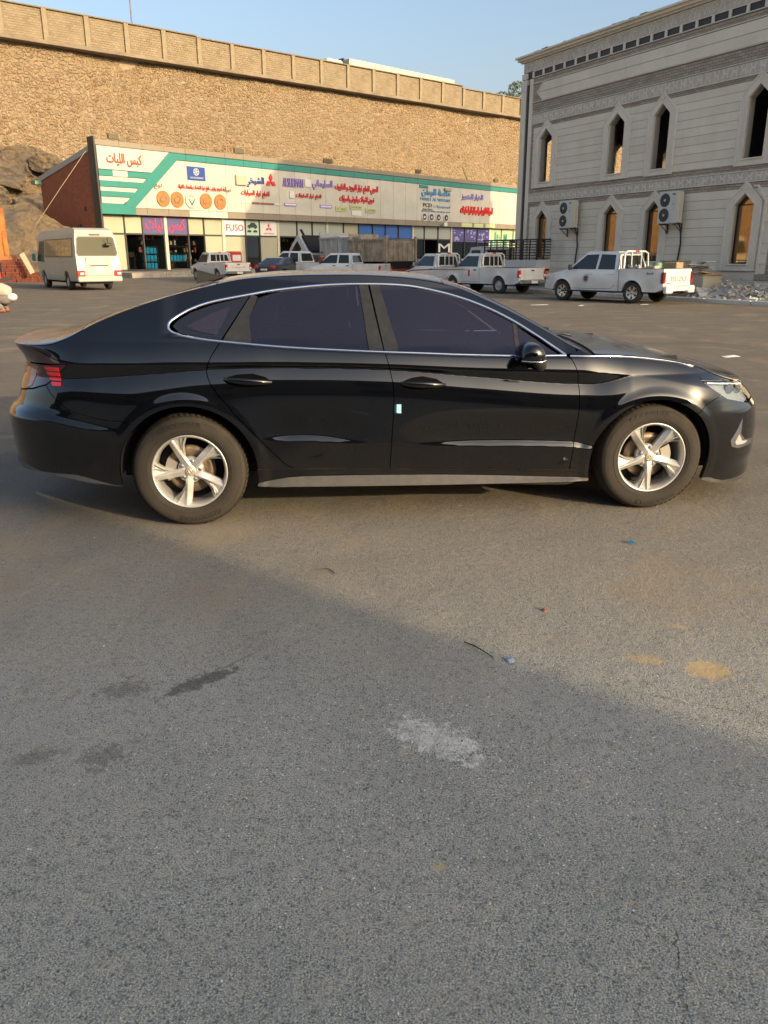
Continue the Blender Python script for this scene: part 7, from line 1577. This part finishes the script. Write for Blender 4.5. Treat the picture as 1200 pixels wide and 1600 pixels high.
# orange tipper corner at the far left
oc = thing('orange_tipper', 'rusty orange tipper lorry cut off by the left edge above the crouching man', 'truck', (-16.45, 33.0, 0), R(187)); rusty = mat('rusty_orange', (.52, .21, .055), .7, noise=.55, nscale=2.2, col2=(.24, .085, .03))
M_ = MB(); M_.prism([(-1.1, 1.55), (-1.22, 3.4), (3.8, 3.4), (3.8, 1.55)], -1.1, 1.1); M_.build('tipper_body', rusty, oc)
for i in range(5): x = -1.12+i*1.1; MB().box(x-.07, x+.09, 1.10, 1.22, 1.55, 3.42).build('side_rib', rusty, oc)
for i in range(4): y = -1.02+i*.68; b = MB(); b.box(-1.30, -1.16, y-.07, y+.07, 1.5, 3.42); b.build('tailgate_rib', rusty, oc)
for z in (1.50, 3.38): MB().box(-1.28, 3.8, 1.08, 1.26, z, z+.14).build('rail', rusty, oc)
MB().box(-1.34, -1.12, -1.15, 1.25, 1.42, 1.56).build('tail_rail', rusty, oc)
MB().box(-1.0, 3.6, .6, 1.05, 1.05, 1.40).build('side_tank', mat('tank_cream', (.52, .44, .26), .6), oc); MB().box(-1.1, 4, -.45, .45, .8, 1.3).build('chassis', vdust, oc)
MB().box(-1.32, -1.12, -1.05, 1.15, .62, .72).build('rear_bar', mat('dark_bar', (.06, .05, .05), .6), oc)
MB().box(-1.36, -1.30, .55, 1.0, .74, .98).build('tail_light', mat('red_lamp_warm', (.70, .06, .03), .35), oc)
b = MB(); b.cyl((.2, .8, 3.55), (.2, 1.15, 3.55), .34, n=18); b.build('spare_tyre', rubber, oc)
for s in (1, -1): vwheel(oc, .2, s*.95, .50, .3, .28)
vwheel(oc, 1.5, .95, .50, .3, .28)
# red compressor by the shop window
rc = thing('red_compressor', 'red machine cabinet standing behind the leftmost pickup', 'machine', (-10.2, 60.6, .0), R(128))
MB().box(0, 1.0, 0, 1.0, .3, 1.85, bev=.1).build('casing', mat('machine_red', (.50, .045, .03), .4), rc); MB().box(-.012, 0, .15, .8, 1.2, 1.6).build('side_label', whitem, rc); b = MB(); [b.cyl((x, -.05, .18), (x, .1, .18), .18, n=12) for x in (.2, .8)]; b.build('wheel', rubber, rc); MB().box(.02, .98, .02, .98, .15, .3).build('base', blackm, rc)
# ================================================================ loose things on the ground
brickm = mat('hollow_brick', (.27, .075, .04), .9, noise=.4, nscale=6); brickd = mat('brick_hole', (.07, .02, .012), .95)
bm_ = MB(); bm_.box(-.20, .20, -.10, .10, 0, .20)
for i in range(4):
    for k_ in range(2): bm_.box(-.175+i*.09, -.105+i*.09, -.1015, -.1005, .03+k_*.085, .09+k_*.085, 1)
bme = bm_.mesh('hollow_brick', [brickm, brickd])
rr_ = random.Random(11); bx, by, ba = -24.3, 52.3, R(12)
pos = []
for row, (n_, x0) in enumerate(((7, 0.0), (6, .1), (6, .25), (5, .0), (4, .35), (4, .1), (3, .5), (2, .6))):
    for d_ in range(2 if row < 5 else 1):
        for i in range(n_): pos.append((x0+i*.43+rr_.uniform(-.05, .05), d_*.24+rr_.uniform(-.05, .05)+.03*row, row*.205, rr_.uniform(-.18, .18)))
for i, (x, y, z, a) in enumerate(pos):
    if x > 2.75-.28*z*3 and rr_.random() < .35: continue
    o = obj('hollow_brick', bme, None, (bx+x*1.0*math.cos(ba)-y*math.sin(ba), by+x*math.sin(ba)+y*math.cos(ba), z), (0, 0, ba+a))
    tag(o, 'red hollow brick in the rough stack left of the minibus', 'brick', 'hollow bricks stacked by the minibus')
tag(MB().box(-.15, .15, -.03, .03, 0, 1.35).build('plank', mat('pale_plank', (.52, .42, .27), .8, noise=.2), loc=(-21.9, 51.9, .55), rot=(R(-14), R(-26), R(10))), 'pale plank leaning on the brick stack', 'plank')
# rubble by the building
stn_m = [mat('rubble_pale', (.66, .63, .56), .9, noise=.3, nscale=5), mat('rubble_grey', (.40, .39, .36), .9, noise=.3, nscale=5), mat('rubble_tan', (.58, .49, .37), .9, noise=.3, nscale=5)]
def chip(seed, m):
    r2 = random.Random(seed); b = MB(); k_ = r2.choice([4, 5, 6]); A = sorted(r2.uniform(0, 2*PI) for _ in range(k_)); P = [(math.cos(a)*r2.uniform(.5, 1), math.sin(a)*r2.uniform(.4, .9)) for a in A]; b.prism(P, -.16, .16, axis='z'); return b.mesh('stone_chip', m)
chips = [chip(i, stn_m[i % 3]) for i in range(15)]
heap = lambda u: .02+.55*math.exp(-((u-15.5)/.8)**2)+.46*math.exp(-((u-17.5)/1.6)**2)
n_ = 0; hs_ = MB()
ux, uy = math.cos(BA), math.sin(BA); ox_, oy_ = math.sin(BA), -math.cos(BA)   # outwards from the facade
rs_t = tag(obj('rubble_heap', None), 'heap of broken pale stone against the foot of the stone building', 'rubble heap')
for _ in range(290):
    u = rr_.gauss(16.5, 1.6); o_ = rr_.uniform(.3, 3.1)
    if not 14.2 < u < 20.5: continue
    H_ = heap(u)*max(0, 1-((o_-1.1)/1.9)**2); z = max(.0, H_*rr_.uniform(.55, 1.05)); s = rr_.uniform(.07, .17)
    q = obj('stone_chip', rr_.choice(chips), rs_t, (BO[0]+ux*u+ox_*o_, BO[1]+uy*u+oy_*o_, z-.05), (rr_.uniform(-1, 1), rr_.uniform(-1, 1), rr_.uniform(0, 6))); q.scale = (s, s, s*rr_.uniform(.8, 1.6))
def heapz(u, o_): return heap(u)*max(0, 1-((o_-1.1)/1.9)**2)*.85-.16
b = MB(); U_ = np.linspace(14.3, 20, 42); O_ = np.linspace(.05, 3.2, 16); vs = [(BO[0]+ux*u+ox_*o_, BO[1]+uy*u+oy_*o_, heapz(u, o_)+.08*mno.noise((u*3, o_*3, 0))) for u in U_ for o_ in O_]
b.add(vs, [(i*16+j, i*16+j+1, (i+1)*16+j+1, (i+1)*16+j) for i in range(41) for j in range(15)]); b.build('heap_core', stn_m[1], rs_t, fix=False)
pvb = tag(MB().prism([(BO[0]+ux*-2+ox_*.0, BO[1]+uy*-2+oy_*.0), (BO[0]+ux*23, BO[1]+uy*23), (BO[0]+ux*23+ox_*3.2, BO[1]+uy*23+oy_*3.2), (BO[0]-ux*2+ox_*3.2, BO[1]-uy*2+oy_*3.2)], -.5, -.03, axis='z').build('side_pavement', mat('pave_grey', (.27, .265, .25), .9, noise=.4, nscale=1.4)), kind='structure')
for i in range(12): a = MB().box(-1.0, .97, -.09, .09, -.3, .02, bev=.02).build('kerb_stone', stn_m[0], pvb); a.location = (BO[0]+ux*(-1+i*2.0)+ox_*3.3, BO[1]+uy*(-1+i*2.0)+oy_*3.3, -.02); a.rotation_euler = (0, 0, BA)
def bpt(u, o_, z): return (BO[0]+ux*u+ox_*o_, BO[1]+uy*u+oy_*o_, z)
# stone tile stack on a pallet, slabs thrown on top
ps = thing('tile_pallet', 'pallet of upright stone tiles with loose slabs on top, beside the pickup tail', 'pallet', bpt(14.0, 1.6, -.03), BA)
for i in range(11): MB().box(-.75+i*.135, -.63+i*.135, -.5, .5, .14, .80).build('stone_tile', [mat('tile_cream', (.50, .44, .33), .8), mat('tile_grey', (.34, .31, .27), .8)][i < 4], ps)
for k_ in range(3): MB().box(-.8, .8, -.5+k_*.42, -.36+k_*.42, 0, .12).build('pallet_block', mat('pallet_wood', (.30, .22, .13), .9), ps)
MB().box(-.8, .8, -.52, .52, .80, .84).build('wrap', mat('orange_wrap', (.55, .22, .07), .6), ps)
for i in range(12):
    b = MB().box(-.35, .35, -.18, .18, 0, .04).build('loose_slab', stn_m[0] if i % 3 else mat('tile_cream', (.50, .44, .33), .8), ps, loc=(rr_.uniform(-.5, .55), rr_.uniform(-.3, .3), .86+i*.038), rot=(rr_.uniform(-.12, .12), rr_.uniform(-.15, .15), rr_.uniform(0, 3)))
for i in range(3):
    tag(MB().box(-.45, .45, -.2, .2, 0, .05).build('stone_slab', stn_m[0], loc=bpt(14.7+.2*i, 2.0+.25*i, .03+.05*i), rot=(R(8), R(-18), R(40*i))), 'flat pale slab lying askew between the tile pallet and the rubble heap', 'slab', 'slabs beside the tile pallet')
wc = thing('wooden_crate', 'tan wooden crate on the pavement behind the pickup tailgate', 'crate', bpt(13.1, 1.9, -.03), BA)
for k_ in range(5): MB().box(-.4, .4, -.45, -.42, .05+k_*.26, .28+k_*.26).build('board', card, wc); MB().box(.37, .40, -.42, .40, .05+k_*.26, .28+k_*.26).build('board', card, wc)
MB().box(-.4, .4, -.42, .4, 1.30, 1.33).build('lid', card, wc)
for s in (-.4, .36): MB().box(s, s+.05, -.47, -.455, 0, 1.36).build('post', card, wc)

# crouching man at the left edge, seen from behind
pm_skin = mat('skin', (.32, .17, .10), .6); shirt = mat('shirt_beige', (.50, .39, .31), .85, noise=.12, nscale=6, bump=(14, .4, .02)); trous = mat('trousers_grey', (.17, .15, .14), .9, noise=.15, nscale=8); hem = mat('shirt_hem_white', (.58, .56, .50), .8); hairm = mat('hair_black', (.012, .010, .009), .7)
man = thing('person', 'crouching man in a beige shirt and grey trousers bent over at the left edge', 'person', (-10.85, 23.9, 0), R(185))
def skin(name, verts, edges, radii, m, parent, sub=2):
    me = bpy.data.meshes.new(name); me.from_pydata(verts, edges, []); o = obj(name, me, parent); me.materials.append(m)
    md = o.modifiers.new('s', 'SKIN'); md.use_smooth_shade = True
    for v, r_ in zip(me.skin_vertices[0].data, radii): v.radius = (r_, r_) if not isinstance(r_, tuple) else r_
    me.skin_vertices[0].data[0].use_root = True
    o.modifiers.new('u', 'SUBSURF').levels = sub; o.modifiers['u'].render_levels = sub
    dg = bpy.context.evaluated_depsgraph_get(); m2 = bpy.data.meshes.new_from_object(o.evaluated_get(dg)); o.modifiers.clear(); o.data = m2; m2.name = name
    return o
# forward = +x (he bends forward); pelvis low, back arched, arms down to the ground
V_ = [(0, 0, .42), (.14, 0, .58), (.32, 0, .66), (.50, 0, .62), (.62, 0, .52), (.70, 0, .44), (.78, 0, .38),
      (.47, .19, .58), (.50, .24, .34), (.62, .20, .10), (.47, -.19, .58), (.50, -.24, .34), (.62, -.20, .10),
      (.02, .11, .38), (.42, .20, .34), (.14, .17, .08), (.30, .19, .04), (.02, -.11, .38), (.42, -.20, .34), (.14, -.17, .08), (.30, -.19, .04)]
E_ = [(0, 1), (1, 2), (2, 3), (3, 4), (4, 5), (5, 6), (3, 7), (7, 8), (8, 9), (3, 10), (10, 11), (11, 12), (0, 13), (13, 14), (14, 15), (15, 16), (0, 17), (17, 18), (18, 19), (19, 20)]
R_ = [.11, .12, .13, .12, .06, .09, .08, .055, .045, .035, .055, .045, .035, .08, .065, .045, .045, .08, .065, .045, .045]
bd = skin('body', V_, E_, R_, pm_skin, man)
st_ = skin('shirt', [(-.05, 0, .50), (.12, 0, .60), (.32, 0, .68), (.50, 0, .63), (.47, .20, .58), (.49, .25, .40), (.47, -.20, .58), (.49, -.25, .40)], [(0, 1), (1, 2), (2, 3), (3, 4), (4, 5), (3, 6), (6, 7)], [(.19, .21), (.21, .22), (.22, .22), (.18, .19), .10, .08, .10, .08], shirt, man)
skin('trousers', [(-.10, 0, .37), (.06, 0, .42), (.24, .17, .38), (.44, .21, .34), (.26, .19, .18), (.14, .18, .10), (.24, -.17, .38), (.44, -.21, .34), (.26, -.19, .18), (.14, -.18, .10)], [(0, 1), (1, 2), (2, 3), (3, 4), (4, 5), (1, 6), (6, 7), (7, 8), (8, 9)], [.19, .20, .14, .12, .10, .075, .14, .12, .10, .075], trous, man)
b = MB(); b.lathe([(0, .12), (.09, .105), (.145, .06), (.165, 0), (.145, -.06), (.09, -.105), (0, -.12)], 20, 0, axis='z'); b.v = [(x*.85-.07, y*1.3, z*.95+.43) for x, y, z in b.v]; b.build('shirt_hem', hem, man)
b = MB(); b.lathe([(0, .10), (.06, .09), (.10, .03), (.105, -.03), (.08, -.07)], 16, 0, axis='z'); b.v = [(x+.79, y, z+.40) for x, y, z in b.v]; b.build('hair', hairm, man)
for s in (1, -1):
    b = MB(); b.box(.10, .36, s*.19-.05, s*.19+.05, 0, .07, bev=.03); b.build('sandal', mat('sandal', (.20, .06, .04), .6), man)
    for k_ in range(5): b = MB(); a = (k_-2)*.25; b.tube([(.62, s*.20+(k_-2)*.015, .08), (.66+.01*abs(k_-2)*-1, s*.20+(k_-2)*.022, .05), (.69, s*.20+(k_-2)*.026, .02)], [.010, .009, .007], 6); b.build('finger', pm_skin, man)
# shop keepers by the shop front
def standing(name, label, loc, rz, top, bottom):
    p = thing(name, label, 'person', loc, rz)
    V2 = [(0, 0, .95), (0, 0, 1.15), (0, 0, 1.38), (0, 0, 1.50), (.02, 0, 1.62), (.02, 0, 1.70), (0, .18, 1.40), (.03, .24, 1.14), (.10, .22, .92), (0, -.18, 1.40), (.03, -.24, 1.14), (.10, -.22, .92), (0, .10, .88), (.03, .11, .48), (0, .11, .08), (.10, .12, .04), (0, -.10, .88), (.03, -.11, .48), (0, -.11, .08), (.10, -.12, .04)]
    E2 = [(0, 1), (1, 2), (2, 3), (3, 4), (4, 5), (2, 6), (6, 7), (7, 8), (2, 9), (9, 10), (10, 11), (0, 12), (12, 13), (13, 14), (14, 15), (0, 16), (16, 17), (17, 18), (18, 19)]
    skin('body', V2, E2, [.14, .13, .15, .055, .085, .09, .06, .045, .035, .06, .045, .035, .09, .065, .045, .04, .09, .065, .045, .04], pm_skin, p, 1)
    skin('shirt', [(0, 0, .90), (0, 0, 1.15), (0, 0, 1.38), (0, .19, 1.40), (.03, .25, 1.20), (0, -.19, 1.40), (.03, -.25, 1.20)], [(0, 1), (1, 2), (2, 3), (3, 4), (2, 5), (5, 6)], [.17, .16, .17, .08, .065, .08, .065], top, p, 1)
    skin('trousers', [(0, 0, .92), (0, .10, .86), (.03, .11, .48), (0, .11, .12), (0, -.10, .86), (.03, -.11, .48), (0, -.11, .12)], [(0, 1), (1, 2), (2, 3), (0, 4), (4, 5), (5, 6)], [.16, .11, .085, .07, .11, .085, .07], bottom, p, 1)
    b = MB(); b.lathe([(0, .10), (.06, .085), (.092, .03), (.09, -.02)], 14, 0, axis='z'); b.v = [(x+.01, y, z+1.72) for x, y, z in b.v]; b.build('hair', hairm, p)
    b = MB(); b.cyl((.10, 0, 1.67), (.125, 0, 1.66), .018, .008, 6); b.build('nose', pm_skin, p)
standing('person', 'man in a red shirt in the shop doorway behind the white pickups', (-7.0, 66.6, 0.06), R(-60), mat('shirt_red', (.42, .05, .04), .8), trous)
standing('person', 'man in a dark red shirt beside the white pickup cab under the tipped lorry cab', (-4.35, 59.3, 0), R(-90), mat('shirt_maroon', (.20, .035, .03), .8), trous)
for i in range(5):
    q = thing('goods_carton', ('left red carton in the lower row', 'white carton in the lower row', 'right red carton in the lower row', 'white carton on top', 'red carton on top')[i]+' of the goods outside the shop door', 'carton', (-7.9+.42*(i % 3), 62.2+.1*(i % 2), .0+.36*(i//3)*1.0), R(20), 'cartons outside the shop door'); MB().box(-.19, .19, -.16, .16, 0, .34, bev=.01).build('carton_body', [mat('carton_red', (.45, .06, .05), .6), whitem][i % 2], q); MB().box(-.195, .195, -.03, .03, .10, .345).build('carton_tape', card, q)

# small litter near the camera
cap_ = MB(); cap_.lathe([(0, .004), (.014, .004), (.016, .0), (.0175, -.001)], 24, 0, axis='z'); o = cap_.build('bottle_cap', mat('cap_white_blue', (.45, .52, .62), .35, noise=.8, nscale=120, col2=(.08, .12, .25)), loc=(.505, 2.85, .004), rot=(R(5), R(3), 0)); tag(o, 'small white and blue bottle cap lying by the thin dark twig', 'bottle cap')
tag(MB().tube([(.335, 3.005, .006), (.37, 2.965, .010), (.405, 2.92, .008), (.44, 2.865, .005)], [.0028, .003, .0026, .0014], 6).build('twig', mat('twig_dark', (.03, .022, .016), .8)), 'thin dark twig on the asphalt beside the bottle cap', 'twig')
tag(MB().tube([(-.35, 3.82, .004), (-.30, 3.832, .008), (-.265, 3.80, .006), (-.25, 3.765, .003)], [.0015, .003, .003, .001], 6).build('dry_leaf', mat('leaf_brown', (.16, .11, .06), .8)), 'curled dry leaf below the rear door of the black sedan', 'leaf')
tag(MB().add([(1.37, 4.19, .004), (1.41, 4.185, .016), (1.435, 4.21, .006), (1.40, 4.225, .012), (1.385, 4.215, .02)], [(0, 1, 4), (1, 2, 3), (1, 3, 4), (0, 4, 3)]).build('plastic_scrap', mat('scrap_blue', (.03, .22, .42), .4)), 'small bright blue plastic scrap below the front wheel', 'plastic scrap')
tag(MB().cyl((.73, 3.32, .0), (.735, 3.32, .010), .012, .010, 8).build('plastic_scrap', mat('scrap_pink', (.24, .08, .07), .6)), 'tiny faded red plastic bit on the lit asphalt', 'plastic scrap')
for (x, y, s, a, lab) in ((5.48, 12.68, .16, 20, 'white scrap of paper on the asphalt ahead of the sedan'), (5.5, 28.9, .35, 5, 'long white paper strip left of the white double cab pickup front wheel'), (6.87, 28.4, .22, 60, 'white scrap between the strip and the pickup on the far asphalt'), (9.2, 28.9, .16, 10, 'white scrap beneath the rear wheel of the double cab pickup')):
    b = MB(); b.add([(-s, -.06, .004), (s, -.05, .006), (s*.8, .07, .02), (-s*.7, .09, .008), (0, 0, .02)], [(0, 1, 4), (1, 2, 4), (2, 3, 4), (3, 0, 4)]); o = b.build('paper_scrap', whitem, loc=(x, y, zg(x, y)+.002), rot=(0, 0, R(a))); tag(o, lab, 'paper scrap')
# loose grit: white chips thick round the crushed patch, sparse elsewhere
gv = []; gb = MB(); rg = np.random.default_rng(12)
for i in range(2600):
    k_ = rg.random()
    if k_ < .46: x, y = rg.normal(.19, .13), rg.normal(2.30, .055); a = -.62; dx, dy = x-.19, y-2.3; x, y = .19+dx*math.cos(a)-dy*math.sin(a), 2.30+dx*math.sin(a)+dy*math.cos(a)
    elif k_ < .62: x, y = rg.normal(.1, .45), rg.normal(2.1, .35)
    else: y = 1.1+rg.random()**1.6*9; x = rg.uniform(-.62, .62)*y
    s = rg.uniform(.0009, .0026)*(1 if rg.random() < .95 else 1.9); t0 = rg.uniform(0, 6.28); c = int(rg.choice([0, 0, 0, 1, 2]))
    P = [(x+s*math.cos(t0+j*2.1)*rg.uniform(.7, 1.3), y+s*math.sin(t0+j*2.1)*rg.uniform(.7, 1.3), .0015) for j in range(3)]+[(x, y, .0015+s*1.1)]
    gb.add(P, [(0, 1, 3), (1, 2, 3), (2, 0, 3)], c)
o = gb.build('loose_grit', [mat('grit_white', (.68, .68, .66), .6), mat('grit_tan', (.42, .34, .22), .8), mat('grit_dark', (.05, .05, .05), .8)], fix=False); tag(o, 'scattered grit and white stone chips on the asphalt', kind='stuff')
